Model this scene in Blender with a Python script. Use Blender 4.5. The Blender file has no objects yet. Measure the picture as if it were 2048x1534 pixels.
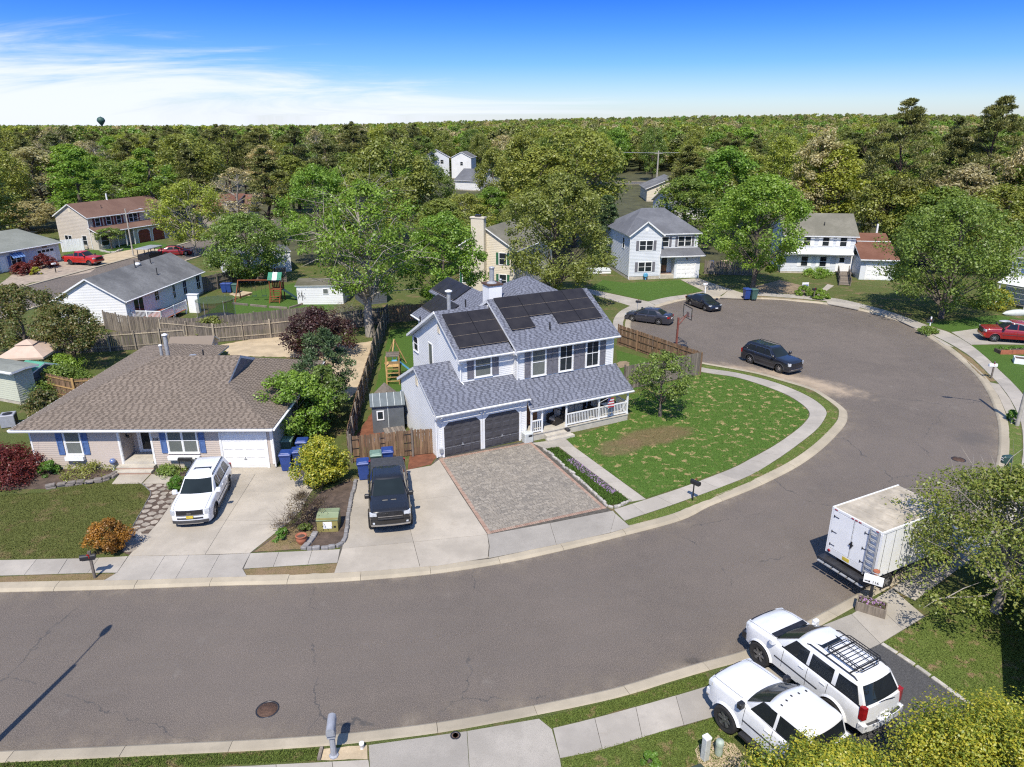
import bpy, bmesh, math, random
import numpy as np
from mathutils import Vector, Matrix, noise
from mathutils.geometry import tessellate_polygon
R = math.radians
sc = bpy.context.scene
C = sc.collection
rnd = random.Random(7)

# ------------------------------------------------------------------ camera
EYE = 18.5
PITCH = R(19.93)
FPX = 1420.0                                   # focal length in photo pixels (photo is 2048 wide)
cd = bpy.data.cameras.new('camera'); cam = bpy.data.objects.new('camera', cd); C.objects.link(cam)
cam.location = (0, 0, EYE); cam.rotation_euler = (R(90) - PITCH, 0, 0)
cd.sensor_width = 36; cd.lens = FPX / 2048 * 36; cd.clip_start = 0.5; cd.clip_end = 9000
sc.camera = cam

# ------------------------------------------------------------------ sky, sun, exposure
SUN_EL, SUN_AZ = R(54), R(188.5)               # azimuth clockwise from +Y: the sun stands behind the camera
w = bpy.data.worlds.new('World'); sc.world = w; w.use_nodes = True
nt = w.node_tree; nt.nodes.clear(); L = nt.links.new
def wn(t, **k):
    n = nt.nodes.new(t)
    for a, b in k.items(): setattr(n, a, b)
    return n
sky = wn('ShaderNodeTexSky', sky_type='NISHITA', sun_disc=False, sun_elevation=SUN_EL, sun_rotation=SUN_AZ, air_density=1.0, dust_density=0.4, ozone_density=2.5)
tc = wn('ShaderNodeTexCoord'); sep = wn('ShaderNodeSeparateXYZ'); L(tc.outputs['Generated'], sep.inputs[0])
ramp = wn('ShaderNodeValToRGB'); L(sep.outputs['Z'], ramp.inputs[0])
cr = ramp.color_ramp; cr.elements[0].position = 0.0; cr.elements[0].color = (0.50, 0.53, 0.68, 1)
cr.elements[1].position = 0.155; cr.elements[1].color = (0.055, 0.205, 0.70, 1)
e = cr.elements.new(0.03); e.color = (0.45, 0.52, 0.68, 1)
e = cr.elements.new(0.075); e.color = (0.215, 0.385, 0.66, 1)
e = cr.elements.new(0.115); e.color = (0.115, 0.29, 0.69, 1)
e = cr.elements.new(0.5); e.color = (0.62, 0.74, 0.92, 1)
mul = wn('ShaderNodeMix', data_type='RGBA', blend_type='MULTIPLY'); mul.inputs[0].default_value = 1
L(sky.outputs[0], mul.inputs[6]); L(ramp.outputs[0], mul.inputs[7])
# cirrus: noise on the plane of the cloud layer
mx = wn('ShaderNodeMath', operation='MAXIMUM'); mx.inputs[1].default_value = 0.012; L(sep.outputs['Z'], mx.inputs[0])
mx2 = wn('ShaderNodeMath', operation='ADD'); mx2.inputs[1].default_value = 0.16; L(mx.outputs[0], mx2.inputs[0])
dx = wn('ShaderNodeMath', operation='DIVIDE'); L(sep.outputs['X'], dx.inputs[0]); L(mx2.outputs[0], dx.inputs[1])
dy = wn('ShaderNodeMath', operation='DIVIDE'); L(sep.outputs['Y'], dy.inputs[0]); L(mx2.outputs[0], dy.inputs[1])
cmb = wn('ShaderNodeCombineXYZ'); L(dx.outputs[0], cmb.inputs[0]); L(dy.outputs[0], cmb.inputs[1])
mp = wn('ShaderNodeMapping'); mp.inputs['Rotation'].default_value = (0, 0, R(24)); mp.inputs['Scale'].default_value = (0.55, 1.25, 1); L(cmb.outputs[0], mp.inputs[0])
n1 = wn('ShaderNodeTexNoise'); n1.inputs['Scale'].default_value = 1.0; n1.inputs['Detail'].default_value = 9; n1.inputs['Roughness'].default_value = 0.66; n1.inputs['Distortion'].default_value = 0.7; L(mp.outputs[0], n1.inputs['Vector'])
# the cloud bank lies to the left and low; it thins out to the right and upward
ma = wn('ShaderNodeMath', operation='MULTIPLY_ADD'); ma.inputs[1].default_value = -1.956; ma.inputs[2].default_value = -1.2; L(sep.outputs['X'], ma.inputs[0])
mb_ = wn('ShaderNodeMath', operation='MULTIPLY_ADD'); mb_.inputs[1].default_value = -12.0; mb_.inputs[2].default_value = 0.0; L(sep.outputs['Z'], mb_.inputs[0])
s1 = wn('ShaderNodeMath', operation='ADD'); L(ma.outputs[0], s1.inputs[0]); L(mb_.outputs[0], s1.inputs[1])
s2 = wn('ShaderNodeMath', operation='MULTIPLY_ADD'); L(n1.outputs['Fac'], s2.inputs[0]); s2.inputs[1].default_value = 3.2; L(s1.outputs[0], s2.inputs[2])
cr2 = wn('ShaderNodeMapRange', interpolation_type='SMOOTHSTEP'); cr2.inputs['From Min'].default_value = -0.15; cr2.inputs['From Max'].default_value = 0.95; cr2.inputs['To Max'].default_value = 0.92; L(s2.outputs[0], cr2.inputs['Value'])
cmix = wn('ShaderNodeMix', data_type='RGBA'); L(cr2.outputs[0], cmix.inputs[0]); L(mul.outputs[2], cmix.inputs[6]); cmix.inputs[7].default_value = (4.25, 4.5, 5.0, 1)
bg = wn('ShaderNodeBackground'); bg.inputs[1].default_value = 0.15; L(cmix.outputs[2], bg.inputs[0])
out = wn('ShaderNodeOutputWorld'); L(bg.outputs[0], out.inputs[0])

sd = bpy.data.lights.new('sun', 'SUN'); sd.energy = 3.9; sd.angle = R(0.53); sd.color = (1.0, 0.935, 0.82)
so = bpy.data.objects.new('sun', sd); C.objects.link(so)
sdir = Vector((math.sin(SUN_AZ) * math.cos(SUN_EL), math.cos(SUN_AZ) * math.cos(SUN_EL), math.sin(SUN_EL)))
so.rotation_euler = sdir.to_track_quat('Z', 'Y').to_euler(); so.location = (-8, -40, 80)

vs = sc.view_settings; sc.display_settings.display_device = 'sRGB'
vs.view_transform = 'Standard'; vs.look = 'None'; vs.gamma = 1.0; vs.use_curve_mapping = False
vs.exposure = 0.58
cy = sc.cycles
cy.max_bounces = 6; cy.diffuse_bounces = 3; cy.glossy_bounces = 3; cy.transmission_bounces = 4; cy.transparent_max_bounces = 8
cy.caustics_reflective = False; cy.caustics_refractive = False
cy.use_adaptive_sampling = True; cy.adaptive_threshold = 0.02
cy.use_denoising = False
cy.filter_width = 1.2

# ------------------------------------------------------------------ layout: a ground point from where it lies in the photograph
_c, _s = math.cos(PITCH), math.sin(PITCH)
def ray(px, py):
    x = (px - 1024) / FPX; y = -(py - 767) / FPX
    return Vector((x, _c + y * _s, -_s + y * _c))
def G(px, py, z=0.0):
    d = ray(px, py); k = (z - EYE) / d.z
    return Vector((d.x * k, d.y * k, z))
def at_dist(px, Y, z=7.0):
    """x of a point seen at column px, Y metres ahead and z high"""
    return (px - 1024) / FPX * (Y * _c + (EYE - z) * _s)
def top_z(px, py, Y):
    d = ray(px, py); return EYE + d.z / d.y * Y
def terrain(x, y):
    """the land rises gently far away, more so to the right"""
    t = max(0.0, min(1.0, (y - 330) / 900)); t = t * t * (3 - 2 * t)
    s = max(0.0, min(1.0, (x / max(y, 1) + 0.25) / 0.7))
    return t * (2.0 + 17.0 * s + 2.5 * math.sin(x * 0.004 + 1.3))

# ------------------------------------------------------------------ objects
def tag(o, label=None, cat=None, group=None, kind=None):
    if label: o['label'] = label
    if cat: o['category'] = cat
    if group: o['group'] = group
    if kind: o['kind'] = kind
    return o
def thing(name, label, cat, loc=(0, 0, 0), rz=0.0, group=None):
    o = bpy.data.objects.new(name, None); C.objects.link(o)
    o.empty_display_size = 0.3; o.location = loc; o.rotation_euler = (0, 0, rz)
    return tag(o, label, cat, group)
def link(name, me, parent=None, loc=None, rot=None, scale=None):
    o = bpy.data.objects.new(name, me); C.objects.link(o)
    if parent: o.parent = parent
    if loc is not None: o.location = loc
    if rot is not None: o.rotation_euler = rot
    if scale is not None: o.scale = scale
    return o
KIDS = {}
def children(o): return [c for c in o.children]
def copy_tree(o, parent=None):
    c = o.copy(); C.objects.link(c)
    if parent: c.parent = parent
    for ch in list(o.children): copy_tree(ch, c)
    return c

class MB:
    """collects shapes for ONE mesh object"""
    def __init__(s): s.v = []; s.f = []; s.m = []; s.sm = []
    def add(s, vs, fs, mi=0, smooth=False, mat=None):
        n = len(s.v)
        if mat is not None: vs = [tuple(mat @ Vector(p)) for p in vs]
        s.v.extend([tuple(p) for p in vs])
        for f in fs: s.f.append(tuple(i + n for i in f)); s.m.append(mi); s.sm.append(smooth)
        return s
    def box(s, x0, x1, y0, y1, z0, z1, mi=0, mat=None):
        if x0 > x1: x0, x1 = x1, x0
        if y0 > y1: y0, y1 = y1, y0
        if z0 > z1: z0, z1 = z1, z0
        vs = [(x0, y0, z0), (x1, y0, z0), (x1, y1, z0), (x0, y1, z0), (x0, y0, z1), (x1, y0, z1), (x1, y1, z1), (x0, y1, z1)]
        return s.add(vs, [(0, 3, 2, 1), (4, 5, 6, 7), (0, 1, 5, 4), (1, 2, 6, 5), (2, 3, 7, 6), (3, 0, 4, 7)], mi, False, mat)
    def cbox(s, c, size, mi=0, mat=None):
        return s.box(c[0] - size[0] / 2, c[0] + size[0] / 2, c[1] - size[1] / 2, c[1] + size[1] / 2, c[2] - size[2] / 2, c[2] + size[2] / 2, mi, mat)
    def bbox(s, x0, x1, y0, y1, z0, z1, b, mi=0, mat=None):
        """box with chamfered vertical and top edges"""
        def ring(i, z): return [(x0 + i, y0 + b, z), (x0 + b, y0 + i, z), (x1 - b, y0 + i, z), (x1 - i, y0 + b, z), (x1 - i, y1 - b, z), (x1 - b, y1 - i, z), (x0 + b, y1 - i, z), (x0 + i, y1 - b, z)]
        vs = ring(0, z0) + ring(0, z1 - b) + [(min(max(p[0], x0 + b), x1 - b), min(max(p[1], y0 + b), y1 - b), z1) for p in ring(b * 0.6, z1)]
        fs = [tuple(range(7, -1, -1)), tuple(range(16, 24))]
        for r in (0, 8):
            for k in range(8): fs.append((r + k, r + (k + 1) % 8, r + 8 + (k + 1) % 8, r + 8 + k))
        return s.add(vs, fs, mi, False, mat)
    def prism(s, poly, z0, z1, mi=0, mi_side=None, mat=None, bottom=True):
        """poly: 2D points, any simple polygon"""
        n = len(poly); ar = sum(poly[i][0] * poly[(i + 1) % n][1] - poly[(i + 1) % n][0] * poly[i][1] for i in range(n))
        if ar < 0: poly = poly[::-1]
        vs = [(p[0], p[1], z0) for p in poly] + [(p[0], p[1], z1) for p in poly]
        s.add(vs, [tuple(range(n, 2 * n))] + ([tuple(range(n - 1, -1, -1))] if bottom else []), mi, False, mat)
        s.add(vs, [(i, (i + 1) % n, n + (i + 1) % n, n + i) for i in range(n)], mi if mi_side is None else mi_side, False, mat)
        return s
    def tube(s, pts, r, seg=8, mi=0, cap=True, smooth=True):
        pts = [Vector(p) for p in pts]; n = len(pts)
        rr = r if isinstance(r, (list, tuple)) else [r] * n
        vs = []; prev = None
        for i, p in enumerate(pts):
            d = (pts[min(i + 1, n - 1)] - pts[max(i - 1, 0)])
            if d.length < 1e-9: d = Vector((0, 0, 1))
            d.normalize()
            a = prev if prev is not None and abs(prev.dot(d)) < 0.95 else (Vector((1, 0, 0)) if abs(d.x) < 0.8 else Vector((0, 1, 0)))
            a = (a - d * a.dot(d)).normalized(); prev = a; b = d.cross(a)
            for k in range(seg):
                t = 2 * math.pi * k / seg; vs.append(p + a * (math.cos(t) * rr[i]) + b * (math.sin(t) * rr[i]))
        fs = [(i * seg + k, i * seg + (k + 1) % seg, (i + 1) * seg + (k + 1) % seg, (i + 1) * seg + k) for i in range(n - 1) for k in range(seg)]
        s.add(vs, fs, mi, smooth)
        if cap: s.add(vs, [tuple(range(seg - 1, -1, -1)), tuple(range((n - 1) * seg, n * seg))], mi)
        return s
    def lathe(s, prof, seg=16, mi=0, mat=None, smooth=True, c=(0, 0)):
        """prof: (r, z) from bottom to top round the z axis"""
        vs = [(c[0] + r * math.cos(2 * math.pi * k / seg), c[1] + r * math.sin(2 * math.pi * k / seg), z) for r, z in prof for k in range(seg)]
        n = len(prof)
        fs = [(i * seg + k, i * seg + (k + 1) % seg, (i + 1) * seg + (k + 1) % seg, (i + 1) * seg + k) for i in range(n - 1) for k in range(seg)]
        s.add(vs, fs, mi, smooth, mat)
        cp = []
        if prof[0][0] > 1e-6: cp.append(tuple(range(seg - 1, -1, -1)))
        if prof[-1][0] > 1e-6: cp.append(tuple(range((n - 1) * seg, n * seg)))
        if cp: s.add(vs, cp, mi, False, mat)
        return s
    def poly3(s, pts, mi=0): return s.add(pts, [tuple(range(len(pts)))], mi)
    def slab3(s, pts, thick, mi=0, mi_side=None):
        """planar polygon (outward = the way its winding faces) with thickness behind it"""
        P = [Vector(p) for p in pts]; n = len(P)
        nn = Vector((0, 0, 0))
        for i in range(n): nn += P[i].cross(P[(i + 1) % n])
        nn.normalize()
        vs = [p for p in P] + [p - nn * thick for p in P]
        s.add(vs, [tuple(range(n))], mi); s.add(vs, [tuple(range(2 * n - 1, n - 1, -1))] + [(i, n + i, n + (i + 1) % n, (i + 1) % n) for i in range(n)], mi if mi_side is None else mi_side)
        return s
    def mesh(s, name, mats, sharp=None):
        me = bpy.data.meshes.new(name); me.from_pydata(s.v, [], s.f)
        for m in (mats if isinstance(mats, (list, tuple)) else [mats]): me.materials.append(m)
        me.polygons.foreach_set('material_index', s.m); me.polygons.foreach_set('use_smooth', s.sm)
        if sharp: me.set_sharp_from_angle(angle=R(sharp))
        me.update(); return me
    def build(s, name, mats, parent=None, loc=None, rot=None, sharp=None):
        return link(name, s.mesh(name, mats, sharp), parent, loc, rot)
def _one(k): return lambda name, mat, par, *a, **kw: getattr(MB(), k)(*a, **kw).build(name, M[mat], par)
BX, BB, CB, TB, SB, LA = (_one(k) for k in ('box', 'bbox', 'cbox', 'tube', 'slab3', 'lathe'))   # a part that is one shape
def WB(name, mat, par, W, *a):
    q = MB(); W.box(q, *a); return q.build(name, M[mat], par)
def np_mesh(name, verts, faces, mat):
    """verts (n,3), faces (m,k) arrays"""
    me = bpy.data.meshes.new(name); nv, (nf, k) = len(verts), faces.shape
    me.vertices.add(nv); me.vertices.foreach_set('co', np.ascontiguousarray(verts, dtype=np.float32).ravel())
    me.loops.add(nf * k); me.loops.foreach_set('vertex_index', np.ascontiguousarray(faces, dtype=np.int32).ravel())
    me.polygons.add(nf); me.polygons.foreach_set('loop_start', np.arange(0, nf * k, k, dtype=np.int32))
    me.materials.append(mat); me.update(calc_edges=True); return me

# ------------------------------------------------------------------ materials
class NG:
    """small helper for material node graphs"""
    def __init__(s, name):
        s.m = bpy.data.materials.new(name); s.m.use_nodes = True; s.t = s.m.node_tree; s.t.nodes.clear()
        s.o = s.n('ShaderNodeOutputMaterial'); s.b = s.n('ShaderNodeBsdfPrincipled'); s.l(s.b.outputs[0], s.o.inputs[0]); s._p = None
    def n(s, t, **k):
        x = s.t.nodes.new(t)
        for a, b in k.items(): setattr(x, a, b)
        return x
    def l(s, a, b): s.t.links.new(a, b)
    def put(s, sock, v):
        if isinstance(v, bpy.types.NodeSocket): s.l(v, sock)
        elif isinstance(v, (tuple, list)) and len(v) == 3 and sock.type == 'RGBA': sock.default_value = (*v, 1)
        else: sock.default_value = v
    @property
    def pos(s):
        if s._p is None: s._p = s.n('ShaderNodeNewGeometry')
        return s._p.outputs['Position']
    @property
    def island(s): s.pos; return s._p.outputs['Random Per Island']
    @property
    def orand(s): return s.n('ShaderNodeObjectInfo').outputs['Random']
    def noise(s, scale, detail=3, rough=0.55, vec=None, stretch=None, dist=0.0):
        v = vec or s.pos
        if stretch:
            m = s.n('ShaderNodeMapping'); s.l(v, m.inputs[0]); m.inputs['Scale'].default_value = stretch; v = m.outputs[0]
        x = s.n('ShaderNodeTexNoise'); s.l(v, x.inputs['Vector'])
        x.inputs['Scale'].default_value = scale; x.inputs['Detail'].default_value = detail; x.inputs['Roughness'].default_value = rough; x.inputs['Distortion'].default_value = dist
        return x.outputs['Fac']
    def vor(s, scale, feature='F1', out='Distance', vec=None):
        x = s.n('ShaderNodeTexVoronoi', feature=feature); s.l(vec or s.pos, x.inputs['Vector']); x.inputs['Scale'].default_value = scale; return x.outputs[out]
    def math(s, op, a, b=None, c=None):
        x = s.n('ShaderNodeMath', operation=op); s.put(x.inputs[0], a)
        if b is not None: s.put(x.inputs[1], b)
        if c is not None: s.put(x.inputs[2], c)
        return x.outputs[0]
    def rng(s, v, a, b, c=0.0, d=1.0, smooth=True):
        x = s.n('ShaderNodeMapRange', interpolation_type='SMOOTHSTEP' if smooth else 'LINEAR')
        s.put(x.inputs['Value'], v)
        for k, q in (('From Min', a), ('From Max', b), ('To Min', c), ('To Max', d)): x.inputs[k].default_value = q
        return x.outputs[0]
    def mix(s, f, a, b, mode='MIX'):
        x = s.n('ShaderNodeMix', data_type='RGBA', blend_type=mode); s.put(x.inputs[0], f); s.put(x.inputs[6], a); s.put(x.inputs[7], b); return x.outputs[2]
    def ramp(s, v, stops, const=False):
        x = s.n('ShaderNodeValToRGB'); s.l(v, x.inputs[0]); e = x.color_ramp.elements
        if const: x.color_ramp.interpolation = 'CONSTANT'
        e[0].position, e[0].color = stops[0][0], (*stops[0][1], 1); e[1].position, e[1].color = stops[-1][0], (*stops[-1][1], 1)
        for p, c in stops[1:-1]: q = e.new(p); q.color = (*c, 1)
        return x.outputs[0]
    def ellipse(s, c, r, rot=0.0, soft=0.35, nz=None):
        """1 inside an ellipse on the ground (world metres), fading out; nz wobbles its edge"""
        m = s.n('ShaderNodeMapping', vector_type='TEXTURE'); s.l(s.pos, m.inputs[0])
        m.inputs['Location'].default_value = (c[0], c[1], 0); m.inputs['Rotation'].default_value = (0, 0, rot); m.inputs['Scale'].default_value = (r[0], r[1], 1000)
        x = s.n('ShaderNodeVectorMath', operation='LENGTH'); s.l(m.outputs[0], x.inputs[0]); d = x.outputs['Value']
        if nz is not None: d = s.math('MULTIPLY_ADD', nz, 1.1, s.math('ADD', d, -0.55))
        return s.rng(d, 1.0 - soft, 1.0 + soft, 1.0, 0.0)
    def bump(s, h, strength=0.3, dist=0.02):
        x = s.n('ShaderNodeBump'); s.l(h, x.inputs['Height']); x.inputs['Strength'].default_value = strength; x.inputs['Distance'].default_value = dist; s.l(x.outputs[0], s.b.inputs['Normal'])
    def done(s, col, rough=0.85, metal=0.0, spec=None, coat=0.0):
        s.put(s.b.inputs['Base Color'], col); s.put(s.b.inputs['Roughness'], rough); s.put(s.b.inputs['Metallic'], metal)
        if spec is not None: s.b.inputs['Specular IOR Level'].default_value = spec
        if coat: s.b.inputs['Coat Weight'].default_value = coat; s.b.inputs['Coat Roughness'].default_value = 0.06
        return s.m
def plain(name, c, rough=0.7, var=0.12, scale=3.0, metal=0.0, spec=None, coat=0.0, fine=None, isl=0.0, bump=0.0):
    """a painted / moulded / weathered surface: colour with uneven tone, never perfectly flat"""
    g = NG(name); f = g.noise(scale, 4)
    a = tuple(max(0, x * (1 - var)) for x in c); b = tuple(min(1, x * (1 + var)) for x in c)
    col = g.mix(g.rng(f, 0.3, 0.7), a, b)
    if fine:
        h = g.noise(fine, 2, 0.7); col = g.mix(g.rng(h, 0.35, 0.65, 0, var * 1.6), col, tuple(x * 0.55 for x in c))
        if bump: g.bump(h, bump, 0.01)
    if isl:
        r = g.math('FRACT', g.math('ADD', g.island, g.orand)); col = g.mix(1.0, col, g.ramp(r, [(0, (1 - isl,) * 3), (1, (1 + isl,) * 3)]), 'MULTIPLY')
    return g.done(col, rough, metal, spec, coat)
def glass(name, c=(0.02, 0.025, 0.03), rough=0.04):
    g = NG(name); f = g.noise(0.9, 2)
    return g.done(g.mix(f, tuple(x * 0.6 for x in c), tuple(x * 1.5 for x in c)), rough, 0.0, 0.22, 0.0)

M = {}
def asphalt(name, base, warm=1.0):
    g = NG(name)
    big = g.noise(0.12, 4, 0.6); mid = g.noise(0.9, 5, 0.65); fine = g.noise(38, 2, 0.8); sp = g.vor(22)
    c0 = tuple(x * 0.80 for x in base); c1 = tuple(x * 1.16 for x in base)
    col = g.mix(g.rng(big, 0.35, 0.68), tuple(x * 0.95 for x in c0), c1)
    col = g.mix(g.rng(mid, 0.42, 0.75, 0, 0.5), col, tuple(x * 1.32 for x in base))
    col = g.mix(g.rng(fine, 0.40, 0.72, 0, 0.85), g.mix(0.55, col, (0.03, 0.03, 0.03)), tuple(min(1, x * 1.75) for x in base))
    col = g.mix(g.rng(sp, 0.12, 0.0, 0, 0.55), col, (0.34, 0.33, 0.32))
    return g, col, mid, fine
g, col, mid, fine = asphalt('road_asphalt', (0.172, 0.141, 0.115))
# cracks, an oil stain, dried sand by the parked black car and at the gutter
cv = g.noise(0.35, 4, 0.6)
vec = g.n('ShaderNodeVectorMath', operation='ADD'); sc3 = g.n('ShaderNodeVectorMath', operation='SCALE'); cmb3 = g.n('ShaderNodeCombineXYZ')
g.l(g.noise(0.5, 5, 0.7), cmb3.inputs[0]); g.l(g.noise(0.62, 5, 0.7, stretch=(1, 1, 7)), cmb3.inputs[1]); g.l(cmb3.outputs[0], sc3.inputs[0]); sc3.inputs['Scale'].default_value = 1.6
g.l(g.pos, vec.inputs[0]); g.l(sc3.outputs[0], vec.inputs[1])
crk = g.vor(0.085, 'DISTANCE_TO_EDGE', 'Distance', vec.outputs[0])
col = g.mix(g.math('MULTIPLY', g.rng(crk, 0.0022, 0.0006), g.rng(cv, 0.46, 0.56)), col, (0.075, 0.070, 0.066))
pale = g.noise(0.55, 6, 0.72, stretch=(1, 0.6, 1))
col = g.mix(g.rng(pale, 0.60, 0.82, 0, 0.5), col, (0.27, 0.245, 0.21))
nz = g.noise(1.6, 4, 0.65)
for (c, r, q, k) in (((6.6, 20.9), (0.55, 0.38), (0.035, 0.033, 0.032), 0.85), ((13.1, 43.8), (1.1, 0.6), (0.3, 0.27, 0.225), 0.35), ((7.2, 33.2), (5.0, 0.5), (0.28, 0.25, 0.21), 0.55), ((29.3, 41.2), (1.3, 0.9), (0.08, 0.075, 0.07), 0.4)):
    col = g.mix(g.math('MULTIPLY', g.ellipse(c, r, 0.45, 0.5, nz), k), col, q)
col = g.mix(g.math('MULTIPLY', g.ellipse((20.9, 52.4), (5.4, 1.7), -0.62, 0.45, nz), 0.9), col, (0.43, 0.335, 0.235))
M['asphalt'] = g.done(col, g.rng(mid, 0.3, 0.7, 0.75, 0.92), spec=0.3); g.bump(fine, 0.35, 0.008)
g, col, mid, fine = asphalt('drive_asphalt', (0.07, 0.068, 0.068)); M['asphalt_dark'] = g.done(col, 0.85); g.bump(fine, 0.3, 0.008)
g, col, mid, fine = asphalt('far_asphalt', (0.11, 0.105, 0.103)); M['asphalt_far'] = g.done(col, 0.85)
def concrete(name, base, speck=0.35, isl=0.09):
    g = NG(name); a = g.noise(0.45, 5, 0.65); b = g.noise(2.6, 5, 0.7); f = g.noise(45, 2, 0.75); st = g.noise(0.8, 6, 0.75, stretch=(1, 1, 1))
    col = g.mix(g.rng(a, 0.35, 0.7), tuple(x * 0.84 for x in base), tuple(x * 1.08 for x in base))
    col = g.mix(g.rng(b, 0.5, 0.8, 0, 0.42), col, tuple(x * 0.64 for x in base))
    col = g.mix(g.rng(st, 0.58, 0.8, 0, 0.6), col, (base[0] * 0.66, base[1] * 0.62, base[2] * 0.56))
    col = g.mix(g.rng(f, 0.4, 0.75, 0, speck), col, tuple(x * 0.6 for x in base))
    r = g.math('FRACT', g.math('ADD', g.island, g.orand)); col = g.mix(1.0, col, g.ramp(r, [(0, (1 - isl,) * 3), (1, (1 + isl, 1 + isl * 0.9, 1 + isl * 0.7))]), 'MULTIPLY')
    g.bump(f, 0.2, 0.006); return g.done(col, 0.9, spec=0.25)
M['concrete'] = concrete('driveway_concrete', (0.415, 0.37, 0.305))
M['walk'] = concrete('pavement_concrete', (0.40, 0.365, 0.315))
M['aggregate'] = concrete('aggregate_concrete', (0.37, 0.34, 0.295), 0.9)
M['kerb'] = concrete('kerb_concrete', (0.41, 0.355, 0.265), 0.35, 0.1)
M['joint'] = plain('joint_dirt', (0.085, 0.075, 0.06), 0.95, 0.3, 6)
def grass(name, a, b, dry, dry_lo=0.58, dry_hi=0.72, dscale=1.3, extra=()):
    g = NG(name)
    big = g.noise(0.22, 3); mid = g.noise(2.2, 5, 0.7); f = g.noise(26, 3, 0.8); d = g.noise(dscale, 5, 0.72)
    col = g.mix(g.rng(mid, 0.3, 0.7), a, b)
    col = g.mix(g.rng(f, 0.30, 0.72), tuple(x * 0.42 for x in a), g.mix(0.5, col, tuple(min(1, x * 1.75) for x in b)))
    col = g.mix(g.math('MULTIPLY', g.rng(d, dry_lo, dry_hi), g.rng(big, 0.3, 0.55, 0.25, 1.0)), col, g.mix(g.rng(f, 0.3, 0.7), tuple(x * 0.62 for x in dry), dry))
    nz = g.noise(0.9, 5, 0.7)
    for (c, r, rot, q, k) in extra: col = g.mix(g.math('MULTIPLY', g.ellipse(c, r, rot, 0.3, nz), k), col, g.mix(g.rng(f, 0.3, 0.7), tuple(x * 0.7 for x in q), tuple(x * 1.15 for x in q)))
    h = g.math('MULTIPLY_ADD', mid, 0.6, f); g.bump(h, 0.8, 0.05)
    return g.done(col, 0.95, spec=0.15)
M['ground'] = grass('yard_ground', (0.085, 0.105, 0.03), (0.12, 0.145, 0.042), (0.23, 0.165, 0.09), 0.50, 0.66, 0.6)
M['wood_floor'] = plain('forest_floor', (0.075, 0.075, 0.03), 0.95, 0.4, 0.3, fine=3)
M['hill'] = plain('hill_green', (0.06, 0.075, 0.024), 0.95, 0.35, 0.02, fine=0.3)
M['dirt'] = plain('bare_dirt', (0.25, 0.185, 0.115), 0.95, 0.25, 1.5, fine=14, bump=0.4)
M['sand'] = plain('pale_sand', (0.47, 0.37, 0.24), 0.95, 0.16, 0.9, fine=12, bump=0.3)
M['gravel'] = plain('river_gravel', (0.36, 0.29, 0.22), 0.95, 0.2, 1.4, fine=6, bump=0.7)
M['mulch'] = plain('dark_mulch', (0.10, 0.07, 0.052), 0.95, 0.35, 2.5, fine=22, bump=0.6)
M['red_mulch'] = plain('red_mulch', (0.19, 0.07, 0.035), 0.95, 0.3, 2.5, fine=20, bump=0.6)
M['white'] = plain('white_paint', (0.80, 0.80, 0.79), 0.45, 0.04, 1.0)
M['trim'] = plain('white_trim', (0.74, 0.74, 0.73), 0.5, 0.06, 1.5)
M['black'] = plain('black_plastic', (0.018, 0.018, 0.02), 0.45, 0.3, 4)
M['grey_metal'] = plain('galvanised_metal', (0.36, 0.37, 0.385), 0.45, 0.15, 5, metal=0.25)
M['dark_metal'] = plain('dark_metal', (0.05, 0.05, 0.055), 0.4, 0.2, 5, metal=0.5)
M['glass'] = glass('window_glass'); g = NG('window_glass_blind'); sx_ = g.n('ShaderNodeSeparateXYZ'); g.l(g.pos, sx_.inputs[0]); st_ = g.math('FRACT', g.math('MULTIPLY', sx_.outputs[2], 16.0))
M['glass_light'] = g.done(g.mix(g.rng(st_, 0.15, 0.5), (0.07, 0.08, 0.075), g.mix(g.noise(0.8, 2), (0.11, 0.125, 0.115), (0.22, 0.23, 0.215))), 0.08, 0.0, 0.35)
M['rust'] = plain('rusty_iron', (0.10, 0.055, 0.035), 0.8, 0.35, 9, fine=40)
def wood(name, c, var=0.3):
    g = NG(name); f = g.noise(14, 4, 0.7, stretch=(1, 1, 0.08)); k = g.noise(1.1, 4)
    col = g.mix(g.rng(f, 0.3, 0.7), tuple(x * (1 - var) for x in c), tuple(x * (1 + var) for x in c))
    col = g.mix(g.rng(k, 0.4, 0.75, 0, 0.5), col, tuple(x * 0.62 for x in c))
    r = g.math('FRACT', g.math('ADD', g.island, g.orand)); col = g.mix(1.0, col, g.ramp(r, [(0, (0.66, 0.66, 0.68)), (1, (1.3, 1.27, 1.2))]), 'MULTIPLY')
    return g.done(col, 0.9, spec=0.2)
M['wood_grey'] = wood('weathered_wood', (0.195, 0.168, 0.142)); M['wood_brown'] = wood('brown_wood', (0.21, 0.135, 0.085)); M['wood_new'] = wood('new_wood', (0.42, 0.27, 0.12)); M['wood_pale'] = wood('pale_wood', (0.36, 0.31, 0.24)); M['wood_red'] = wood('stained_wood', (0.22, 0.075, 0.035))
M['bark'] = plain('bark', (0.13, 0.105, 0.085), 0.95, 0.35, 3, fine=18); M['bark_pale'] = plain('pale_bark', (0.32, 0.285, 0.24), 0.95, 0.25, 3, fine=18); M['bark_dark'] = plain('pine_bark', (0.085, 0.055, 0.042), 0.95, 0.35, 3, fine=14)
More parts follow.
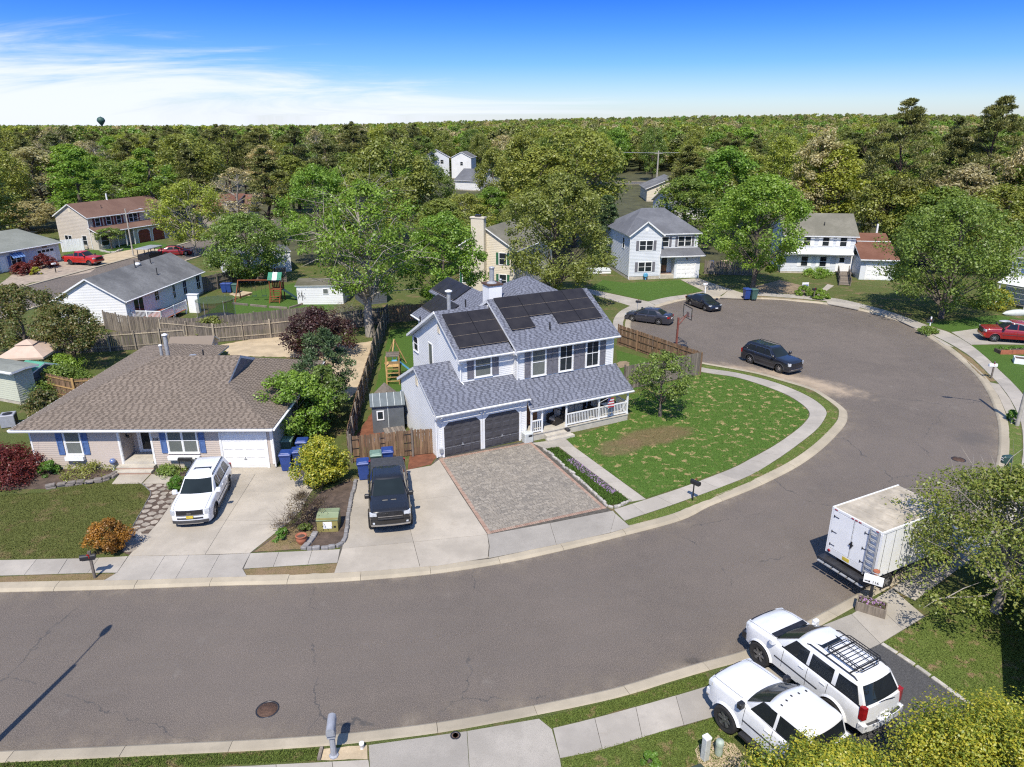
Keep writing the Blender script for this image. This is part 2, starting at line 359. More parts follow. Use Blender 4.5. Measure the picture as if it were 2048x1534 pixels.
# ================================================================== THE GROUND AND THE STREET
ROAD_Z = -0.13
def crom(pts, step):
    """smooth polyline through the points, resampled"""
    P = [Vector((p[0], p[1])) for p in pts]; outp = []
    for i in range(len(P) - 1):
        p0, p1, p2, p3 = P[max(i - 1, 0)], P[i], P[i + 1], P[min(i + 2, len(P) - 1)]
        n = max(1, int((p2 - p1).length / 0.1))
        for k in range(n):
            t = k / n
            outp.append(0.5 * ((2 * p1) + (p2 - p0) * t + (2 * p0 - 5 * p1 + 4 * p2 - p3) * t * t + (3 * p1 - p0 - 3 * p2 + p3) * t ** 3))
    outp.append(P[-1]); res = [outp[0]]; acc = 0.0
    for a, b in zip(outp, outp[1:]):
        acc += (b - a).length
        if acc >= step: res.append(b); acc = 0.0
    if (res[-1] - outp[-1]).length > step * 0.4: res.append(outp[-1])
    return res
def offset(pl, d):
    """to the right of travel for positive d"""
    r = []
    for i, p in enumerate(pl):
        t = (pl[min(i + 1, len(pl) - 1)] - pl[max(i - 1, 0)]).normalized(); r.append(p + Vector((t.y, -t.x)) * d)
    return r
house_side = [(-700, 1196), (-300, 1191), (0, 1185), (210, 1180), (440, 1172), (600, 1168), (740, 1160), (880, 1147), (1013, 1126), (1120, 1103), (1225, 1078), (1360, 1042), (1420, 1013), (1500, 981), (1560, 953), (1605, 928), (1644, 899), (1670, 874), (1691, 849), (1695, 831), (1689, 818), (1652, 791), (1626, 778), (1566, 760), (1519, 747), (1456, 735), (1401, 725), (1330, 705), (1284, 684), (1263, 662), (1264, 641), (1282, 626), (1312, 616), (1338, 608), (1373, 600), (1430, 597), (1500, 598), (1560, 600), (1600, 604), (1650, 609), (1717, 621), (1769, 634), (1816, 651), (1842, 667), (1876, 688), (1913, 716), (1936, 737), (1957, 758), (1975, 787), (1989, 821), (1996, 850), (1997, 880), (1994, 915), (1983, 960), (1955, 1015), (1900, 1072), (1820, 1130), (1721, 1184), (1618, 1240), (1550, 1275), (1486, 1302), (1406, 1324), (1330, 1346), (1197, 1384), (925, 1437), (747, 1461), (656, 1470), (556, 1477), (480, 1481), (0, 1503), (-300, 1514), (-900, 1535)]
edge = crom([G(x, y, ROAD_Z) for x, y in house_side], 0.5)
KW = 0.56
back = offset(edge, -KW)
road_poly = [(p.x, p.y) for p in back]
def sheet(name, poly, z, mat, hole=None, kind='structure'):
    """one flat sheet, with an optional hole"""
    loops = [[Vector((*p, 0)) for p in poly]] + ([[Vector((*p, 0)) for p in hole]] if hole else [])
    tris = tessellate_polygon(loops); vs = [(v.x, v.y, z) for l in loops for v in l]
    b = MB(); fs = []
    for t in tris:
        a, q, c = (Vector(vs[i]) for i in t)
        fs.append(t if (q - a).cross(c - a).z > 0 else t[::-1])
    b.add(vs, fs); return tag(b.build(name, mat), kind=kind)
gpoly = [(-420, -60), (420, -60), (420, 345), (-420, 345)]
sheet('ground', gpoly, 0.0, M['ground'], hole=road_poly)
sheet('road', [(p.x, p.y) for p in offset(edge, -KW - 0.03)], ROAD_Z, M['asphalt'])
# hills: the land beyond, one grid out to the horizon
hb = MB(); NX, NY = 90, 46
for j in range(NY):
    y = 335 + (j / (NY - 1)) ** 2 * 6500
    for i in range(NX):
        x = (i / (NX - 1) - 0.5) * 2 * (y * 1.15 + 250); hb.v.append((x, y, terrain(x, y) - 0.02 - (0.3 if j == 0 else 0)))
hb.add([], [])
for j in range(NY - 1):
    for i in range(NX - 1): hb.f.append((j * NX + i, j * NX + i + 1, (j + 1) * NX + i + 1, (j + 1) * NX + i)); hb.m.append(0); hb.sm.append(True)
tag(hb.build('hills', M['hill']), kind='structure')

# kerb: separate cast stones with open joints, each a few metres long
kerb = thing('kerb', None, None); tag(kerb, kind='structure')
SEG = 6
for i in range(0, len(edge) - 1, SEG):
    j = min(i + SEG, len(edge) - 1)
    A, B = edge[i:j + 1], back[i:j + 1]
    if len(A) < 2: continue
    A = list(A); B = list(B)
    for q in (A, B):                                      # the joints
        q[0] = q[0] + (q[1] - q[0]).normalized() * 0.008; q[-1] = q[-1] - (q[-1] - q[-2]).normalized() * 0.008
    dz = rnd.uniform(-0.006, 0.006); prof = [(0.0, ROAD_Z - 0.05), (0.0, ROAD_Z + 0.025), (0.10, -0.055), (0.24, -0.012), (0.84, 0.012), (0.98, 0.01), (1.0, -0.004), (1.0, ROAD_Z - 0.05)]
    b = MB(); n = len(prof)
    vs = [(*(a.lerp(c, t)), z + (dz if z > -0.1 else 0)) for a, c in zip(A, B) for t, z in prof]
    fs = [(k * n + q, (k + 1) * n + q, (k + 1) * n + q + 1, k * n + q + 1) for k in range(len(A) - 1) for q in range(n - 1)]
    b.add(vs, [f[::-1] for f in fs]); b.add(vs, [tuple(range(n)), tuple(range((len(A) - 1) * n, len(A) * n))[::-1]])
    b.build('kerb_stone', M['kerb'], kerb)
def film(name, offs, alpha, mat, nz):
    """a thin film of dust or wear on the road, following the kerb: offs = (distance from the kerb, strength) across it"""
    g = NG(mat[0]); at_ = g.n('ShaderNodeAttribute', attribute_name='fade'); f = g.rng(g.noise(nz, 6, 0.7), 0.32, 0.72); g.l(g.math('MULTIPLY', g.math('MULTIPLY', at_.outputs['Fac'], alpha), f), g.b.inputs['Alpha']); h = g.noise(30, 2, 0.8)
    m_ = g.done(g.mix(g.rng(h, 0.35, 0.7), tuple(x * 0.75 for x in mat[1]), tuple(x * 1.2 for x in mat[1])), 0.95); b = MB(); fd = []; ring = [offset(edge, d) for d, _ in offs]; n = len(offs)
    for i in range(len(edge)):
        for k in range(n): p = ring[k][i]; b.v.append((p.x, p.y, ROAD_Z + 0.003 + 0.001 * nz)); fd.append(offs[k][1])
    for i in range(len(edge) - 1):
        for k in range(n - 1): b.f.append((i * n + k, (i + 1) * n + k, (i + 1) * n + k + 1, i * n + k + 1)[::-1]); b.m.append(0); b.sm.append(False)
    o = b.build(name, m_); o.data.attributes.new('fade', 'FLOAT', 'POINT').data.foreach_set('value', fd); tag(o, kind='structure')
film('gutter_dust', ((0, 1), (0.25, 0.8), (0.7, 0.35), (1.5, 0)), 0.75, ('gutter_dust', (0.30, 0.25, 0.195)), 0.9)
film('road_wear', ((1.6, 0), (2.4, 1), (3.0, 0.2), (3.6, 1), (4.3, 0)), 0.4, ('worn_tarmac', (0.25, 0.215, 0.185)), 0.45)
def PX(pts, z=0.0): return [tuple(G(x, y, z)[:2]) for x, y in pts]
def slab(parent, pts, mat, z=0.02, name='slab', world=False, gap=0.008, base=-0.05):
    P = [Vector(p) for p in (pts if world else PX(pts, z))]
    c = sum(P, Vector((0, 0))) / len(P)
    P = [p + (c - p).normalized() * min(gap * 1.4, (c - p).length * 0.2) for p in P]
    b = MB(); b.prism([tuple(p) for p in P], base, z + rnd.uniform(-0.004, 0.004)); return b.build(name, mat, parent)
def bed(name, pts, z, mat, world=False, jit=0.0, kind='structure'):
    """ground patch with a ragged outline"""
    P = pts if world else PX(pts)
    if jit:
        Q = []
        for a, c in zip(P, P[1:] + P[:1]):
            n = max(1, int(math.dist(a, c) / 0.28))
            for k in range(n): t = k / n; Q.append((a[0] + (c[0] - a[0]) * t + rnd.uniform(-jit, jit), a[1] + (c[1] - a[1]) * t + rnd.uniform(-jit, jit)))
        P = Q
    return sheet(name, P, z, mat, kind=kind)
# ---------------------------------------------------------------- pavements in slabs
walk = tag(thing('sidewalk', None, None), kind='structure')
def walk_strip(a_px, b_px, step=1.5, mat='walk', world=False):
    a = crom(PX(a_px, 0.02), 0.05); b_ = crom(PX(b_px, 0.02), 0.05)
    la = sum((q - p).length for p, q in zip(a, a[1:])); n = max(1, round(la / step)); m = 3
    def at(pl, t): f = t * (len(pl) - 1); i = min(int(f), len(pl) - 2); return pl[i].lerp(pl[i + 1], f - i)
    for k in range(n):
        t0, t1 = k / n, (k + 1) / n
        top = [at(a, t0 + (t1 - t0) * q / m) for q in range(m + 1)]; bot = [at(b_, t0 + (t1 - t0) * q / m) for q in range(m + 1)]
        slab(walk, [tuple(p) for p in top + bot[::-1]], M[mat], world=True)
    sheet('sidewalk_bed', [tuple(p) for p in a[::12] + [a[-1]] + [b_[-1]] + b_[::-12]], 0.003, M['joint'])
walk_strip([(-260, 1128), (0, 1120), (172, 1116), (256, 1112)], [(-290, 1158), (0, 1151), (160, 1146), (234, 1145)])
walk_strip([(501, 1106), (600, 1102), (680, 1098)], [(487, 1137), (600, 1130), (675, 1125)])
walk_strip([(1228, 1019), (1360, 976), (1460, 938), (1498, 919), (1550, 890), (1594, 859), (1615, 838), (1619, 825), (1605, 809), (1571, 788), (1519, 768), (1467, 753), (1402, 743), (1330, 722)],
           [(1249, 1041), (1360, 1004), (1490, 955), (1550, 921), (1597, 888), (1633, 859), (1650, 836), (1652, 820), (1628, 799), (1584, 777), (1532, 759), (1467, 744), (1402, 734), (1345, 714)])
walk_strip([(1296, 603), (1335, 594), (1373, 589)], [(1312, 610), (1338, 602), (1375, 595)])
walk_strip([(1264, 610), (1238, 624), (1226, 644), (1232, 668)], [(1292, 611), (1258, 628), (1246, 646), (1254, 668)])
walk_strip([(1500, 584), (1560, 587), (1622, 592), (1680, 598), (1740, 612), (1790, 626), (1830, 641), (1871, 656), (1899, 665), (1939, 688), (1973, 715), (2004, 745), (2022, 762), (2047, 790), (2068, 830), (2076, 880), (2072, 940), (2050, 1010), (1990, 1080), (1900, 1150), (1830, 1201)],
           [(1500, 590), (1560, 594), (1622, 599), (1680, 606), (1740, 620), (1785, 635), (1820, 651), (1853, 664), (1880, 677), (1912, 694), (1945, 716), (1980, 750), (1998, 768), (2020, 797), (2040, 838), (2046, 880), (2042, 930), (2018, 985), (1960, 1048), (1870, 1120), (1783, 1176)])
walk_strip([(1783, 1176), (1703, 1228)], [(1850, 1233), (1761, 1287)], mat='walk')
walk_strip([(1420, 1370), (1330, 1397), (1200, 1433), (1106, 1456)], [(1440, 1430), (1330, 1461), (1200, 1500), (1120, 1516)])
walk_strip([(737, 1519), (480, 1532), (0, 1552), (-200, 1560)], [(745, 1570), (480, 1585), (0, 1605), (-200, 1613)])
# ---------------------------------------------------------------- driveways
def drive(name, slabs, mat):
    d = tag(thing(name, None, None), kind='structure')
    for s in slabs: slab(d, s, M[mat] if isinstance(mat, str) else mat, 0.022)
    return d
drive('driveway', [[(440, 936), (592, 933), (600, 948), (510, 949), (430, 952)], [(378, 957), (430, 952), (510, 949), (488, 984), (358, 985)], [(510, 949), (600, 948), (640, 965), (622, 984), (488, 984)], [(358, 985), (488, 984), (452, 1041), (316, 1045)], [(488, 984), (622, 984), (602, 1020), (582, 1041), (452, 1041)], [(316, 1045), (452, 1041), (410, 1109), (257, 1112)], [(452, 1041), (582, 1041), (500, 1106), (410, 1109)]], 'concrete')
drive('driveway_apron', [[(257, 1112), (330, 1111), (300, 1159), (207, 1161), (234, 1145)], [(330, 1111), (378, 1110), (351, 1157), (300, 1159)], [(378, 1110), (439, 1109), (414, 1155), (351, 1157)], [(439, 1109), (501, 1106), (485, 1137), (494, 1153), (414, 1155)]], 'walk')
drive('truck_driveway', [[(712, 958), (790, 944), (806, 1003), (700, 1016)], [(790, 944), (862, 931), (878, 919), (922, 989), (806, 1003)], [(700, 1016), (806, 1003), (827, 1084), (684, 1097)], [(806, 1003), (922, 989), (975, 1069), (827, 1084)], [(684, 1097), (827, 1084), (840, 1134), (742, 1142), (668, 1146), (675, 1125)], [(827, 1084), (975, 1069), (978, 1092), (976, 1115), (960, 1118), (879, 1131), (840, 1134)]], 'concrete')
drive('paver_apron', [[(975, 1069), (1100, 1046), (1113, 1089), (1009, 1110), (977, 1116), (979, 1092)], [(1100, 1046), (1226, 1021), (1231, 1027), (1221, 1065), (1113, 1089)], [(1231, 1027), (1261, 1054), (1221, 1065)]], 'aggregate')
front_walk = drive('front_walk', [[(1064, 886), (1131, 877), (1149, 894), (1117, 893), (1090, 897)]] + [[(1149 + 143 * t, 894 + 104 * t), (1149 + 143 * u, 894 + 104 * u), (1117 + 146 * u, 893 + 110 * u), (1117 + 146 * t, 893 + 110 * t)] for t, u in ((0, .2), (.2, .41), (.41, .66), (.66, 1))], 'walk')
drive('entry_walk', [[(223, 968), (283, 967), (303, 946), (240, 947)], [(285, 967), (340, 967), (346, 953), (303, 948)]], 'concrete')
drive('near_apron', [[(737, 1490), (934, 1462), (945, 1640), (745, 1640)], [(934, 1462), (1078, 1437), (1104, 1458), (1120, 1516), (1140, 1640), (945, 1640)]], 'aggregate')
drive('side_apron', [[(1500, 1316), (1560, 1292), (1640, 1253), (1703, 1228), (1761, 1287), (1700, 1316), (1560, 1370), (1440, 1432), (1420, 1372), (1440, 1340)]], 'aggregate')
drive('far_driveway', [[(1361, 559), (1395, 556), (1460, 578), (1440, 592), (1376, 596), (1374, 590), (1408, 582)], [(1460, 578), (1498, 590), (1498, 597), (1440, 595)]], 'concrete')
drive('cream_house_driveway', [[(1150, 578), (1178, 578), (1296, 603), (1312, 611), (1285, 622), (1262, 612)]], 'walk')
drive('right_driveway', [[(1903, 664), (1990, 652), (2120, 650), (2120, 690), (1995, 688), (1942, 689)]], 'walk')
drive('right_apron', [[(1866, 673), (1882, 679), (1908, 694), (1890, 690), (1872, 678)], [(1978, 764), (1998, 768), (2020, 798), (2040, 838), (2022, 848), (2014, 829), (1997, 791)]], 'concrete')
drive('ramp_path', [[(1632, 590), (1640, 591), (1668, 571), (1655, 568)]], 'concrete')
drive('kerb_ramp', [[(1652, 600), (1722, 612), (1716, 619), (1655, 607)]], 'walk')
bed('side_driveway', [(1693, 1318), (1761, 1288), (1893, 1379), (2030, 1480), (1900, 1640), (1500, 1640), (1560, 1375)], 0.012, M['asphalt_dark'])
bed('driveway_base', [(714, 958), (862, 931), (876, 914), (1062, 880), (1092, 896), (1216, 1016), (1262, 1054), (1221, 1066), (977, 1118), (742, 1143), (668, 1146)], 0.005, M['joint'])
bed('driveway_base', [(440, 935), (592, 932), (640, 964), (502, 1106), (496, 1153), (207, 1161), (232, 1145), (257, 1112), (358, 984)], 0.005, M['joint'])
def far_road(name, a, b_, width, mat):
    a, b_ = Vector(a), Vector(b_); d = (b_ - a).normalized(); n = Vector((d.y, -d.x)) * width
    sheet(name, [tuple(a), tuple(b_), tuple(b_ + n), tuple(a + n)], 0.006, M[mat])
    for k, (o, nm) in enumerate(((0, 1), (width, -1))):
        p, q = a + Vector((d.y, -d.x)) * o, b_ + Vector((d.y, -d.x)) * o
        m = Matrix.Translation((p.x, p.y, 0)) @ Matrix.Rotation(math.atan2(d.y, d.x), 4, 'Z')
        kb = MB(); kb.box(0, (q - p).length, -0.05 if nm > 0 else -0.4, 0.4 if nm > 0 else 0.05, -0.05, 0.12, 0, m); tag(kb.build('kerb', M['kerb']), kind='structure')
pa, pb = G(15, 584), G(281, 512); dd = (pb - pa).normalized()
st_a = Vector((pa.x, pa.y)) - Vector((dd.x, dd.y)) * 40; st_b = Vector((pa.x, pa.y)) + Vector((dd.x, dd.y)) * 70
far_road('back_street', st_a, st_b, 9.0, 'asphalt')
# lawns, beds and bare patches: ragged sheets laid on the ground
lawn_main = grass('front_lawn', (0.062, 0.125, 0.020), (0.105, 0.185, 0.032), (0.44, 0.34, 0.16), 0.555, 0.60, 1.9,
    extra=(((9.0, 41.2), (2.7, 1.2), 0.45, (0.20, 0.135, 0.075), 0.75), ((6.6, 39.6), (1.7, 1.0), 0.6, (0.20, 0.14, 0.08), 0.65)))
# the straw patches gather near the walk: less dry grass toward the far end
M['lawn_main'] = lawn_main
M['lawn_tan'] = grass('neighbour_lawn', (0.095, 0.11, 0.028), (0.135, 0.15, 0.042), (0.27, 0.19, 0.10), 0.50, 0.72, 0.7)
M['lawn_green'] = grass('far_lawn', (0.06, 0.12, 0.02), (0.09, 0.16, 0.03), (0.22, 0.17, 0.08), 0.6, 0.75, 0.5)
M['strip'] = grass('verge_grass', (0.10, 0.15, 0.03), (0.15, 0.19, 0.045), (0.33, 0.24, 0.13), 0.53, 0.66, 1.6)
M['strip_dry'] = grass('dry_verge', (0.20, 0.16, 0.07), (0.25, 0.19, 0.09), (0.30, 0.21, 0.12), 0.4, 0.6, 1.6)
inner = [(1150, 895), (1292, 996), (1360, 975), (1460, 937), (1498, 918), (1550, 889), (1594, 858), (1615, 837), (1618, 825), (1605, 810), (1571, 789), (1519, 769), (1467, 754), (1402, 746), (1258, 790), (1262, 836), (1133, 878)]
bed('lawn', inner, 0.010, M['lawn_main'], jit=0.03)
bed('lawn', [(-300, 1126), (0, 1119), (170, 1115), (240, 1100), (262, 1060), (288, 1010), (300, 985), (278, 966), (222, 968), (205, 955), (90, 985), (-60, 1000), (-300, 1010)], 0.010, M['lawn_tan'], jit=0.03)
bed('lawn', [(1205, 560), (1250, 566), (1360, 560), (1404, 582), (1296, 602), (1180, 577)], 0.010, M['lawn_green'], jit=0.04)
bed('lawn', [(1232, 700), (1395, 745), (1262, 782), (1240, 760)], 0.009, M['lawn_green'], jit=0.04)
def verge(name, a, b_, mat): bed(name, a + b_[::-1], 0.008, M[mat], jit=0.035)
verge('verge', [(1250, 1043), (1360, 1006), (1490, 957), (1550, 923), (1597, 890), (1634, 861), (1652, 837), (1654, 820), (1630, 799), (1586, 777), (1534, 759), (1467, 744), (1404, 735)],
      [(1261, 1053), (1319, 1037), (1420, 998), (1500, 964), (1560, 935), (1620, 895), (1652, 868), (1672, 845), (1676, 826), (1655, 803), (1600, 777), (1540, 756), (1470, 741), (1408, 730)], 'strip')
verge('verge', [(-290, 1160), (0, 1153), (158, 1148), (230, 1147)], [(-290, 1174), (0, 1168), (160, 1162), (206, 1161)], 'strip_dry')
verge('verge', [(487, 1139), (600, 1132), (674, 1127)], [(496, 1153), (600, 1149), (668, 1145)], 'strip_dry')
verge('verge', [(1104, 1455), (1200, 1431), (1330, 1395), (1420, 1368)], [(1080, 1437), (1200, 1408), (1330, 1372), (1410, 1346)], 'strip')
verge('verge', [(0, 1549), (480, 1529), (636, 1521)], [(0, 1527), (480, 1507), (636, 1497)], 'strip')
bed('bare_verge', [(642, 1498), (735, 1490), (736, 1518), (642, 1521)], 0.009, M['sand'], jit=0.02)
verge('verge', [(1902, 691), (1945, 718), (1980, 752), (1993, 762)], [(1912, 699), (1955, 745), (1970, 757), (1980, 763)], 'strip_dry')
verge('verge', [(2040, 846), (2044, 880), (2040, 930), (2016, 985)], [(2019, 848), (2017, 900), (2008, 950), (1990, 985)], 'strip')
verge('verge', [(1500, 591), (1560, 595), (1622, 600)], [(1500, 594), (1560, 597), (1600, 600)], 'strip_dry')
bed('driveway_bed', [(592, 1046), (640, 985), (700, 960), (711, 966), (698, 1014), (684, 1092), (612, 1098), (504, 1105), (560, 1064)], 0.012, M['mulch'], jit=0.03)
bed('verge_plants', [(508, 1104), (560, 1066), (592, 1050), (625, 1060), (612, 1097)], 0.016, M['strip_dry'], jit=0.03)
bed('stone_path_bed', [(285, 968), (342, 968), (357, 986), (316, 1046), (258, 1110), (240, 1104), (262, 1062), (290, 1010), (301, 985)], 0.012, M['mulch'], jit=0.02)
bed('house_bed', [(10, 940), (235, 938), (240, 944), (215, 952), (90, 978), (0, 980)], 0.014, M['mulch'], jit=0.03)
bed('house_bed', [(305, 941), (372, 943), (372, 952), (306, 950)], 0.014, M['mulch'], jit=0.02)
bed('gate_bed', [(820, 905), (868, 898), (874, 912), (862, 929), (815, 940)], 0.012, M['red_mulch'], jit=0.02)
bed('side_bed', [(700, 890), (760, 800), (790, 800), (790, 870), (760, 900)], 0.010, M['red_mulch'], jit=0.04)
bed('side_yard', [(780, 660), (830, 655), (840, 700), (815, 770), (790, 800), (745, 800), (765, 720)], 0.008, M['lawn_green'], jit=0.05)
bed('sandy_yard', [(440, 690), (560, 668), (690, 690), (760, 680), (745, 740), (700, 800), (660, 800), (640, 715), (460, 712)], 0.010, M['sand'], jit=0.1)
bed('play_sand', [(458, 588), (480, 581), (505, 585), (498, 592), (470, 593)], 0.012, M['sand'], jit=0.05)
bed('back_lawn', [(390, 640), (470, 590), (620, 560), (680, 610), (640, 632), (420, 655)], 0.006, M['lawn_green'], jit=0.1)
bed('gravel_yard', [(0, 568), (30, 545), (140, 515), (215, 520), (180, 545), (60, 566), (0, 590)], 0.010, M['gravel'], jit=0.06)
bed('red_driveway', [(150, 526), (215, 508), (285, 495), (330, 500), (281, 514), (200, 530)], 0.014, M['sand'], jit=0.03)
bed('lawn', [(125, 508), (170, 494), (300, 482), (345, 492), (250, 512), (215, 507), (150, 520)], 0.010, M['lawn_green'], jit=0.05)
bed('leaf_litter', [(1500, 585), (1500, 575), (1560, 560), (1620, 575), (1610, 590), (1560, 586)], 0.009, M['dirt'], jit=0.1)
bed('lawn', [(1850, 648), (1990, 630), (2060, 640), (1990, 655), (1905, 664)], 0.008, M['lawn_green'], jit=0.06)
bed('lawn', [(1940, 690), (2120, 692), (2200, 800), (2060, 800), (2022, 762), (1974, 715)], 0.008, M['lawn_green'], jit=0.05)
bed('lawn', [(1765, 1287), (1850, 1235), (1990, 1130), (2300, 1200), (2300, 1600), (2020, 1470), (1896, 1377)], 0.008, M['strip'], jit=0.04)
bed('lawn', [(1124, 1518), (1330, 1463), (1440, 1432), (1460, 1470), (1560, 1640), (1145, 1640)], 0.008, M['strip'], jit=0.04)
bed('bare_patch', [(1390, 1500), (1430, 1470), (1470, 1490), (1560, 1640), (1420, 1640)], 0.012, M['sand'], jit=0.12)
bed('bare_patch', [(1233, 727), (1240, 723), (1252, 722), (1261, 727), (1256, 733), (1243, 736), (1235, 733)], 0.014, M['dirt'], jit=0.12)
bed('flower_bed', [(1091, 898), (1116, 894), (1260, 1001), (1240, 1011), (1216, 1014)], 0.014, M['mulch'], jit=0.01)

# ---------------------------------------------------------------- paver driveway: single pavers laid in stretcher rows along the house
g = NG('grey_pavers'); r = g.math('FRACT', g.math('ADD', g.island, g.orand)); f = g.noise(30, 3, 0.7); b_ = g.noise(0.35, 4, 0.6)
col = g.ramp(r, [(0, (0.195, 0.175, 0.15)), (0.35, (0.25, 0.222, 0.185)), (0.7, (0.285, 0.252, 0.208)), (1, (0.34, 0.302, 0.25))])
col = g.mix(g.rng(b_, 0.4, 0.7, 0, 0.3), col, (0.36, 0.31, 0.245)); col = g.mix(g.rng(f, 0.4, 0.8, 0, 0.5), col, (0.13, 0.12, 0.105)); M['paver'] = g.done(col, 0.9, spec=0.2); g.bump(f, 0.2, 0.004)
g = NG('red_border_brick'); r = g.math('FRACT', g.math('ADD', g.island, g.orand)); f = g.noise(24, 3, 0.7)
col = g.mix(g.rng(f, 0.35, 0.75, 0, 0.5), g.ramp(r, [(0, (0.27, 0.165, 0.125)), (0.6, (0.33, 0.215, 0.165)), (1, (0.37, 0.27, 0.21))]), (0.36, 0.26, 0.19)); M['brick'] = g.done(col, 0.9, spec=0.2)
corners = [Vector(p) for p in PX([(877, 917), (1062, 883), (1214, 1016), (975, 1068)], 0.02)]
pav = tag(thing('paver_driveway', None, None), kind='structure')
sheet('paver_bed', [tuple(c) for c in corners], 0.006, M['joint']).parent = pav
HA = R(27.5); HO = G(876, 917)
eu, ev = Vector((math.cos(HA), math.sin(HA))), Vector((-math.sin(HA), math.cos(HA)))
cen = sum(corners, Vector((0, 0))) / 4
inset = [c + (cen - c).normalized() * 0.27 for c in corners]
def inside(p, poly):
    n = len(poly); return all((poly[(i + 1) % n] - poly[i]).cross(p - poly[i]) * sgn >= -0.02 for i in range(n))
sgn = 1 if (corners[1] - corners[0]).cross(corners[2] - corners[1]) > 0 else -1
def clip_half(poly, a, b):
    """keep the inner side of a->b"""
    o = []
    for i in range(len(poly)):
        p, q = poly[i], poly[(i + 1) % len(poly)]; dp = (b - a).cross(p - a) * sgn; dq = (b - a).cross(q - a) * sgn
        if dp >= 0: o.append(p)
        if dp * dq < 0: o.append(p.lerp(q, dp / (dp - dq)))
    return o
def clip_poly(poly, cl):
    for i in range(len(cl)):
        poly = clip_half(poly, cl[i], cl[(i + 1) % len(cl)])
        if len(poly) < 3: return []
    return poly
pm = {}
for wd in (0.15, 0.21, 0.28):
    q = MB(); q.bbox(-wd / 2 + 0.005, wd / 2 - 0.005, -0.065, 0.065, -0.03, 0.016, 0.012); pm[wd] = q.mesh('paver', M['paver'])
full, rest = [], MB()
row = -11.0; k = 0
while row < 0.6:
    u = -1.5 + rnd.uniform(0, 0.2)
    while u < 7.0:
        wd = rnd.choice((0.15, 0.21, 0.28)); c = Vector((HO.x, HO.y)) + eu * (u + wd / 2) + ev * row
        quad = [c + eu * sx * (wd / 2 - 0.005) + ev * sy * 0.065 for sx, sy in ((-1, -1), (1, -1), (1, 1), (-1, 1))]
        if all(inside(p, inset) for p in quad): full.append((c.length, c, wd))
        else:
            cp = clip_poly(quad, inset)
            if len(cp) >= 3 and abs(sum(cp[i].cross(cp[(i + 1) % len(cp)]) for i in range(len(cp)))) > 0.004: rest.prism([tuple(p) for p in cp], -0.03, 0.015 + rnd.uniform(-0.003, 0.003))
        u += wd
    row += 0.14; k += 1
full.sort(key=lambda t: t[0])
for d, c, wd in full[:299]: link('paver', pm[wd], pav, (c.x, c.y, rnd.uniform(-0.003, 0.003)), (rnd.uniform(-0.01, 0.01), rnd.uniform(-0.01, 0.01), HA + rnd.uniform(-0.012, 0.012)))
for d, c, wd in full[299:]:
    rest.bbox(-wd / 2 + 0.005, wd / 2 - 0.005, -0.065, 0.065, -0.03, 0.016 + rnd.uniform(-0.003, 0.003), 0.012, 0, Matrix.Translation((c.x, c.y, 0)) @ Matrix.Rotation(HA + rnd.uniform(-0.012, 0.012), 4, 'Z'))
tag(rest.build('paver', M['paver'], pav), kind='stuff')
bb = MB()
for a, b_ in zip(corners, corners[1:] + corners[:1]):
    n = int((b_ - a).length / 0.105); d = (b_ - a).normalized(); nn = Vector((-d.y, d.x)) * sgn
    for i in range(n):
        c = a + d * (0.105 * (i + 0.5)) + nn * 0.115
        bb.bbox(-0.047, 0.047, -0.1, 0.1, -0.03, 0.018 + rnd.uniform(-0.003, 0.003), 0.01, 0, Matrix.Translation((c.x, c.y, 0)) @ Matrix.Rotation(math.atan2(d.y, d.x) + rnd.uniform(-0.02, 0.02), 4, 'Z'))
tag(bb.build('border_brick', M['brick'], pav), kind='stuff')
# flagstones of the stepping path
M['flag'] = plain('flagstone', (0.33, 0.285, 0.23), 0.9, 0.2, 4, fine=18, isl=0.18, bump=0.3)
fp = tag(thing('stone_path', None, None), kind='structure')
L0, L1 = [(287, 969), (301, 986), (290, 1010), (262, 1062), (242, 1102)], [(342, 969), (357, 987), (338, 1016), (312, 1052), (262, 1104)]
la, lb = crom(PX(L0), 0.05), crom(PX(L1), 0.05)
for j in range(13):
    for i in range(3):
        if i == 2 and j > 9: continue
        def P(s, t): t = min(max(t, 0), 1); a, b_ = la[int(t * (len(la) - 1))], lb[int(t * (len(lb) - 1))]; return a.lerp(b_, s)
        nx = 3 if j <= 9 else 2
        c = P((i + 0.5 + rnd.uniform(-.1, .1)) / nx, (j + 0.5 + (0.25 if i % 2 else -0.1)) / 13.3); rr = (P(1 / nx, 0.5) - P(0, 0.5)).length * 0.47
        poly = [(c.x + math.cos(t) * rr * rnd.uniform(0.72, 1.2) * 1.08, c.y + math.sin(t) * rr * rnd.uniform(0.7, 1.2) * 0.98) for t in [2 * math.pi * (q + rnd.uniform(-.25, .25)) / 7 for q in range(7)]]
        slab(fp, poly, M['flag'], 0.03, 'flagstone', True, 0.0)
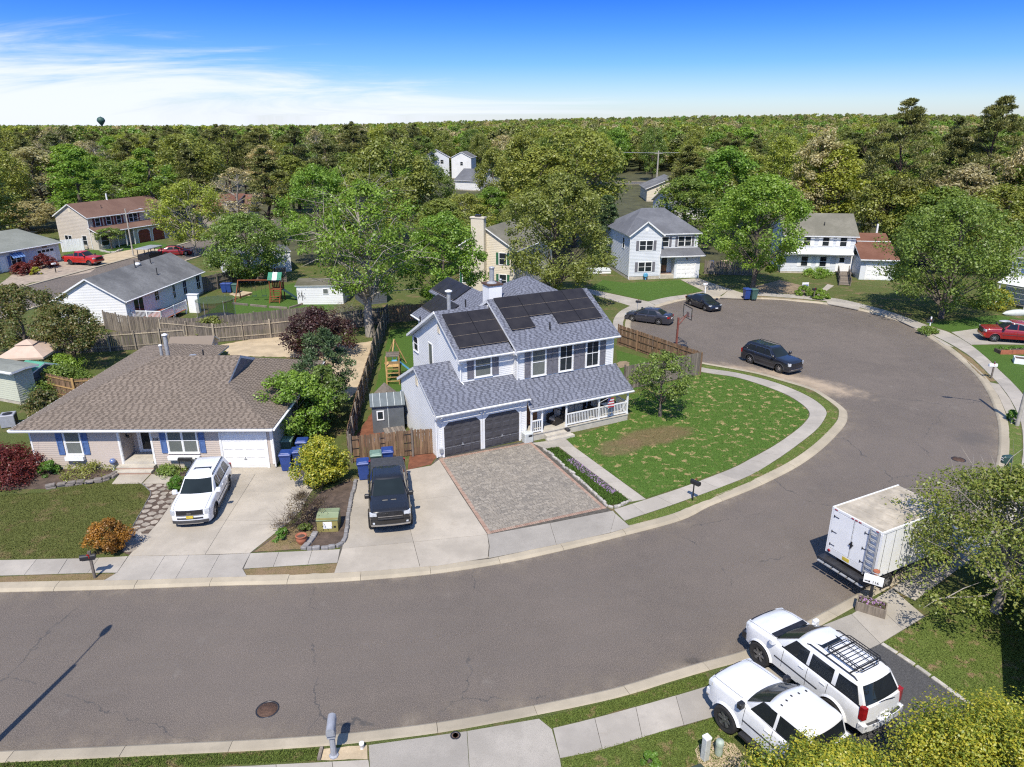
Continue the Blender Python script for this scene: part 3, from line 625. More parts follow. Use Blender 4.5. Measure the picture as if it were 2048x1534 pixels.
# ================================================================== HOUSES
def siding_mat(name, c, var=0.05):
    g = NG(name); f = g.noise(0.5, 4); k = g.noise(9, 3, 0.7, stretch=(1, 1, 0.15))
    col = g.mix(g.rng(f, 0.3, 0.75), tuple(x * (1 - var) for x in c), tuple(min(0.86, x * (1 + var)) for x in c))
    col = g.mix(g.rng(k, 0.55, 0.85, 0, 0.22), col, tuple(x * 0.7 for x in c)); return g.done(col, 0.6, spec=0.3)
M['sid_white'] = siding_mat('white_siding', (0.70, 0.70, 0.69)); M['sid_tan'] = siding_mat('tan_siding', (0.50, 0.425, 0.365)); M['sid_grey'] = siding_mat('pale_grey_siding', (0.60, 0.62, 0.65))
M['sid_beige'] = siding_mat('beige_siding', (0.52, 0.46, 0.39)); M['sid_cream'] = siding_mat('cream_siding', (0.64, 0.57, 0.45)); M['sid_green'] = siding_mat('pale_green_siding', (0.50, 0.51, 0.41)); M['sid_brown'] = siding_mat('taupe_siding', (0.33, 0.285, 0.245))
M['slate_side'] = siding_mat('slate_siding', (0.055, 0.06, 0.075)); M['found'] = plain('foundation_block', (0.48, 0.43, 0.35), 0.9, 0.15, 2, fine=20)
def shingle_mat(name, c, c2, v=0.13):
    """laminated shingles: long pale tabs; the short gaps between them use the dark twin of the material"""
    for nm, q in ((name, c), (name + '_dark', c2)):
        g = NG(nm); r = g.math('FRACT', g.math('ADD', g.island, g.orand)); f = g.noise(60, 2, 0.8); b = g.noise(0.35, 4, 0.65, stretch=(1, 1, 0.4))
        col = g.ramp(r, [(0, tuple(x * (1 - v) for x in q)), (1, tuple(x * (1 + v) for x in q))])
        col = g.mix(g.rng(f, 0.35, 0.75, 0, 0.35), col, tuple(x * 0.5 for x in q)); col = g.mix(g.rng(b, 0.4, 0.75, 0, 0.35), col, tuple(x * 0.74 for x in q)); M[nm] = g.done(col, 0.92, spec=0.2)
    return M[name]
M['sh_blue'] = shingle_mat('sh_blue', (0.182, 0.192, 0.232), (0.105, 0.111, 0.138)); M['sh_tan'] = shingle_mat('sh_tan', (0.222, 0.180, 0.143), (0.135, 0.108, 0.086))
def far_roof(name, a, b, streak=0.0):
    g = NG(name); f = g.noise(5, 4, 0.7, stretch=(0.6, 0.6, 6)); k = g.noise(0.35, 5, 0.65); h = g.noise(30, 2, 0.8)
    col = g.mix(g.rng(k, 0.35, 0.68), a, b); col = g.mix(g.rng(f, 0.4, 0.7, 0, 0.5), col, tuple(x * 0.72 for x in a)); col = g.mix(g.rng(h, 0.4, 0.7, 0, 0.4), col, tuple(x * 0.5 for x in a)); return g.done(col, 0.93, spec=0.15)
M['roof_grey'] = far_roof('grey_roof', (0.135, 0.135, 0.135), (0.24, 0.24, 0.235)); M['roof_brown'] = far_roof('brown_roof', (0.17, 0.10, 0.075), (0.22, 0.135, 0.10)); M['roof_slate'] = far_roof('slate_roof', (0.125, 0.128, 0.14), (0.185, 0.19, 0.205))
M['roof_olive'] = far_roof('olive_grey_roof', (0.17, 0.16, 0.125), (0.24, 0.225, 0.18)); M['roof_red'] = far_roof('red_brown_roof', (0.16, 0.075, 0.05), (0.21, 0.105, 0.072)); M['roof_sage'] = far_roof('sage_grey_roof', (0.215, 0.225, 0.195), (0.27, 0.28, 0.245))
M['blue_shutter'] = plain('blue_shutter', (0.075, 0.135, 0.30), 0.55, 0.15, 5); M['grey_shutter'] = plain('grey_shutter', (0.15, 0.145, 0.165), 0.55, 0.15, 5); M['maroon'] = plain('maroon_shutter', (0.12, 0.022, 0.025), 0.55, 0.15, 5); M['green_sh'] = plain('green_shutter', (0.03, 0.12, 0.06), 0.5, 0.15, 5)
M['dark_door'] = plain('charcoal_garage_door', (0.062, 0.06, 0.066), 0.5, 0.12, 2); M['red_door'] = plain('red_brown_garage_door', (0.19, 0.035, 0.025), 0.5, 0.12, 2)
M['porch_floor'] = plain('porch_concrete', (0.47, 0.43, 0.36), 0.85, 0.12, 2, fine=30); M['door_brown'] = plain('brown_door', (0.17, 0.07, 0.03), 0.5, 0.2, 4)

def clipz(poly, z0, z1):
    for zc, keep in ((z0, 1), (z1, -1)):
        o = []
        for i in range(len(poly)):
            p, q = poly[i], poly[(i + 1) % len(poly)]; a, b = (p[1] - zc) * keep, (q[1] - zc) * keep
            if a >= 0: o.append(p)
            if a * b < 0: t = a / (a - b); o.append((p[0] + (q[0] - p[0]) * t, zc))
        poly = o
        if len(poly) < 3: return []
    return poly
class Wall:
    """a vertical wall plane: s along it, z up, d outward"""
    def __init__(s, p0, p1):
        s.o = Vector((p0[0], p0[1], 0)); dd = Vector((p1[0] - p0[0], p1[1] - p0[1], 0)); s.len = dd.length; s.d = dd.normalized(); s.n = Vector((s.d.y, -s.d.x, 0))
        s.m = Matrix(((s.d.x, s.n.x, 0, s.o.x), (s.d.y, s.n.y, 0, s.o.y), (0, 0, 1, 0), (0, 0, 0, 1)))
    def pt(s, a, z, d=0.0): return s.o + s.d * a + s.n * d + Vector((0, 0, z))
    def box(s, mb, a0, a1, z0, z1, d0, d1, mi=0):
        vs = [s.pt(a, z, d) for z in (z0, z1) for a, d in ((a0, d1), (a1, d1), (a1, d0), (a0, d0))]
        return mb.add(vs, [(3, 2, 1, 0), (4, 5, 6, 7), (0, 1, 5, 4), (1, 2, 6, 5), (2, 3, 7, 6), (3, 0, 4, 7)], mi)
def siding(parent, W, poly, mat, lap=0.115, out=0.016, name='wall'):
    mb = MB(); z = min(p[1] for p in poly); zt = max(p[1] for p in poly)
    while z < zt - 1e-4:
        z1 = min(z + lap, zt); cp = clipz(poly, z, z1)
        if cp:
            vs = [W.pt(a, q, out - (q - z) / lap * (out - 0.002)) for a, q in cp]; mb.add(vs, [tuple(range(len(vs)))])
            lo = sorted([p for p in cp if abs(p[1] - z) < 1e-5])
            if len(lo) >= 2: a, b = lo[0][0], lo[-1][0]; mb.add([W.pt(a, z, 0.0), W.pt(b, z, 0.0), W.pt(b, z, out), W.pt(a, z, out)], [(0, 1, 2, 3)])
        z = z1
    return mb.build(name, mat, parent)
def window(parent, W, s, z, w, h, trim='trim', gl='glass', rail=True, mull=0, sill=True, tw=0.07, grid=False):
    """s, z: lower left corner of the opening"""
    f = MB()
    for a0, a1, z0, z1 in ((s - tw, s, z - tw, z + h + tw), (s + w, s + w + tw, z - tw, z + h + tw), (s, s + w, z + h, z + h + tw), (s, s + w, z - tw, z)): W.box(f, a0, a1, z0, z1, 0.0, 0.055)
    cols = mull + 1; cw = w / cols
    for i in range(1, cols): W.box(f, s + cw * i - 0.035, s + cw * i + 0.035, z, z + h, 0.0, 0.05)
    if rail:
        for i in range(cols): W.box(f, s + cw * i + 0.035 * (i > 0), s + cw * (i + 1) - 0.035 * (i < cols - 1), z + h * 0.49, z + h * 0.49 + 0.045, 0.0, 0.046)
    wo = f.build('window', M[trim], parent)
    for i in range(cols):
        for k in range(2 if rail else 1):
            p = MB(); z0, z1 = (z, z + h) if not rail else ((z, z + h * 0.49) if k == 0 else (z + h * 0.49 + 0.045, z + h))
            a0, a1 = s + cw * i + 0.035 * (i > 0), s + cw * (i + 1) - 0.035 * (i < cols - 1)
            if rail:
                t = 0.03
                W.box(p, a0, a0 + t, z0, z1, 0.0, 0.034 if k == 0 else 0.042, 1); W.box(p, a1 - t, a1, z0, z1, 0.0, 0.034 if k == 0 else 0.042, 1)
                a0 += t; a1 -= t
            W.box(p, a0, a1, z0, z1, 0.0, 0.022 if k == 0 else 0.03)
            if grid:
                am = (a0 + a1) / 2; W.box(p, am - 0.012, am + 0.012, z0, z1, 0.02, 0.036, 1)
            p.build('pane', [M[gl if not isinstance(gl, tuple) else gl[k % len(gl)]], M[trim]], wo)
    if sill:
        q = MB(); W.box(q, s - tw - 0.03, s + w + tw + 0.03, z - tw - 0.035, z - tw, 0.0, 0.09); q.build('sill', M[trim], wo)
    return wo
def shutter(parent, W, s, z, w, h, mat):
    f = MB(); t = 0.06
    W.box(f, s, s + w, z, z + h, 0.0, 0.035)
    for a0, a1, z0, z1 in ((s, s + t, z, z + h), (s + w - t, s + w, z, z + h), (s + t, s + w - t, z, z + t), (s + t, s + w - t, z + h - t, z + h), (s + t, s + w - t, z + h / 2 - t / 2, z + h / 2 + t / 2)): W.box(f, a0, a1, z0, z1, 0.035, 0.055)
    return f.build('shutter', M[mat], parent)
def far_window(parent, W, s, z, w, h, sh=None, shw=0.35, mull=0, rail=True):
    window(parent, W, s, z, w, h, rail=rail, mull=mull, sill=False)
    if sh:
        for a in (s - 0.09 - shw, s + w + 0.09): q = MB(); W.box(q, a, a + shw, z - 0.05, z + h + 0.05, 0, 0.05); q.build('shutter', M[sh], parent)
def garage_door(parent, W, s, z, w, h, mat, rows=4, cols=4, trim='trim', chamfer=0.3, handle=True, lites=False):
    f = MB(); tw = 0.13
    W.box(f, s - tw, s, z, z + h + tw, 0, 0.06); W.box(f, s + w, s + w + tw, z, z + h + tw, 0, 0.06); W.box(f, s, s + w, z + h, z + h + tw, 0, 0.06)
    if chamfer:
        for a, q in ((s, 1), (s + w, -1)):
            v = [W.pt(a, z + h - chamfer, e) for e in (0, 0.056)] + [W.pt(a, z + h, e) for e in (0, 0.056)] + [W.pt(a + q * chamfer, z + h, e) for e in (0, 0.056)]
            f.add(v, [(1, 5, 3) if q > 0 else (1, 3, 5), (0, 1, 5, 4) if q < 0 else (0, 4, 5, 1)])
    fr = f.build('door_frame', M[trim], parent)
    d = MB(); rh = h / rows
    for r in range(rows): W.box(d, s, s + w, z + r * rh + 0.006, z + (r + 1) * rh - 0.006, -0.05, 0.019)
    W.box(d, s, s + w, z, z + h, -0.06, 0.013)
    do = d.build('garage_door', M[mat], parent)
    cw = w / cols
    for r in range(rows):
        for c in range(cols):
            p = MB(); a0, a1, z0, z1 = s + c * cw + 0.07, s + (c + 1) * cw - 0.07, z + r * rh + 0.09, z + (r + 1) * rh - 0.09
            W.box(p, a0, a1, z0, z1, 0.0, 0.026); b = 0.05
            vs = [W.pt(a0, z0, 0.026), W.pt(a1, z0, 0.026), W.pt(a1, z1, 0.026), W.pt(a0, z1, 0.026), W.pt(a0 + b, z0 + b, 0.042), W.pt(a1 - b, z0 + b, 0.042), W.pt(a1 - b, z1 - b, 0.042), W.pt(a0 + b, z1 - b, 0.042)]
            p.add(vs, [(0, 1, 5, 4), (1, 2, 6, 5), (2, 3, 7, 6), (3, 0, 4, 7), (4, 5, 6, 7)])
            p.build('panel', M['glass'] if lites and r == rows - 1 else M[mat], do)
    if handle: q = MB(); W.box(q, s + w / 2 - 0.08, s + w / 2 + 0.08, z + rh * 1.02, z + rh * 1.02 + 0.04, 0.02, 0.07); W.box(q, s + w / 2 - 0.02, s + w / 2 + 0.02, z + rh * 1.0, z + rh * 1.3, 0.02, 0.05); q.build('handle', M['grey_metal'], do)
    return do
SH_MESH = {}
def roof(parent, planes, mat, shingle=0, trim='trim', thick=0.16, far=None):
    """planes: lists of 3D points (planar, convex), first edge = the eave, winding seen from above counter-clockwise"""
    dk = MB()
    for P in planes: dk.slab3(P, thick, 0, 1)
    ro = dk.build('roof', [M[far or mat], M[trim]], parent)
    if not shingle: return ro
    cand, joined = [], MB(); ex = 0.145; dark = False; mats = [M[mat], M[mat + '_dark']]
    for P in planes:
        P = [Vector(p) for p in P]; e = (P[1] - P[0]).normalized(); nn = Vector((0, 0, 0))
        for i in range(len(P)): nn += P[i].cross(P[(i + 1) % len(P)])
        nn.normalize(); t = nn.cross(e).normalized(); O = P[0]
        q2 = [((p - O).dot(e), (p - O).dot(t)) for p in P]; bmax = max(q[1] for q in q2); b = -0.02
        while b < bmax - 0.02:
            st = clipz([(x, max(y, -0.02) if y > 1e-4 else y - 0.02) for x, y in q2], b, b + ex)
            if st:
                lo = min(x for x, _ in st); hi = max(x for x, _ in st)
                l0 = [x for x, y in st if abs(y - b) < 2e-3]; l1 = [x for x, y in st if abs(y - b - ex) < 2e-3]
                inlo, inhi = (max(min(l0), min(l1)), min(max(l0), max(l1))) if l0 and l1 else (1e9, -1e9)
                a = lo - rnd.uniform(0, 0.25)
                while a < hi:
                    dark = not dark; wd = rnd.choice((0.10, 0.15) if dark else (0.2, 0.28)); hh = 0.005 if dark else 0.016; a1 = a + wd
                    if a >= inlo and a1 <= inhi and b + ex <= bmax: cand.append((O + e * a + t * b, wd, hh, e, t, nn, int(dark)))
                    else:
                        A, B = max(a, lo), min(a1, hi)
                        if B - A > 0.02:
                            cp = [(A, b), (B, b), (B, b + ex), (A, b + ex)]
                            # clip the cell to the strip polygon
                            for i in range(len(st)):
                                p, q = Vector(st[i]), Vector(st[(i + 1) % len(st)]); o = []
                                for j in range(len(cp)):
                                    u, v = Vector(cp[j]), Vector(cp[(j + 1) % len(cp)]); du, dv = (q - p).cross(u - p), (q - p).cross(v - p)
                                    if du >= -1e-7: o.append(tuple(u))
                                    if du * dv < 0: o.append(tuple(u.lerp(v, du / (du - dv))))
                                cp = o
                                if len(cp) < 3: break
                            if len(cp) >= 3: joined.add([O + e * x + t * y + nn * (0.003 + hh * (1 - (y - b) / ex)) for x, y in cp], [tuple(range(len(cp)))], int(dark))
                    a = a1
            b += ex
    pm_ = parent.matrix_basis if parent else Matrix()
    cand.sort(key=lambda c: (pm_ @ c[0] - cam.location).length)
    sg = lambda wd, hh: [(0.003, 0, 0.0), (wd - 0.003, 0, 0.0), (wd - 0.003, 0, hh + 0.002), (0.003, 0, hh + 0.002), (wd - 0.003, ex + 0.01, 0.002), (0.003, ex + 0.01, 0.002)]
    fcs = [(0, 1, 2, 3), (3, 2, 4, 5), (1, 4, 2), (0, 3, 5)]
    for k, (o, wd, hh, e, t, nn, dk_) in enumerate(cand):
        if k < 299:
            key = (wd, hh, mat, dk_)
            if key not in SH_MESH: SH_MESH[key] = MB().add(sg(wd, hh), fcs).mesh('shingle', mats[dk_])
            s = link('shingle', SH_MESH[key], ro); s.matrix_local = Matrix(((e.x, t.x, nn.x, o.x), (e.y, t.y, nn.y, o.y), (e.z, t.z, nn.z, o.z), (0, 0, 0, 1)))
        else: joined.add([o + e * x + t * y + nn * z for x, y, z in sg(wd, hh)], fcs, dk_)
    tag(joined.build('shingle', mats, ro), kind='stuff'); return ro
def gutter(parent, a, b, r=0.06, mat='trim'):
    a, b = Vector(a), Vector(b); d = (b - a).normalized(); n = Vector((d.y, -d.x, 0))
    g = MB(); pr = [(-0.01, 0.02), (0.11, 0.02), (0.13, 0.0), (0.10, -0.08), (0.0, -0.1), (-0.01, -0.1)]
    vs = [p + n * x + Vector((0, 0, z)) for p in (a, b) for x, z in pr]; k = len(pr)
    g.add(vs, [(i, (i + 1) % k, k + (i + 1) % k, k + i) for i in range(k)] + [tuple(range(k))[::-1], tuple(range(k, 2 * k))]); return g.build('gutter', M[mat], parent)
def downspout(parent, pts, mat='trim'):
    return MB().tube(pts, 0.045, 6, smooth=False).build('downspout', M[mat], parent)
def pipe_vent(parent, u, v, z0, z1, r=0.05, mat='dark_metal', cap=None, name='vent_pipe'):
    b = MB(); b.lathe([(r, z0), (r, z1)] if not cap else [(r, z0), (r, z1 - 0.2), (r * 1.0, z1 - 0.12)], 10, 0, None, True, (u, v))
    if cap: b.lathe([(r * 0.4, z1 - 0.14), (cap, z1 - 0.12), (cap, z1 - 0.06), (cap * 0.4, z1), (0.0, z1)], 12, 1 if isinstance(mat, tuple) else 0, None, True, (u, v))
    b.lathe([(r * 2.4, z0 - 0.02), (r * 1.1, z0 + 0.12)], 10, 0, None, True, (u, v))
    return b.build(name, [M[m] for m in (mat if isinstance(mat, tuple) else (mat,))], parent)
def porch_light(parent, W, s, z):
    b = MB(); W.box(b, s - 0.05, s + 0.05, z - 0.08, z + 0.08, 0, 0.03); c = W.pt(s, z - 0.03, 0.12); b.lathe([(0.03, c.z - 0.1), (0.07, c.z - 0.08), (0.06, c.z + 0.06), (0.02, c.z + 0.1)], 8, 0, None, True, (c.x, c.y))
    return b.build('wall_lamp', M['black'], parent)
def flood(parent, W, s, z):
    b = MB(); W.box(b, s - 0.06, s + 0.06, z - 0.06, z + 0.06, 0, 0.05)
    for q in (-1, 1): c = W.pt(s + q * 0.12, z, 0.14); b.tube([W.pt(s, z, 0.04), W.pt(s + q * 0.08, z + 0.03, 0.1)], 0.015, 6); b.tube([c + Vector((0, 0, 0.06)), c - Vector((0, 0, 0.06)) + W.n * 0.06], [0.045, 0.075], 8)
    return b.build('floodlight', M['trim'], parent)
SL = 0.557
M['solar'] = None
g = NG('solar_panel'); f = g.noise(1.2, 3); h = g.noise(40, 2)
col = g.mix(g.rng(f, 0.3, 0.7), (0.019, 0.017, 0.019), (0.030, 0.027, 0.028)); col = g.mix(g.rng(h, 0.45, 0.7, 0, 0.4), col, (0.04, 0.037, 0.036)); M['solar'] = g.done(col, 0.38, spec=0.3)
M['solar_edge'] = plain('panel_frame', (0.018, 0.017, 0.018), 0.4, 0.2, 4); M['solar_line'] = plain('panel_gap', (0.30, 0.24, 0.17), 0.5, 0.1, 4)
def solar(parent, O, e, t, n, a0, a1, b0, b1, lift=0.09):
    """one panel: along e from a0 to a1, up the slope t from b0 to b1"""
    m = Matrix(((e.x, t.x, n.x, O.x), (e.y, t.y, n.y, O.y), (e.z, t.z, n.z, O.z), (0, 0, 0, 1))); q = MB()
    q.box(a0, a1, b0, b1, lift, lift + 0.04, 1, m); q.box(a0 + 0.012, a1 - 0.012, b0 + 0.012, b1 - 0.012, lift + 0.03, lift + 0.0425, 0, m)
    q.box(a0 + 0.01, a1 - 0.01, b0 - 0.014, b0 - 0.002, lift + 0.01, lift + 0.043, 2, m)
    return q.build('solar_panel', [M['solar'], M['solar_edge'], M['solar_line']], parent)

# ------------------------------------------------------------------ the white two-storey house with solar panels
H1 = thing('house', 'white two-storey house with blue-grey shingle roof, black solar panels and double charcoal garage', 'house', (HO.x, HO.y, 0), HA)
GW, GD, UL0, UL1, UR1 = 5.95, 6.1, 2.2, 5.75, 13.0
FV, RV = 1.4, 1.0                               # upper front walls, left and right block
RIDGE, BACK = 4.7, 8.4
ge = lambda v: 2.94 + SL * (v + 0.4)            # garage roof height
# walls
wf = Wall((0, 0), (GW, 0))
siding(H1, wf, [(0, 0.1), (GW, 0.1), (GW, 3.0), (0, 3.0)], M['sid_white'])
wl = Wall((0, GD), (0, 0))
siding(H1, wl, [(0, 0.1), (GD, 0.1), (GD, 3.05), (GD - 3.05, ge(3.05) - 0.1), (0, 3.05)], M['sid_white'])
wul = Wall((UL0, FV), (UL1, FV)); siding(H1, wul, [(0, 3.5), (UL1 - UL0, 3.5), (UL1 - UL0, 5.65), (0, 5.65)], M['sid_white'])
wur = Wall((UL1, RV), (UR1, RV)); siding(H1, wur, [(0, 0.3), (UR1 - UL1, 0.3), (UR1 - UL1, 5.75), (0, 5.75)], M['sid_white'])
wgl = Wall((UL0, BACK + 1.4), (UL0, FV)); gl_ = BACK + 1.4 - FV
siding(H1, wgl, [(0, 0.1), (gl_, 0.1), (gl_, 5.68), (gl_ - (RIDGE - FV), 5.6 + SL * 3.7 - 0.14), (0, 4.75)], M['sid_white'])
wst = Wall((UL1, FV + 0.02), (UL1, RV)); siding(H1, wst, [(0, 3.2), (FV - RV, 3.2), (FV - RV, 5.8), (0, 5.95)], M['sid_white'])
wri = Wall((UR1, RV), (UR1, BACK + 0.8)); dr = BACK + 0.8 - RV
siding(H1, wri, [(0, 0.1), (dr, 0.1), (dr, 5.4), (RIDGE - RV, 5.72 + SL * 4.1 - 0.15), (0, 5.8)], M['sid_white'])
wba = Wall((UR1, BACK + 0.8), (0, BACK + 0.8)); siding(H1, wba, [(0, 0.1), (UR1 - UL0, 0.1), (UR1 - UL0, 5.3), (0, 5.3)], M['sid_white'])
wgb = Wall((UL0, GD), (0, GD)); siding(H1, wgb, [(0, 0.1), (UL0, 0.1), (UL0, 3.0), (0, 3.0)], M['sid_white'])
fb = MB(); fb.box(-0.01, GW - 0.02, 0.012, GD - 0.02, -0.05, 0.12); fb.box(UL0 + 0.02, UR1 - 0.02, RV + 0.03, BACK + 0.75, -0.05, 0.12); fb.build('foundation', M['found'], H1)
# white corner boards
for W_, a, z0, z1 in ((wf, 0.0, 0.1, 2.95), (wf, GW - 0.1, 0.1, 2.95), (wul, 0.0, 3.6, 5.6), (wur, 0.0, 3.4, 5.7), (wur, UR1 - UL1 - 0.1, 0.5, 5.7), (wl, GD - 0.1, 0.1, 2.95), (wgl, gl_ - 0.1, 3.6, 5.6), (wri, 0.0, 0.1, 5.7)): WB('corner_board', 'trim', H1, W_, a, a + 0.1, z0, z1, 0.0, 0.028)
# roofs
def gable_planes(u0, u1, v0, vr, v1, ze, zr, zb): return [[(u0, v0, ze), (u1, v0, ze), (u1, vr, zr), (u0, vr, zr)], [(u1, v1, zb), (u0, v1, zb), (u0, vr, zr), (u1, vr, zr)]]
zr1, zr2 = 5.6 + SL * 3.7, 5.72 + SL * 4.1
pl = gable_planes(-0.2, GW + 0.03, -0.4, 3.05, GD + 0.3, 2.94, ge(3.05), 3.1)
pl[1] = [(UL0, GD + 0.3, 3.1), (-0.2, GD + 0.3, 3.1), (-0.2, 3.05, ge(3.05)), (UL0, 3.05, ge(3.05))]
P0 = [[(-0.2, -0.4, 2.94), (GW + 0.03, -0.4, 2.94), (GW + 0.03, RV, ge(RV)), (-0.2, RV, ge(RV))], [(-0.2, RV, ge(RV)), (GW - 0.22, RV, ge(RV)), (UL1 - 0.02, FV, ge(FV)), (-0.2, FV, ge(FV))], [(-0.2, FV, ge(FV)), (UL0, FV, ge(FV)), (UL0, 3.05, ge(3.05)), (-0.2, 3.05, ge(3.05))], pl[1]]
roof(H1, P0, 'sh_blue', 1)
pe = lambda v: 2.16 + 1.46 / 1.65 * (v + 0.45)
roof(H1, [[(6.0, -0.45, 2.16), (13.75, -0.45, 2.16), (13.25, RV + 0.02, 3.62), (6.0, RV + 0.02, 3.62)], ], 'sh_blue', 1)
roof(H1, [[(UL0 - 0.3, 1.0, 5.6), (UL1 - 0.2, 1.0, 5.6), (UL1 - 0.2, RIDGE, zr1), (UL0 - 0.3, RIDGE, zr1)], [(UL1, BACK + 1.7, 4.83), (UL0 - 0.35, BACK + 1.7, 4.83), (UL0 - 0.35, RIDGE, zr1), (UL1, RIDGE, zr1)]], 'sh_blue', 1)
roof(H1, [[(UL1 - 0.2, 0.6, 5.72), (UR1 + 0.2, 0.6, 5.72), (UR1 + 0.2, RIDGE, zr2), (UL1 - 0.2, RIDGE, zr2)], [(UR1 + 0.2, BACK + 1.1, 5.49), (UL1 - 0.2, BACK + 1.1, 5.49), (UL1 - 0.2, RIDGE, zr2), (UR1 + 0.2, RIDGE, zr2)]], 'sh_blue', 1)
wz = lambda u: 7.0 - SL * abs(u - 8.1)
roof(H1, [[(4.2, 15.4, wz(4.2)), (4.2, 8.0, wz(4.2)), (8.1, 8.0, 7.0), (8.1, 15.4, 7.0)], [(6.35, 17.2, wz(6.35)), (6.35, 15.4, wz(6.35)), (8.1, 15.4, 7.0), (8.1, 17.2, 7.0)], [(12.0, 8.0, wz(12.0)), (12.0, 17.2, wz(12)), (8.1, 17.2, 7.0), (8.1, 8.0, 7.0)]], 'sh_blue', 1)
ax, ay, az, hw = 12.3, 11.7, 7.72, 3.4          # hipped wing at the rear right
roof(H1, [[(ax - hw, ay - hw, az - SL * hw), (ax + hw, ay - hw, az - SL * hw), (ax, ay, az)], [(ax + hw, ay - hw, az - SL * hw), (ax + hw, ay + hw, az - SL * hw), (ax, ay, az)], [(ax - hw, ay + hw, az - SL * hw), (ax - hw, ay - hw, az - SL * hw), (ax, ay, az)], [(ax + hw, ay + hw, az - SL * hw), (ax - hw, ay + hw, az - SL * hw), (ax, ay, az)]], 'sh_blue', 1)
bw = MB(); bw.box(4.6, 11.7, BACK + 0.85, 15.1, 0.02, 4.6); bw.box(6.6, 11.7, 15.1, 16.9, 0.02, 5.6); bw.box(9.2, 15.4, 9.3, 14.8, 0.02, 5.7); bw.build('rear_wing_wall', M['sid_white'], H1)
for a, b_ in (((-0.2, -0.42, 2.86), (GW + 0.03, -0.42, 2.86)), ((6.0, -0.47, 2.08), (13.75, -0.47, 2.08)), ((UL0 - 0.3, 0.98, 5.52), (UL1 - 0.2, 0.98, 5.52)), ((UL1 - 0.2, 0.58, 5.64), (UR1 + 0.2, 0.58, 5.64)), ((4.18, 15.4, 4.75), (4.18, 9.9, 4.75))): gutter(H1, a, b_)
downspout(H1, [(UL0 - 0.25, 0.93, 5.45), (UL0 - 0.15, 1.15, 5.2), (UL0 - 0.04, 1.32, 5.05), (UL0 - 0.04, 1.32, 4.05), (UL0 + 0.1, 1.2, 3.88)])
downspout(H1, [(UL1 - 0.12, 0.55, 5.55), (UL1 - 0.05, 0.8, 5.25), (UL1 + 0.05, 0.94, 5.1), (UL1 + 0.05, 0.94, 3.65), (UL1 + 0.25, 0.85, 3.5)])
downspout(H1, [(-0.12, -0.45, 2.8), (-0.1, -0.2, 2.55), (-0.06, -0.06, 2.4), (-0.06, -0.06, 0.1)])
downspout(H1, [(13.65, -0.45, 2.05), (13.45, -0.28, 1.9), (13.42, -0.28, 1.75), (13.42, -0.28, 0.1)])
# boxed eave returns at the gables, louvre vents
ev_ = MB(); ev_.box(UL0 - 0.3, UL0 + 0.02, 1.0, 1.42, 5.28, 5.46); ev_.box(UL1 - 0.2, UL1 + 0.02, 0.6, 1.02, 5.4, 5.58); ev_.box(-0.2, 0.02, -0.38, 0.02, 2.64, 2.8); ev_.build('eave_return', M['trim'], H1)
for W_, s, z in ((wgl, gl_ - (RIDGE - FV) + 0.0, 6.55), (wl, GD - 3.05, 3.95)):
    q = MB(); W_.box(q, s - 0.16, s + 0.16, z - 0.35, z + 0.35, 0, 0.05)
    for k in range(6): W_.box(q, s - 0.13, s + 0.13, z - 0.3 + k * 0.1, z - 0.24 + k * 0.1, 0.05, 0.065)
    q.build('gable_vent', M['sid_cream'], H1)
# solar panels
tv = Vector((0, math.cos(math.atan(SL)), math.sin(math.atan(SL)))); nv = Vector((0, -tv.z, tv.y)); ex_ = Vector((1, 0, 0)); cs = tv.y
for c in range(2):
    for r in range(3): solar(H1, Vector((2.25, 1.0, 5.6)), ex_, tv, nv, c * 1.68, c * 1.68 + 1.655, (1.66 - 1.0) / cs + r * 1.01, (1.66 - 1.0) / cs + r * 1.01 + 0.99)
for c in range(4):
    for r in range(3):
        if r == 0 and c == 1: continue
        solar(H1, Vector((5.98, 0.6, 5.72)), ex_, tv, nv, c * 1.69, c * 1.69 + 1.665, (2.03 - 0.6) / cs + r * 1.01, (2.03 - 0.6) / cs + r * 1.01 + 0.99)
tl = Vector((math.cos(math.atan(SL)), 0, math.sin(math.atan(SL)))); nl = Vector((-tl.z, 0, tl.x)); el = Vector((0, -1, 0))
for k in range(4): solar(H1, Vector((4.2, 15.25, wz(4.2))), el, tl, nl, k * 1.02, k * 1.02 + 1.0, 0.9, 2.55, 0.07)
for k in range(4): solar(H1, Vector((4.2, 17.1, wz(4.2))), el, tl, nl, k * 1.14, k * 1.14 + 1.12, 2.72, 4.4, 0.07)
# openings
garage_door(H1, wf, 0.42, 0.02, 2.36, 2.18, 'dark_door'); garage_door(H1, wf, 3.06, 0.02, 2.36, 2.18, 'dark_door')
flood(H1, wf, 2.92, 2.42); flood(H1, wf, 0.12, 2.6)
window(H1, wul, 0.95, 4.2, 1.05, 1.25, gl='glass_light'); shutter(H1, wul, 0.42, 4.12, 0.42, 1.4, 'grey_shutter'); shutter(H1, wul, 2.1, 4.12, 0.42, 1.4, 'grey_shutter')
for k, u in enumerate((6.88, 8.88, 10.9)):
    s = u - UL1; window(H1, wur, s, 3.78, 0.92, 1.68, gl=('glass_light', 'glass', 'glass')[k] if k else 'glass_light', grid=k > 0); shutter(H1, wur, s - 0.55, 3.7, 0.42, 1.85, 'grey_shutter'); shutter(H1, wur, s + 1.05, 3.7, 0.42, 1.85, 'grey_shutter')
window(H1, wgl, gl_ - (6.6 - FV), 3.6, 0.62, 1.5, rail=False, gl='glass_light', sill=False); window(H1, wgl, 0.35, 3.9, 0.75, 0.95)
window(H1, wgl, 0.6, 1.0, 0.9, 1.2)
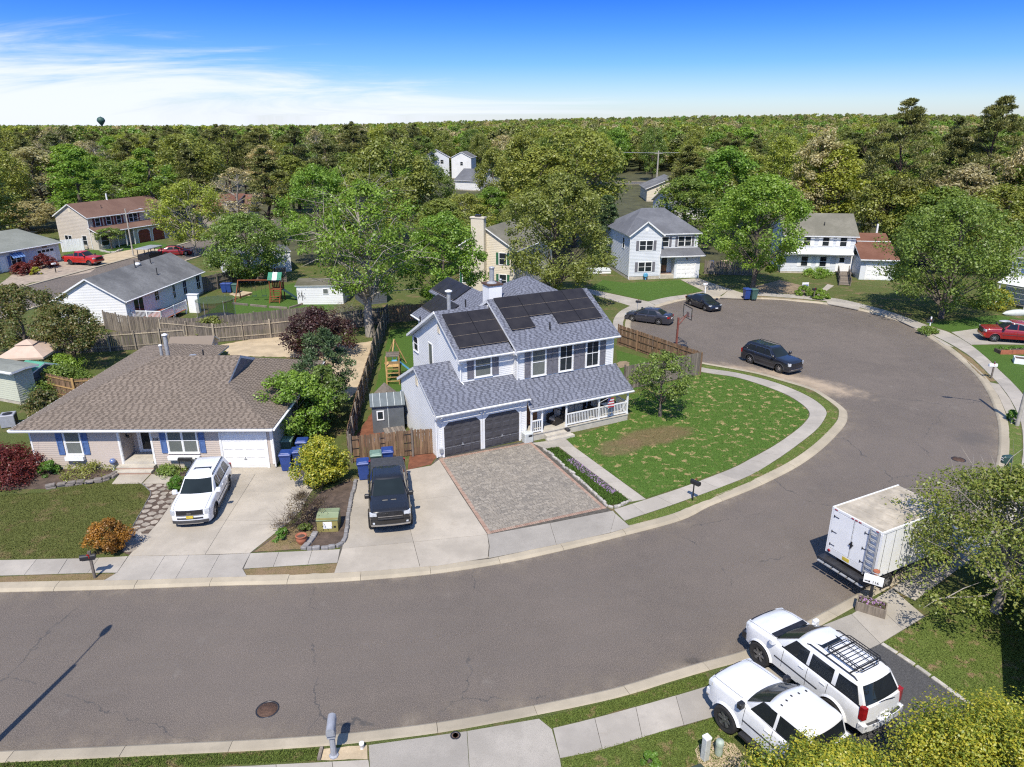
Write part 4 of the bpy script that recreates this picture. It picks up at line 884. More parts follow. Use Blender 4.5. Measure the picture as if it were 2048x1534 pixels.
# roof furniture
ch = MB(); ch.box(6.35, 7.3, 6.0, 7.0, 6.3, 8.55); ch.build('chimney', M['white'], H1)
ch = MB(); ch.box(6.28, 7.37, 5.93, 7.07, 8.55, 8.65); ch.build('chimney_cap', M['rust'], H1)
pipe_vent(H1, 6.8, 6.5, 8.65, 9.75, 0.16, 'grey_metal', 0.2, 'flue_pipe'); pipe_vent(H1, 3.05, 5.0, 7.4, 8.85, 0.13, ('grey_metal', 'trim'), 0.24, 'flue_pipe')
pipe_vent(H1, 4.9, 6.6, 6.9, 7.7, 0.05); pipe_vent(H1, 2.25, 8.2, 5.65, 6.5, 0.05); pipe_vent(H1, 8.55, 1.75, 6.3, 6.85, 0.05); pipe_vent(H1, 9.6, 10.8, 6.1, 7.9, 0.09, 'grey_metal', 0.13, 'flue_pipe'); pipe_vent(H1, 8.95, 10.8, 6.3, 7.9, 0.05, 'grey_metal')
q = MB(); q.lathe([(0.12, 0), (0.14, 0.12), (0.38, 0.14), (0.36, 0.24), (0.2, 0.3), (0.0, 0.32)], 16); o = q.build('roof_fan', M['trim'], H1); o.location = (5.1, 7.4, 6.5)
# porch: deck, steps, posts, railing with balusters, front door
pf = MB(); pf.box(6.05, 13.42, -0.42, RV - 0.02, 0.0, 0.42); pf.build('porch_base', M['porch_floor'], H1)
pf = MB(); pf.box(6.02, 13.46, -0.46, RV - 0.018, 0.42, 0.48); pf.build('porch_deck', M['porch_floor'], H1)
st = MB(); st.box(7.0, 8.75, -0.78, -0.43, 0.0, 0.3); st.build('step', M['porch_floor'], H1); st = MB(); st.box(6.9, 8.85, -1.1, -0.785, 0.0, 0.15); st.build('step', M['porch_floor'], H1)
for u in (6.1, 6.85, 8.62, 11.1, 13.36):
    q = MB(); q.box(u - 0.05, u + 0.05, -0.42, -0.32, 0.48, 2.08); q.box(u - 0.065, u + 0.065, -0.435, -0.305, 0.48, 0.6); q.build('porch_post', M['trim'], H1)
q = MB(); q.box(6.0, 13.45, -0.43, -0.31, 2.02, 2.2); q.box(13.33, 13.45, -0.31, RV, 2.0, 2.2); q.build('porch_beam', M['trim'], H1)
for a, b_, ax_ in ((6.15, 6.8, 0), (8.67, 11.05, 0), (11.15, 13.31, 0), (-0.3, RV - 0.05, 1)):
    for z0, z1 in ((0.56, 0.62), (1.28, 1.35)):
        rl = MB(); rl.box(a, b_, -0.4, -0.34, z0, z1) if ax_ == 0 else rl.box(13.33, 13.39, a, b_, z0, z1); ro = rl.build('handrail' if z0 > 1 else 'bottom_rail', M['trim'], H1)
    n = int((b_ - a) / 0.115)
    bm_ = MB().box(-0.017, 0.017, -0.017, 0.017, 0.62, 1.28).mesh('baluster', M['trim'])
    for k in range(1, n): link('baluster', bm_, ro, (a + (b_ - a) * k / n, -0.37, 0) if ax_ == 0 else (13.36, a + (b_ - a) * k / n, 0))
ra = MB(); ra.add([(13.35, -0.4, 2.2), (13.35, RV, 2.2), (13.35, RV, 3.45), (13.47, -0.4, 2.2), (13.47, RV, 2.2), (13.3, RV, 3.45)], [(0, 1, 2), (3, 5, 4), (0, 3, 4, 1), (0, 2, 5, 3)]); ra.build('porch_gable', M['sid_white'], H1)
d = MB(); wur.box(d, 0.55, 1.5, 0.5, 2.05, 0.0, 0.06); d.build('front_door', M['door_brown'], H1)
window(H1, wur, 4.6, 0.95, 1.5, 1.15, mull=1, gl='glass'); window(H1, wur, 6.35, 0.95, 0.7, 1.15)
mt = MB(); wf.box(mt, 0.12, 0.3, 0.35, 0.62, 0.0, 0.14); mt.build('meter_box', M['grey_metal'], H1)

# ------------------------------------------------------------------ the tan ranch, number 107
p107 = G(75, 938)
H2 = thing('house', 'low tan house with brown hip roof, blue shutters, white garage door and the number 107', 'house', (p107.x, p107.y, 0), R(0.8))
W2, D2, ZE, SR = 13.6, 11.3, 2.65, 0.385
wf2 = Wall((0, 0), (5.0, 0)); siding(H2, wf2, [(0, 0.25), (5.0, 0.25), (5.0, 2.6), (0, 2.6)], M['sid_tan'], 0.125)
we1 = Wall((5.0, 0), (5.0, 1.35)); siding(H2, we1, [(0, 0.25), (1.35, 0.25), (1.35, 2.6), (0, 2.6)], M['sid_tan'], 0.125)
we2 = Wall((5.0, 1.35), (6.75, 1.35)); siding(H2, we2, [(0, 0.45), (1.75, 0.45), (1.75, 2.6), (0, 2.6)], M['sid_tan'], 0.125)
we3 = Wall((6.75, 1.35), (6.75, 0)); siding(H2, we3, [(0, 0.25), (1.35, 0.25), (1.35, 2.6), (0, 2.6)], M['sid_tan'], 0.125)
wf3 = Wall((6.75, 0), (W2, 0)); siding(H2, wf3, [(0, 0.25), (W2 - 6.75, 0.25), (W2 - 6.75, 2.6), (0, 2.6)], M['sid_tan'], 0.125)
wr2 = Wall((W2, 0), (W2, D2)); siding(H2, wr2, [(0, 0.1), (D2, 0.1), (D2, 2.6), (0, 2.6)], M['sid_tan'], 0.125)
wl2 = Wall((0, D2), (0, 0)); siding(H2, wl2, [(0, 0.1), (D2, 0.1), (D2, 2.6), (0, 2.6)], M['sid_tan'], 0.125)
bk = MB(); bk.box(0.05, W2 - 0.05, 1.5, D2 - 0.02, 0.0, 2.45); bk.box(0.0, 5.2, D2, 14.9, 0.0, 2.45); bk.build('rear_wall', M['sid_tan'], H2)
fb = MB(); fb.box(0.02, 4.98, 0.004, 1.3, -0.02, 0.25); fb.box(6.77, W2 - 0.02, 0.004, 1.3, -0.02, 0.25); fb.build('foundation', M['found'], H2)
for W_, a in ((wf2, 0.0), (wf2, 4.9), (wf3, 0.0), (wf3, W2 - 6.85), (wr2, 0.0), (we3, 1.25), (we1, 0)): WB('corner_board', 'trim', H2, W_, a, a + 0.1, 0.25, 2.55, 0, 0.03)
e0, e1, f0, f1, rv2 = -0.7, 13.85, -0.45, 11.75, 5.65
zr = ZE + SR * (rv2 - f0); gu = 10.3; gz = ZE + SR * (e1 - gu); gv = (gz - ZE) / SR
roof(H2, [[(e0, f0, ZE), (e1, f0, ZE), (gu, f0 + gv, gz), (gu, rv2, zr), (e0 + 6.1, rv2, zr)], [(e1, f1, ZE), (e0, f1, ZE), (e0 + 6.1, rv2, zr), (gu, rv2, zr), (gu, f1 - gv, gz)], [(e1, f0, ZE), (e1, f1, ZE), (gu, f1 - gv, gz), (gu, f0 + gv, gz)], [(e0, f1, ZE), (e0, f0, ZE), (e0 + 6.1, rv2, zr)]], 'sh_tan', 1)
q = MB(); q.add([(gu - 0.01, f0 + gv, gz), (gu - 0.01, f1 - gv, gz), (gu - 0.01, rv2, zr - 0.02), (gu - 0.2, f0 + gv, gz), (gu - 0.2, f1 - gv, gz), (gu - 0.2, rv2, zr)], [(0, 1, 2), (3, 5, 4)]); q.build('gable_vent', M['grey_shutter'], H2)
rz_, r0, r1 = 3.5, 13.3, 15.6
roof(H2, [[(5.7, 8.0, ZE), (5.7, r1, ZE), (2.5, r0, rz_), (2.5, 8.0, rz_)], [(e0, r1, ZE), (e0, 8.0, ZE), (2.5, 8.0, rz_), (2.5, r0, rz_)], [(5.7, r1, ZE), (e0, r1, ZE), (2.5, r0, rz_)]], 'sh_tan', 1)
gutter(H2, (e0, f0 - 0.02, ZE - 0.07), (e1, f0 - 0.02, ZE - 0.07)); gutter(H2, (e1 + 0.02, f0, ZE - 0.07), (e1 + 0.02, f1, ZE - 0.07)); gutter(H2, (e0 - 0.02, f1, ZE - 0.07), (e0 - 0.02, f0, ZE - 0.07))
downspout(H2, [(W2 + 0.1, -0.4, 2.5), (W2 + 0.06, -0.1, 2.35), (W2 + 0.06, -0.06, 2.25), (W2 + 0.06, -0.06, 0.1)])
window(H2, wf2, 1.95, 0.98, 0.85, 1.38, gl='glass_light')
for a in (1.48, 2.9): shutter(H2, wf2, a, 0.92, 0.34, 1.5, 'blue_shutter')
window(H2, wf3, 0.98, 1.05, 1.62, 1.38, mull=1, gl='glass_light')
for a in (0.55, 2.72): shutter(H2, wf3, a, 0.98, 0.34, 1.52, 'blue_shutter')
for W_, a, w_ in ((wf2, 1.85, 1.05), (wf3, 0.9, 1.8)):                    # window boxes with scalloped tops
    q = MB(); W_.box(q, a, a + w_, 0.62, 0.84, 0.06, 0.26)
    n = int(w_ / 0.15)
    for k in range(n): W_.box(q, a + k * w_ / n + 0.02, a + (k + 1) * w_ / n - 0.02, 0.84, 0.88, 0.235, 0.26)
    q.build('window_box', M['white'], H2)
garage_door(H2, wf3, W2 - 6.75 - 2.85, 0.02, 2.44, 2.1, 'white', 4, 4, chamfer=0.26)
q = MB(); W_ = we2; W_.box(q, 0.32, 0.44, 0.45, 2.5, 0, 0.09); W_.box(q, 1.34, 1.46, 0.45, 2.5, 0, 0.09); W_.box(q, 0.44, 1.34, 2.4, 2.5, 0, 0.09); q.build('door_frame', M['trim'], H2)
q = MB(); W_.box(q, 0.44, 1.34, 0.45, 2.4, 0, 0.05); dof = q.build('front_door', M['trim'], H2); WB('pane', 'glass', dof, W_, 0.54, 1.24, 0.62, 2.32, 0.04, 0.065)
c = W_.pt(0.89, 1.92, 0.09); TB('wreath', 'trim', dof, [c + W_.d * (0.2 * math.cos(t)) + Vector((0, 0, 0.2 * math.sin(t))) for t in [2 * math.pi * k / 20 for k in range(21)]], 0.03, 6, cap=False)
BX('stoop', 'porch_floor', H2, 5.05, 6.7, -0.05, 1.34, 0.0, 0.45)
for k in range(2): q = MB(); q.box(4.75, 6.85, -0.42 - 0.36 * k, -0.06 - 0.36 * k, 0.0, 0.30 - 0.14 * k); st = q.build('step', M['porch_floor'], H2); BX('brick_riser', 'brick', st, 4.74, 6.86, -0.43 - 0.36 * k, -0.421 - 0.36 * k, 0.0, 0.24 - 0.14 * k)
flood(H2, wf3, W2 - 6.75 - 1.6, 2.36); porch_light(H2, we1, 0.7, 1.75)
def text_obj(txt, size, mat, parent, W, s, z, d=0.03, depth=0.01, name='number'):
    cu = bpy.data.curves.new(name, 'FONT'); cu.body = txt; cu.size = size; cu.extrude = depth / 2; cu.resolution_u = 2; cu.align_x = 'CENTER'
    ob = bpy.data.objects.new(name, cu); me = bpy.data.meshes.new_from_object(ob); bpy.data.objects.remove(ob); bpy.data.curves.remove(cu)
    me.materials.clear(); me.materials.append(M[mat]); o = link(name, me, parent)
    p = W.pt(s, z, d); o.matrix_local = Matrix(((W.d.x, 0, W.n.x, p.x), (W.d.y, 0, W.n.y, p.y), (0, 1, 0, p.z), (0, 0, 0, 1))); return o
text_obj('107', 0.22, 'black', H2, wf3, 0.31, 1.76)
for u, v, z0, z1, r, cp in ((4.75, 6.95, 4.45, 5.35, 0.09, 0.12), (5.05, 7.15, 4.4, 6.0, 0.13, 0.19)): pipe_vent(H2, u, v, z0, z1, r, ('grey_metal', 'trim'), cp, 'flue_pipe')
pipe_vent(H2, 7.4, 7.0, 4.45, 4.95, 0.05)
q = MB(); q.lathe([(0.28, 0), (0.3, 0.1), (0.2, 0.2), (0, 0.22)], 14); o = q.build('roof_fan', M['grey_metal'], H2); o.location = (6.75, 6.9, 4.45)

# ------------------------------------------------------------------ simpler houses
def gable_house(label, loc, ang, W_, D_, ez, sl, wall, rf, ridge='u', over=0.3, lap=0.2, found=0.25, group=None, name='house', cat='house'):
    """local u to the right along the front, v back; ridge along u or v"""
    h = thing(name, label, cat, (loc[0], loc[1], 0), R(ang), group); ws = [Wall((0, 0), (W_, 0)), Wall((W_, 0), (W_, D_)), Wall((W_, D_), (0, D_)), Wall((0, D_), (0, 0))]
    for i, w_ in enumerate(ws):
        gab = (i % 2 == 1) if ridge == 'u' else (i % 2 == 0); hl = w_.len
        poly = [(0, found), (hl, found), (hl, ez)] + ([(hl / 2, ez + sl * hl / 2)] if gab else []) + [(0, ez)]
        siding(h, w_, poly, M[wall], lap, 0.018)
    fb = MB(); fb.box(0.012, W_ - 0.012, 0.012, D_ - 0.012, -0.05, found + 0.01); fb.build('foundation', M['found'], h)
    o = over
    if ridge == 'u':
        zr_ = ez + sl * D_ / 2 + 0.1; ze = ez - sl * o + 0.1; P = [[(-o, -o, ze), (W_ + o, -o, ze), (W_ + o, D_ / 2, zr_), (-o, D_ / 2, zr_)], [(W_ + o, D_ + o, ze), (-o, D_ + o, ze), (-o, D_ / 2, zr_), (W_ + o, D_ / 2, zr_)]]
        gutter(h, (-o, -o - 0.02, ze - 0.07), (W_ + o, -o - 0.02, ze - 0.07))
    else:
        zr_ = ez + sl * W_ / 2 + 0.1; ze = ez - sl * o + 0.1; P = [[(-o, D_ + o, ze), (-o, -o, ze), (W_ / 2, -o, zr_), (W_ / 2, D_ + o, zr_)], [(W_ + o, -o, ze), (W_ + o, D_ + o, ze), (W_ / 2, D_ + o, zr_), (W_ / 2, -o, zr_)]]
        gutter(h, (W_ + o + 0.02, -o, ze - 0.07), (W_ + o + 0.02, D_ + o, ze - 0.07))
    roof(h, P, rf, 0, thick=0.14); return h, ws
# the white ranch behind the tan house (u runs along its right-hand long side)
b0 = G(258, 652)
H3, W3 = gable_house('white ranch house with stained grey roof and a railed deck', b0, 84.6, 14.7, 7.0, 2.62, 0.56, 'sid_white', 'roof_grey', 'u', 0.3, 0.16)
s0 = W3[0]
q = MB(); s0.box(q, 1.25, 2.95, 0.45, 2.45, 0, 0.05); dd_ = q.build('patio_door', M['trim'], H3)
for a in (1.35, 2.15): WB('pane', 'glass', dd_, s0, a, a + 0.7, 0.5, 2.38, 0.04, 0.06)
for s, z, w_, h_ in ((5.0, 1.35, 0.75, 0.9), (8.4, 0.85, 0.5, 1.4), (10.5, 0.8, 0.75, 1.45), (13.4, 0.7, 0.8, 1.6)): window(H3, s0, s, z, w_, h_, sill=False, grid=True)
for u, v, z in ((7.2, 3.0, 4.45), (9.9, 2.9, 4.3), (8.2, 1.3, 3.5)): pipe_vent(H3, u, v, z, z + 0.7, 0.05)
q = MB(); q.lathe([(0.3, 0), (0.34, 0.12), (0.2, 0.22), (0, 0.24)], 14); o = q.build('roof_fan', M['trim'], H3); o.location = (8.1, 3.3, 4.5)
downspout(H3, [(-0.28, -0.3, 2.5), (-0.1, -0.12, 2.25), (-0.05, -0.06, 2.1), (-0.05, -0.06, 0.1)]); downspout(H3, [(-0.28, 7.3, 2.5), (-0.1, 7.12, 2.2), (-0.05, 7.06, 2.1), (-0.05, 7.06, 0.1)])
M['deck_red'] = plain('red_deck_stain', (0.32, 0.10, 0.055), 0.7, 0.2, 3)
dk = thing('deck', 'raised red deck with white slat railing against the white ranch', 'deck', (b0.x, b0.y, 0), R(84.6))
bm_ = MB().box(-0.065, 0.065, 0, 3.0, 0.42, 0.46).mesh('board', M['deck_red'])
for k in range(32): link('board', bm_, dk, (0.75 + k * 0.145, -3.08, 0))
for u in (0.75, 3.0, 5.25): BX('post', 'white', dk, u - 0.05, u + 0.05, -3.1, -3.0, 0, 0.42)
for a, b_, ax_, pos_ in ((0.7, 5.4, 0, -3.1), (-3.1, -0.1, 1, 0.7)):
    for t in (a, (a + b_) / 2, b_): rl = MB(); rl.box(t - 0.05, t + 0.05, pos_ - 0.05, pos_ + 0.05, 0.3, 1.45) if ax_ == 0 else rl.box(pos_ - 0.05, pos_ + 0.05, t - 0.05, t + 0.05, 0.3, 1.45); rl.build('railing_post', M['white'], dk)
    for z0, z1 in ((0.55, 0.61), (1.32, 1.4)): rl = MB(); rl.box(a, b_, pos_ - 0.03, pos_ + 0.03, z0, z1) if ax_ == 0 else rl.box(pos_ - 0.03, pos_ + 0.03, a, b_, z0, z1); ro = rl.build('handrail' if z0 > 1 else 'bottom_rail', M['white'], dk)
    n = int((b_ - a) / 0.13); bm_ = MB().box(-0.02, 0.02, -0.02, 0.02, 0.6, 1.33).mesh('baluster', M['white'])
    for k in range(1, n): link('baluster', bm_, ro, (a + (b_ - a) * k / n, pos_, 0) if ax_ == 0 else (pos_, a + (b_ - a) * k / n, 0))
q = thing('privacy_screen', 'plain white privacy panel standing at the end of the deck', 'screen', (b0.x, b0.y, 0), R(84.6)); z = MB(); z.box(5.6, 6.0, -4.3, -3.2, 0.0, 1.9); z.build('panel', M['white'], q); z = MB(); z.box(5.55, 6.05, -4.35, -3.15, 1.9, 1.98); z.build('cap', M['trim'], q)

# beige two-storey house with brown roof, far left
bo = (-66.6, 113.4)
H4, W4 = gable_house('beige two-storey house with brown roof, maroon shutters and red garage doors', bo, 68.9, 15.8, 7.0, 5.05, 0.53, 'sid_beige', 'roof_brown', 'u', 0.3, 0.22)
f4 = W4[0]
for s in (1.3, 3.35, 5.3): far_window(H4, f4, s, 3.55, 0.85, 1.15, 'maroon')
far_window(H4, f4, 7.7, 3.5, 1.7, 1.25, 'maroon', mull=1)
roof(H4, [[(-0.2, -1.7, 2.75), (15.9, -1.7, 2.75), (15.9, 0.05, 3.5), (-0.2, 0.05, 3.5)]], 'roof_brown'); gutter(H4, (-0.2, -1.72, 2.68), (15.9, -1.72, 2.68))
q = MB(); q.box(0, 3.0, -1.4, -0.03, 0, 2.7); q.box(7.0, 15.7, -1.2, -0.03, 0, 2.68); q.build('front_bay', M['sid_beige'], H4)
wb4 = Wall((0, -1.4), (3.0, -1.4)); far_window(H4, wb4, 0.6, 0.6, 1.4, 1.5, None); wg4 = Wall((7.0, -1.2), (15.7, -1.2))
garage_door(H4, wg4, 0.9, 0.02, 2.4, 2.1, 'red_door', 4, 4, chamfer=0.4, handle=False); garage_door(H4, wg4, 3.9, 0.02, 2.4, 2.1, 'red_door', 4, 4, chamfer=0.4, handle=False)
for s in (3.6, 5.2, 6.8): BX('porch_post', 'trim', H4, s - 0.06, s + 0.06, -1.6, -1.48, 0, 2.68)
far_window(H4, W4[3], 5.2, 0.7, 0.9, 1.4); window(H4, W4[3], 1.3, 0.6, 1.5, 1.4, mull=1)
q = MB(); W4[3].box(q, 3.2, 3.7, 5.7, 6.2, 0, 0.04); q.build('gable_vent', M['sid_cream'], H4)
pipe_vent(H4, 7.2, 3.6, 6.9, 8.0, 0.12, 'trim'); pipe_vent(H4, 4.2, 1.6, 5.9, 6.5, 0.05)
downspout(H4, [(-0.05, -0.35, 4.9), (-0.06, -0.1, 4.6), (-0.06, -0.06, 4.4), (-0.06, -0.06, 0.1)])

# pale grey two-storey house with hip roof beyond the cul-de-sac
m0 = G(1257, 560)
H5 = thing('house', 'pale grey two-storey house with slate hip roof, front gable and brick steps', 'house', (m0.x, m0.y, 0), R(9.5))
W5, D5, z5 = 9.5, 10.6, 5.62
w5 = [Wall((0, 0), (4.1, 0)), Wall((4.1, 0), (4.1, 1.2)), Wall((4.1, 1.2), (W5, 1.2)), Wall((W5, 1.2), (W5, D5)), Wall((W5, D5), (0, D5)), Wall((0, D5), (0, 0))]
for i, w_ in enumerate(w5): siding(H5, w_, [(0, 0.45), (w_.len, 0.45), (w_.len, z5)] + ([(2.05, z5 + 0.78 * 2.05)] if i == 0 else []) + [(0, z5)], M['sid_grey'], 0.18, 0.018)
fb = MB(); fb.box(0.012, W5 - 0.012, 0.015, D5 - 0.012, -0.05, 0.46); fb.build('foundation', M['found'], H5)
hz = lambda d: z5 + 0.0 + 0.56 * d; o = 0.35; ra_, rb = 4.75, 6.4
roof(H5, [[(-o, 0.85, hz(0)), (W5 + o, 0.85, hz(0)), (6.3, 5.7, hz(4.85)), (3.2, 5.7, hz(4.85))], [(W5 + o, 0.85, hz(0)), (W5 + o, D5 + o, hz(0)), (6.3, 5.7, hz(4.85))], [(W5 + o, D5 + o, hz(0)), (-o, D5 + o, hz(0)), (3.2, 5.7, hz(4.85)), (6.3, 5.7, hz(4.85))], [(-o, D5 + o, hz(0)), (-o, 0.85, hz(0)), (3.2, 5.7, hz(4.85))],
    [(-o, 4.0, hz(0) - 0.05), (-o, -o, hz(0) - 0.05), (2.05, -o, z5 + 0.78 * 2.05 + 0.18), (2.05, 4.0, z5 + 0.78 * 2.05 + 0.18)], [(4.1 + o, -o, hz(0) - 0.05), (4.1 + o, 4.0, hz(0) - 0.05), (2.05, 4.0, z5 + 0.78 * 2.05 + 0.18), (2.05, -o, z5 + 0.78 * 2.05 + 0.18)]], 'roof_slate')
gutter(H5, (4.1 + o, 0.83, hz(0) - 0.08), (W5 + o, 0.83, hz(0) - 0.08))
roof(H5, [[(3.9, -0.6, 3.0), (W5 + 0.4, -0.6, 3.0), (W5 + 0.2, 1.25, 3.75), (4.2, 1.25, 3.75)]], 'roof_slate'); gutter(H5, (3.9, -0.62, 2.93), (W5 + 0.4, -0.62, 2.93))
for s, z in ((1.2, 3.75), (1.2, 1.05)): far_window(H5, w5[0], s, z, 1.75, 1.15, 'grey_shutter', 0.36, mull=1)
far_window(H5, w5[2], 0.55, 3.95, 0.85, 1.2, 'grey_shutter', 0.3); far_window(H5, w5[2], 2.7, 3.95, 1.75, 1.2, 'grey_shutter', 0.3, mull=1); far_window(H5, w5[5], 7.6, 3.7, 0.7, 1.3)
q = MB(); w5[0].box(q, 1.85, 2.25, 6.05, 6.5, 0, 0.05); q.build('gable_vent', M['white'], H5)
BX('garage_wall', 'sid_grey', H5, 6.05, W5 - 0.02, 0.0, 1.18, 0.0, 3.0); wg5 = Wall((6.05, 0), (W5, 0)); garage_door(H5, wg5, 0.35, 0.02, 2.44, 2.1, 'white', 4, 4, chamfer=0.35)
q = MB(); w5[2].box(q, 0.35, 1.45, 0.6, 2.75, 0, 0.07); q.build('door_frame', M['trim'], H5); q = MB(); w5[2].box(q, 0.46, 1.34, 0.62, 2.65, 0.06, 0.1); d5 = q.build('front_door', M['black'], H5); q = MB(); w5[2].box(q, 0.5, 1.3, 0.75, 1.55, 0.1, 0.115); q.build('pane', M['door_brown'], d5)
q = MB(); w5[0].box(q, 4.0, 4.1, 0.45, 5.5, 0, 0.03); q.build('corner_board', M['trim'], H5)
for k in range(4): BX('step', 'brick', H5, 4.2, 6.0, 0.9 - 0.28 * k, 1.17 - 0.28 * k, 0.0, 0.6 - 0.15 * k)
downspout(H5, [(-0.06, -0.06, 5.5), (-0.06, -0.06, 0.1)]); downspout(H5, [(4.15, -0.5, 2.9), (4.15, -0.08, 2.6), (4.15, -0.06, 0.1)])
porch_light(H5, wg5, 1.6, 2.55)

# white house with ramp and red-brown garage roof, right of the maple
r0_ = G(1701, 549)
ang6 = -8.0; ca, sa = math.cos(R(ang6)), math.sin(R(ang6)); lo = (r0_.x - 9.0 * ca, r0_.y - 9.0 * sa)
H6, W6 = gable_house('white two-storey house with olive roof, white shutters and red-brown garage roof', lo, ang6, 9.0, 7.4, 5.1, 0.62, 'sid_grey', 'roof_olive', 'u', 0.3, 0.2)
f6 = W6[0]
for s in (2.5, 4.85, 7.05):
    far_window(H6, f6, s, 3.7, 0.85, 1.15, 'white', 0.38)
    if s < 7: far_window(H6, f6, s, 1.0, 0.85, 1.25, 'white', 0.38)
roof(H6, [[(0.0, -1.0, 2.75), (8.75, -1.0, 2.75), (8.75, 0.05, 3.25), (0.0, 0.05, 3.25)]], 'white')
WB('entry_wall', 'white', H6, f6, 6.9, 8.9, 0.3, 2.7, 0, 0.06); q = MB(); f6.box(q, 7.2, 8.0, 0.4, 2.4, 0.06, 0.11); d6 = q.build('front_door', M['white'], H6); WB('pane', 'glass', d6, f6, 7.3, 7.9, 1.6, 2.2, 0.11, 0.12)
BX('garage_wall', 'sid_grey', H6, 9.02, 13.2, -3.3, 5.0, 0.0, 2.55); wg6 = Wall((9.02, -3.3), (13.2, -3.3)); garage_door(H6, wg6, 0.75, 0.02, 2.6, 2.1, 'white', 4, 4, chamfer=0.3)
roof(H6, [[(8.75, -3.7, 2.65), (13.5, -3.7, 2.65), (13.5, 2.9, 5.1), (9.05, 2.9, 5.1)], [(13.5, 6.5, 3.2), (9.05, 6.5, 3.2), (9.05, 2.9, 5.1), (13.5, 2.9, 5.1)]], 'roof_red'); gutter(H6, (8.75, -3.72, 2.58), (13.5, -3.72, 2.58))
q = MB(); q.box(9.05, 13.5, 0.55, 0.75, 4.28, 4.34, 0); o = q.build('roof_batten', M['trim'], H6)
pipe_vent(H6, 5.2, 1.5, 6.0, 6.6, 0.06); pipe_vent(H6, 12.6, 3.6, 4.8, 6.2, 0.13, 'trim')
rp = thing('ramp', 'wooden ramp with solid side rails leading up to the white front door', 'ramp', (lo[0], lo[1], 0), R(ang6))
for a in (0,):
    n = 16
    for k in range(n):
        t = k / n; v = -1.4 - 6.2 * t; u = 7.6 - 1.5 * t; z = 0.45 * (1 - t) + 0.06; bm_ = MB(); bm_.box(-0.6, 0.6, -0.185, 0.185, -0.03, 0.03); bm_.build('board', M['wood_grey'], rp, (u, v, z), (0, 0, R(-13.5)))
    for sx in (-0.62, 0.62):
        q = MB()
        for z0, z1 in ((0.2, 0.5), (0.55, 0.85)): q.slab3([(7.6 + sx, -1.4, 0.45 + z0), (6.1 + sx, -7.6, 0.06 + z0), (6.1 + sx, -7.6, 0.06 + z1), (7.6 + sx, -1.4, 0.45 + z1)], 0.04)
        q.build('rail', M['wood_grey'], rp)
        for t in (0, 0.33, 0.66, 1): CB('post', 'wood_grey', rp, (7.6 - 1.5 * t + sx * 1.08, -1.4 - 6.2 * t, 0.7 - 0.2 * t), (0.09, 0.09, 1.4 - 0.35 * t))
BX('landing', 'wood_grey', rp, 7.0, 8.9, -1.3, -0.02, 0.35, 0.42)

# cream house with a sided chimney, mostly behind the oak
H7, W7 = gable_house('cream house with tall sided chimney on its gable and green shutters', (-6.3, 84.3), -22, 7.2, 13, 5.2, 0.62, 'sid_cream', 'roof_olive', 'v', 0.3, 0.2)
f7 = W7[0]
q = MB(); f7.box(q, 2.0, 3.6, 0.02, 8.6, 0.02, 0.75); f7.box(q, 1.9, 3.7, 8.6, 8.75, 0.0, 0.82); q.build('chimney', M['sid_cream'], H7); WB('chimney_cap', 'dark_metal', H7, f7, 2.45, 3.1, 8.75, 9.0, 0.2, 0.6)
for s in (0.45, 5.2): far_window(H7, f7, s, 3.4, 0.9, 1.3, 'green_sh', 0.3); far_window(H7, f7, s, 0.9, 0.9, 1.3, 'green_sh', 0.3)
# grey ranch with blue awning at the left edge
H8, W8 = gable_house('low white house with sage roof and blue striped window awning', (-69.8, 88.6), 74.0, 15.3, 15, 2.75, 0.2, 'sid_grey', 'roof_sage', 'u', 0.4, 0.22)
f8 = W8[0]
garage_door(H8, f8, 11.7, 0.02, 2.7, 2.1, 'white', 4, 4, chamfer=0, lites=True); far_window(H8, f8, 7.6, 0.8, 1.5, 1.2, 'blue_shutter', 0.4, mull=1)
M['awning'] = plain('awning_blue', (0.16, 0.28, 0.52), 0.7, 0.1, 3)
q = MB()
for k in range(9):
    a = 7.45 + k * 0.2; q.slab3([f8.pt(a, 1.75, 0.75), f8.pt(a + 0.2, 1.75, 0.75), f8.pt(a + 0.2, 2.35, 0.04), f8.pt(a, 2.35, 0.04)], 0.02, k % 2)
q.build('awning', [M['awning'], M['blue_shutter']], H8); far_window(H8, f8, 4.4, 0.6, 0.9, 1.7); WB('wall_plaque', 'wood_brown', H8, f8, 12.6, 13.4, 2.3, 2.6, 0, 0.03)
WB('front_door', 'white', H8, f8, 5.9, 6.8, 0.1, 2.1, 0, 0.06)
# green-sided house at the left edge, red-brown house among trees, house at the right edge
H9, W9 = gable_house('narrow pale green building with white eave at the left edge', (-43.0, 49.8), -21, 9.0, 1.3, 2.5, 0.08, 'sid_green', 'roof_sage', 'u', 0.35, 0.16)
H10, W10 = gable_house('brick red-roofed house half hidden among the trees', tuple(G(398, 455)[:2]), 6, 9.5, 9, 3.0, 0.6, 'sid_brown', 'roof_red', 'u', 0.3, 0.22)
far_window(H10, W10[0], 6.2, 1.2, 1.4, 1.2); W_ = Wall((5.2, -1.2), (8.2, -1.2)); BX('dormer', 'sid_brown', H10, 5.2, 8.2, -1.2, 3.0, 3.2, 5.0); far_window(H10, W_, 0.9, 3.6, 1.2, 1.1); roof(H10, [[(5.0, -1.4, 5.0), (8.4, -1.4, 5.0), (8.4, 4.0, 6.0), (5.0, 4.0, 6.0)]], 'roof_red')
H11, W11 = gable_house('grey house with ribbed white porch awning at the right edge', (54.6, 77.4), -62, 10, 9, 5.3, 0.5, 'sid_grey', 'roof_olive', 'u', 0.3, 0.2)
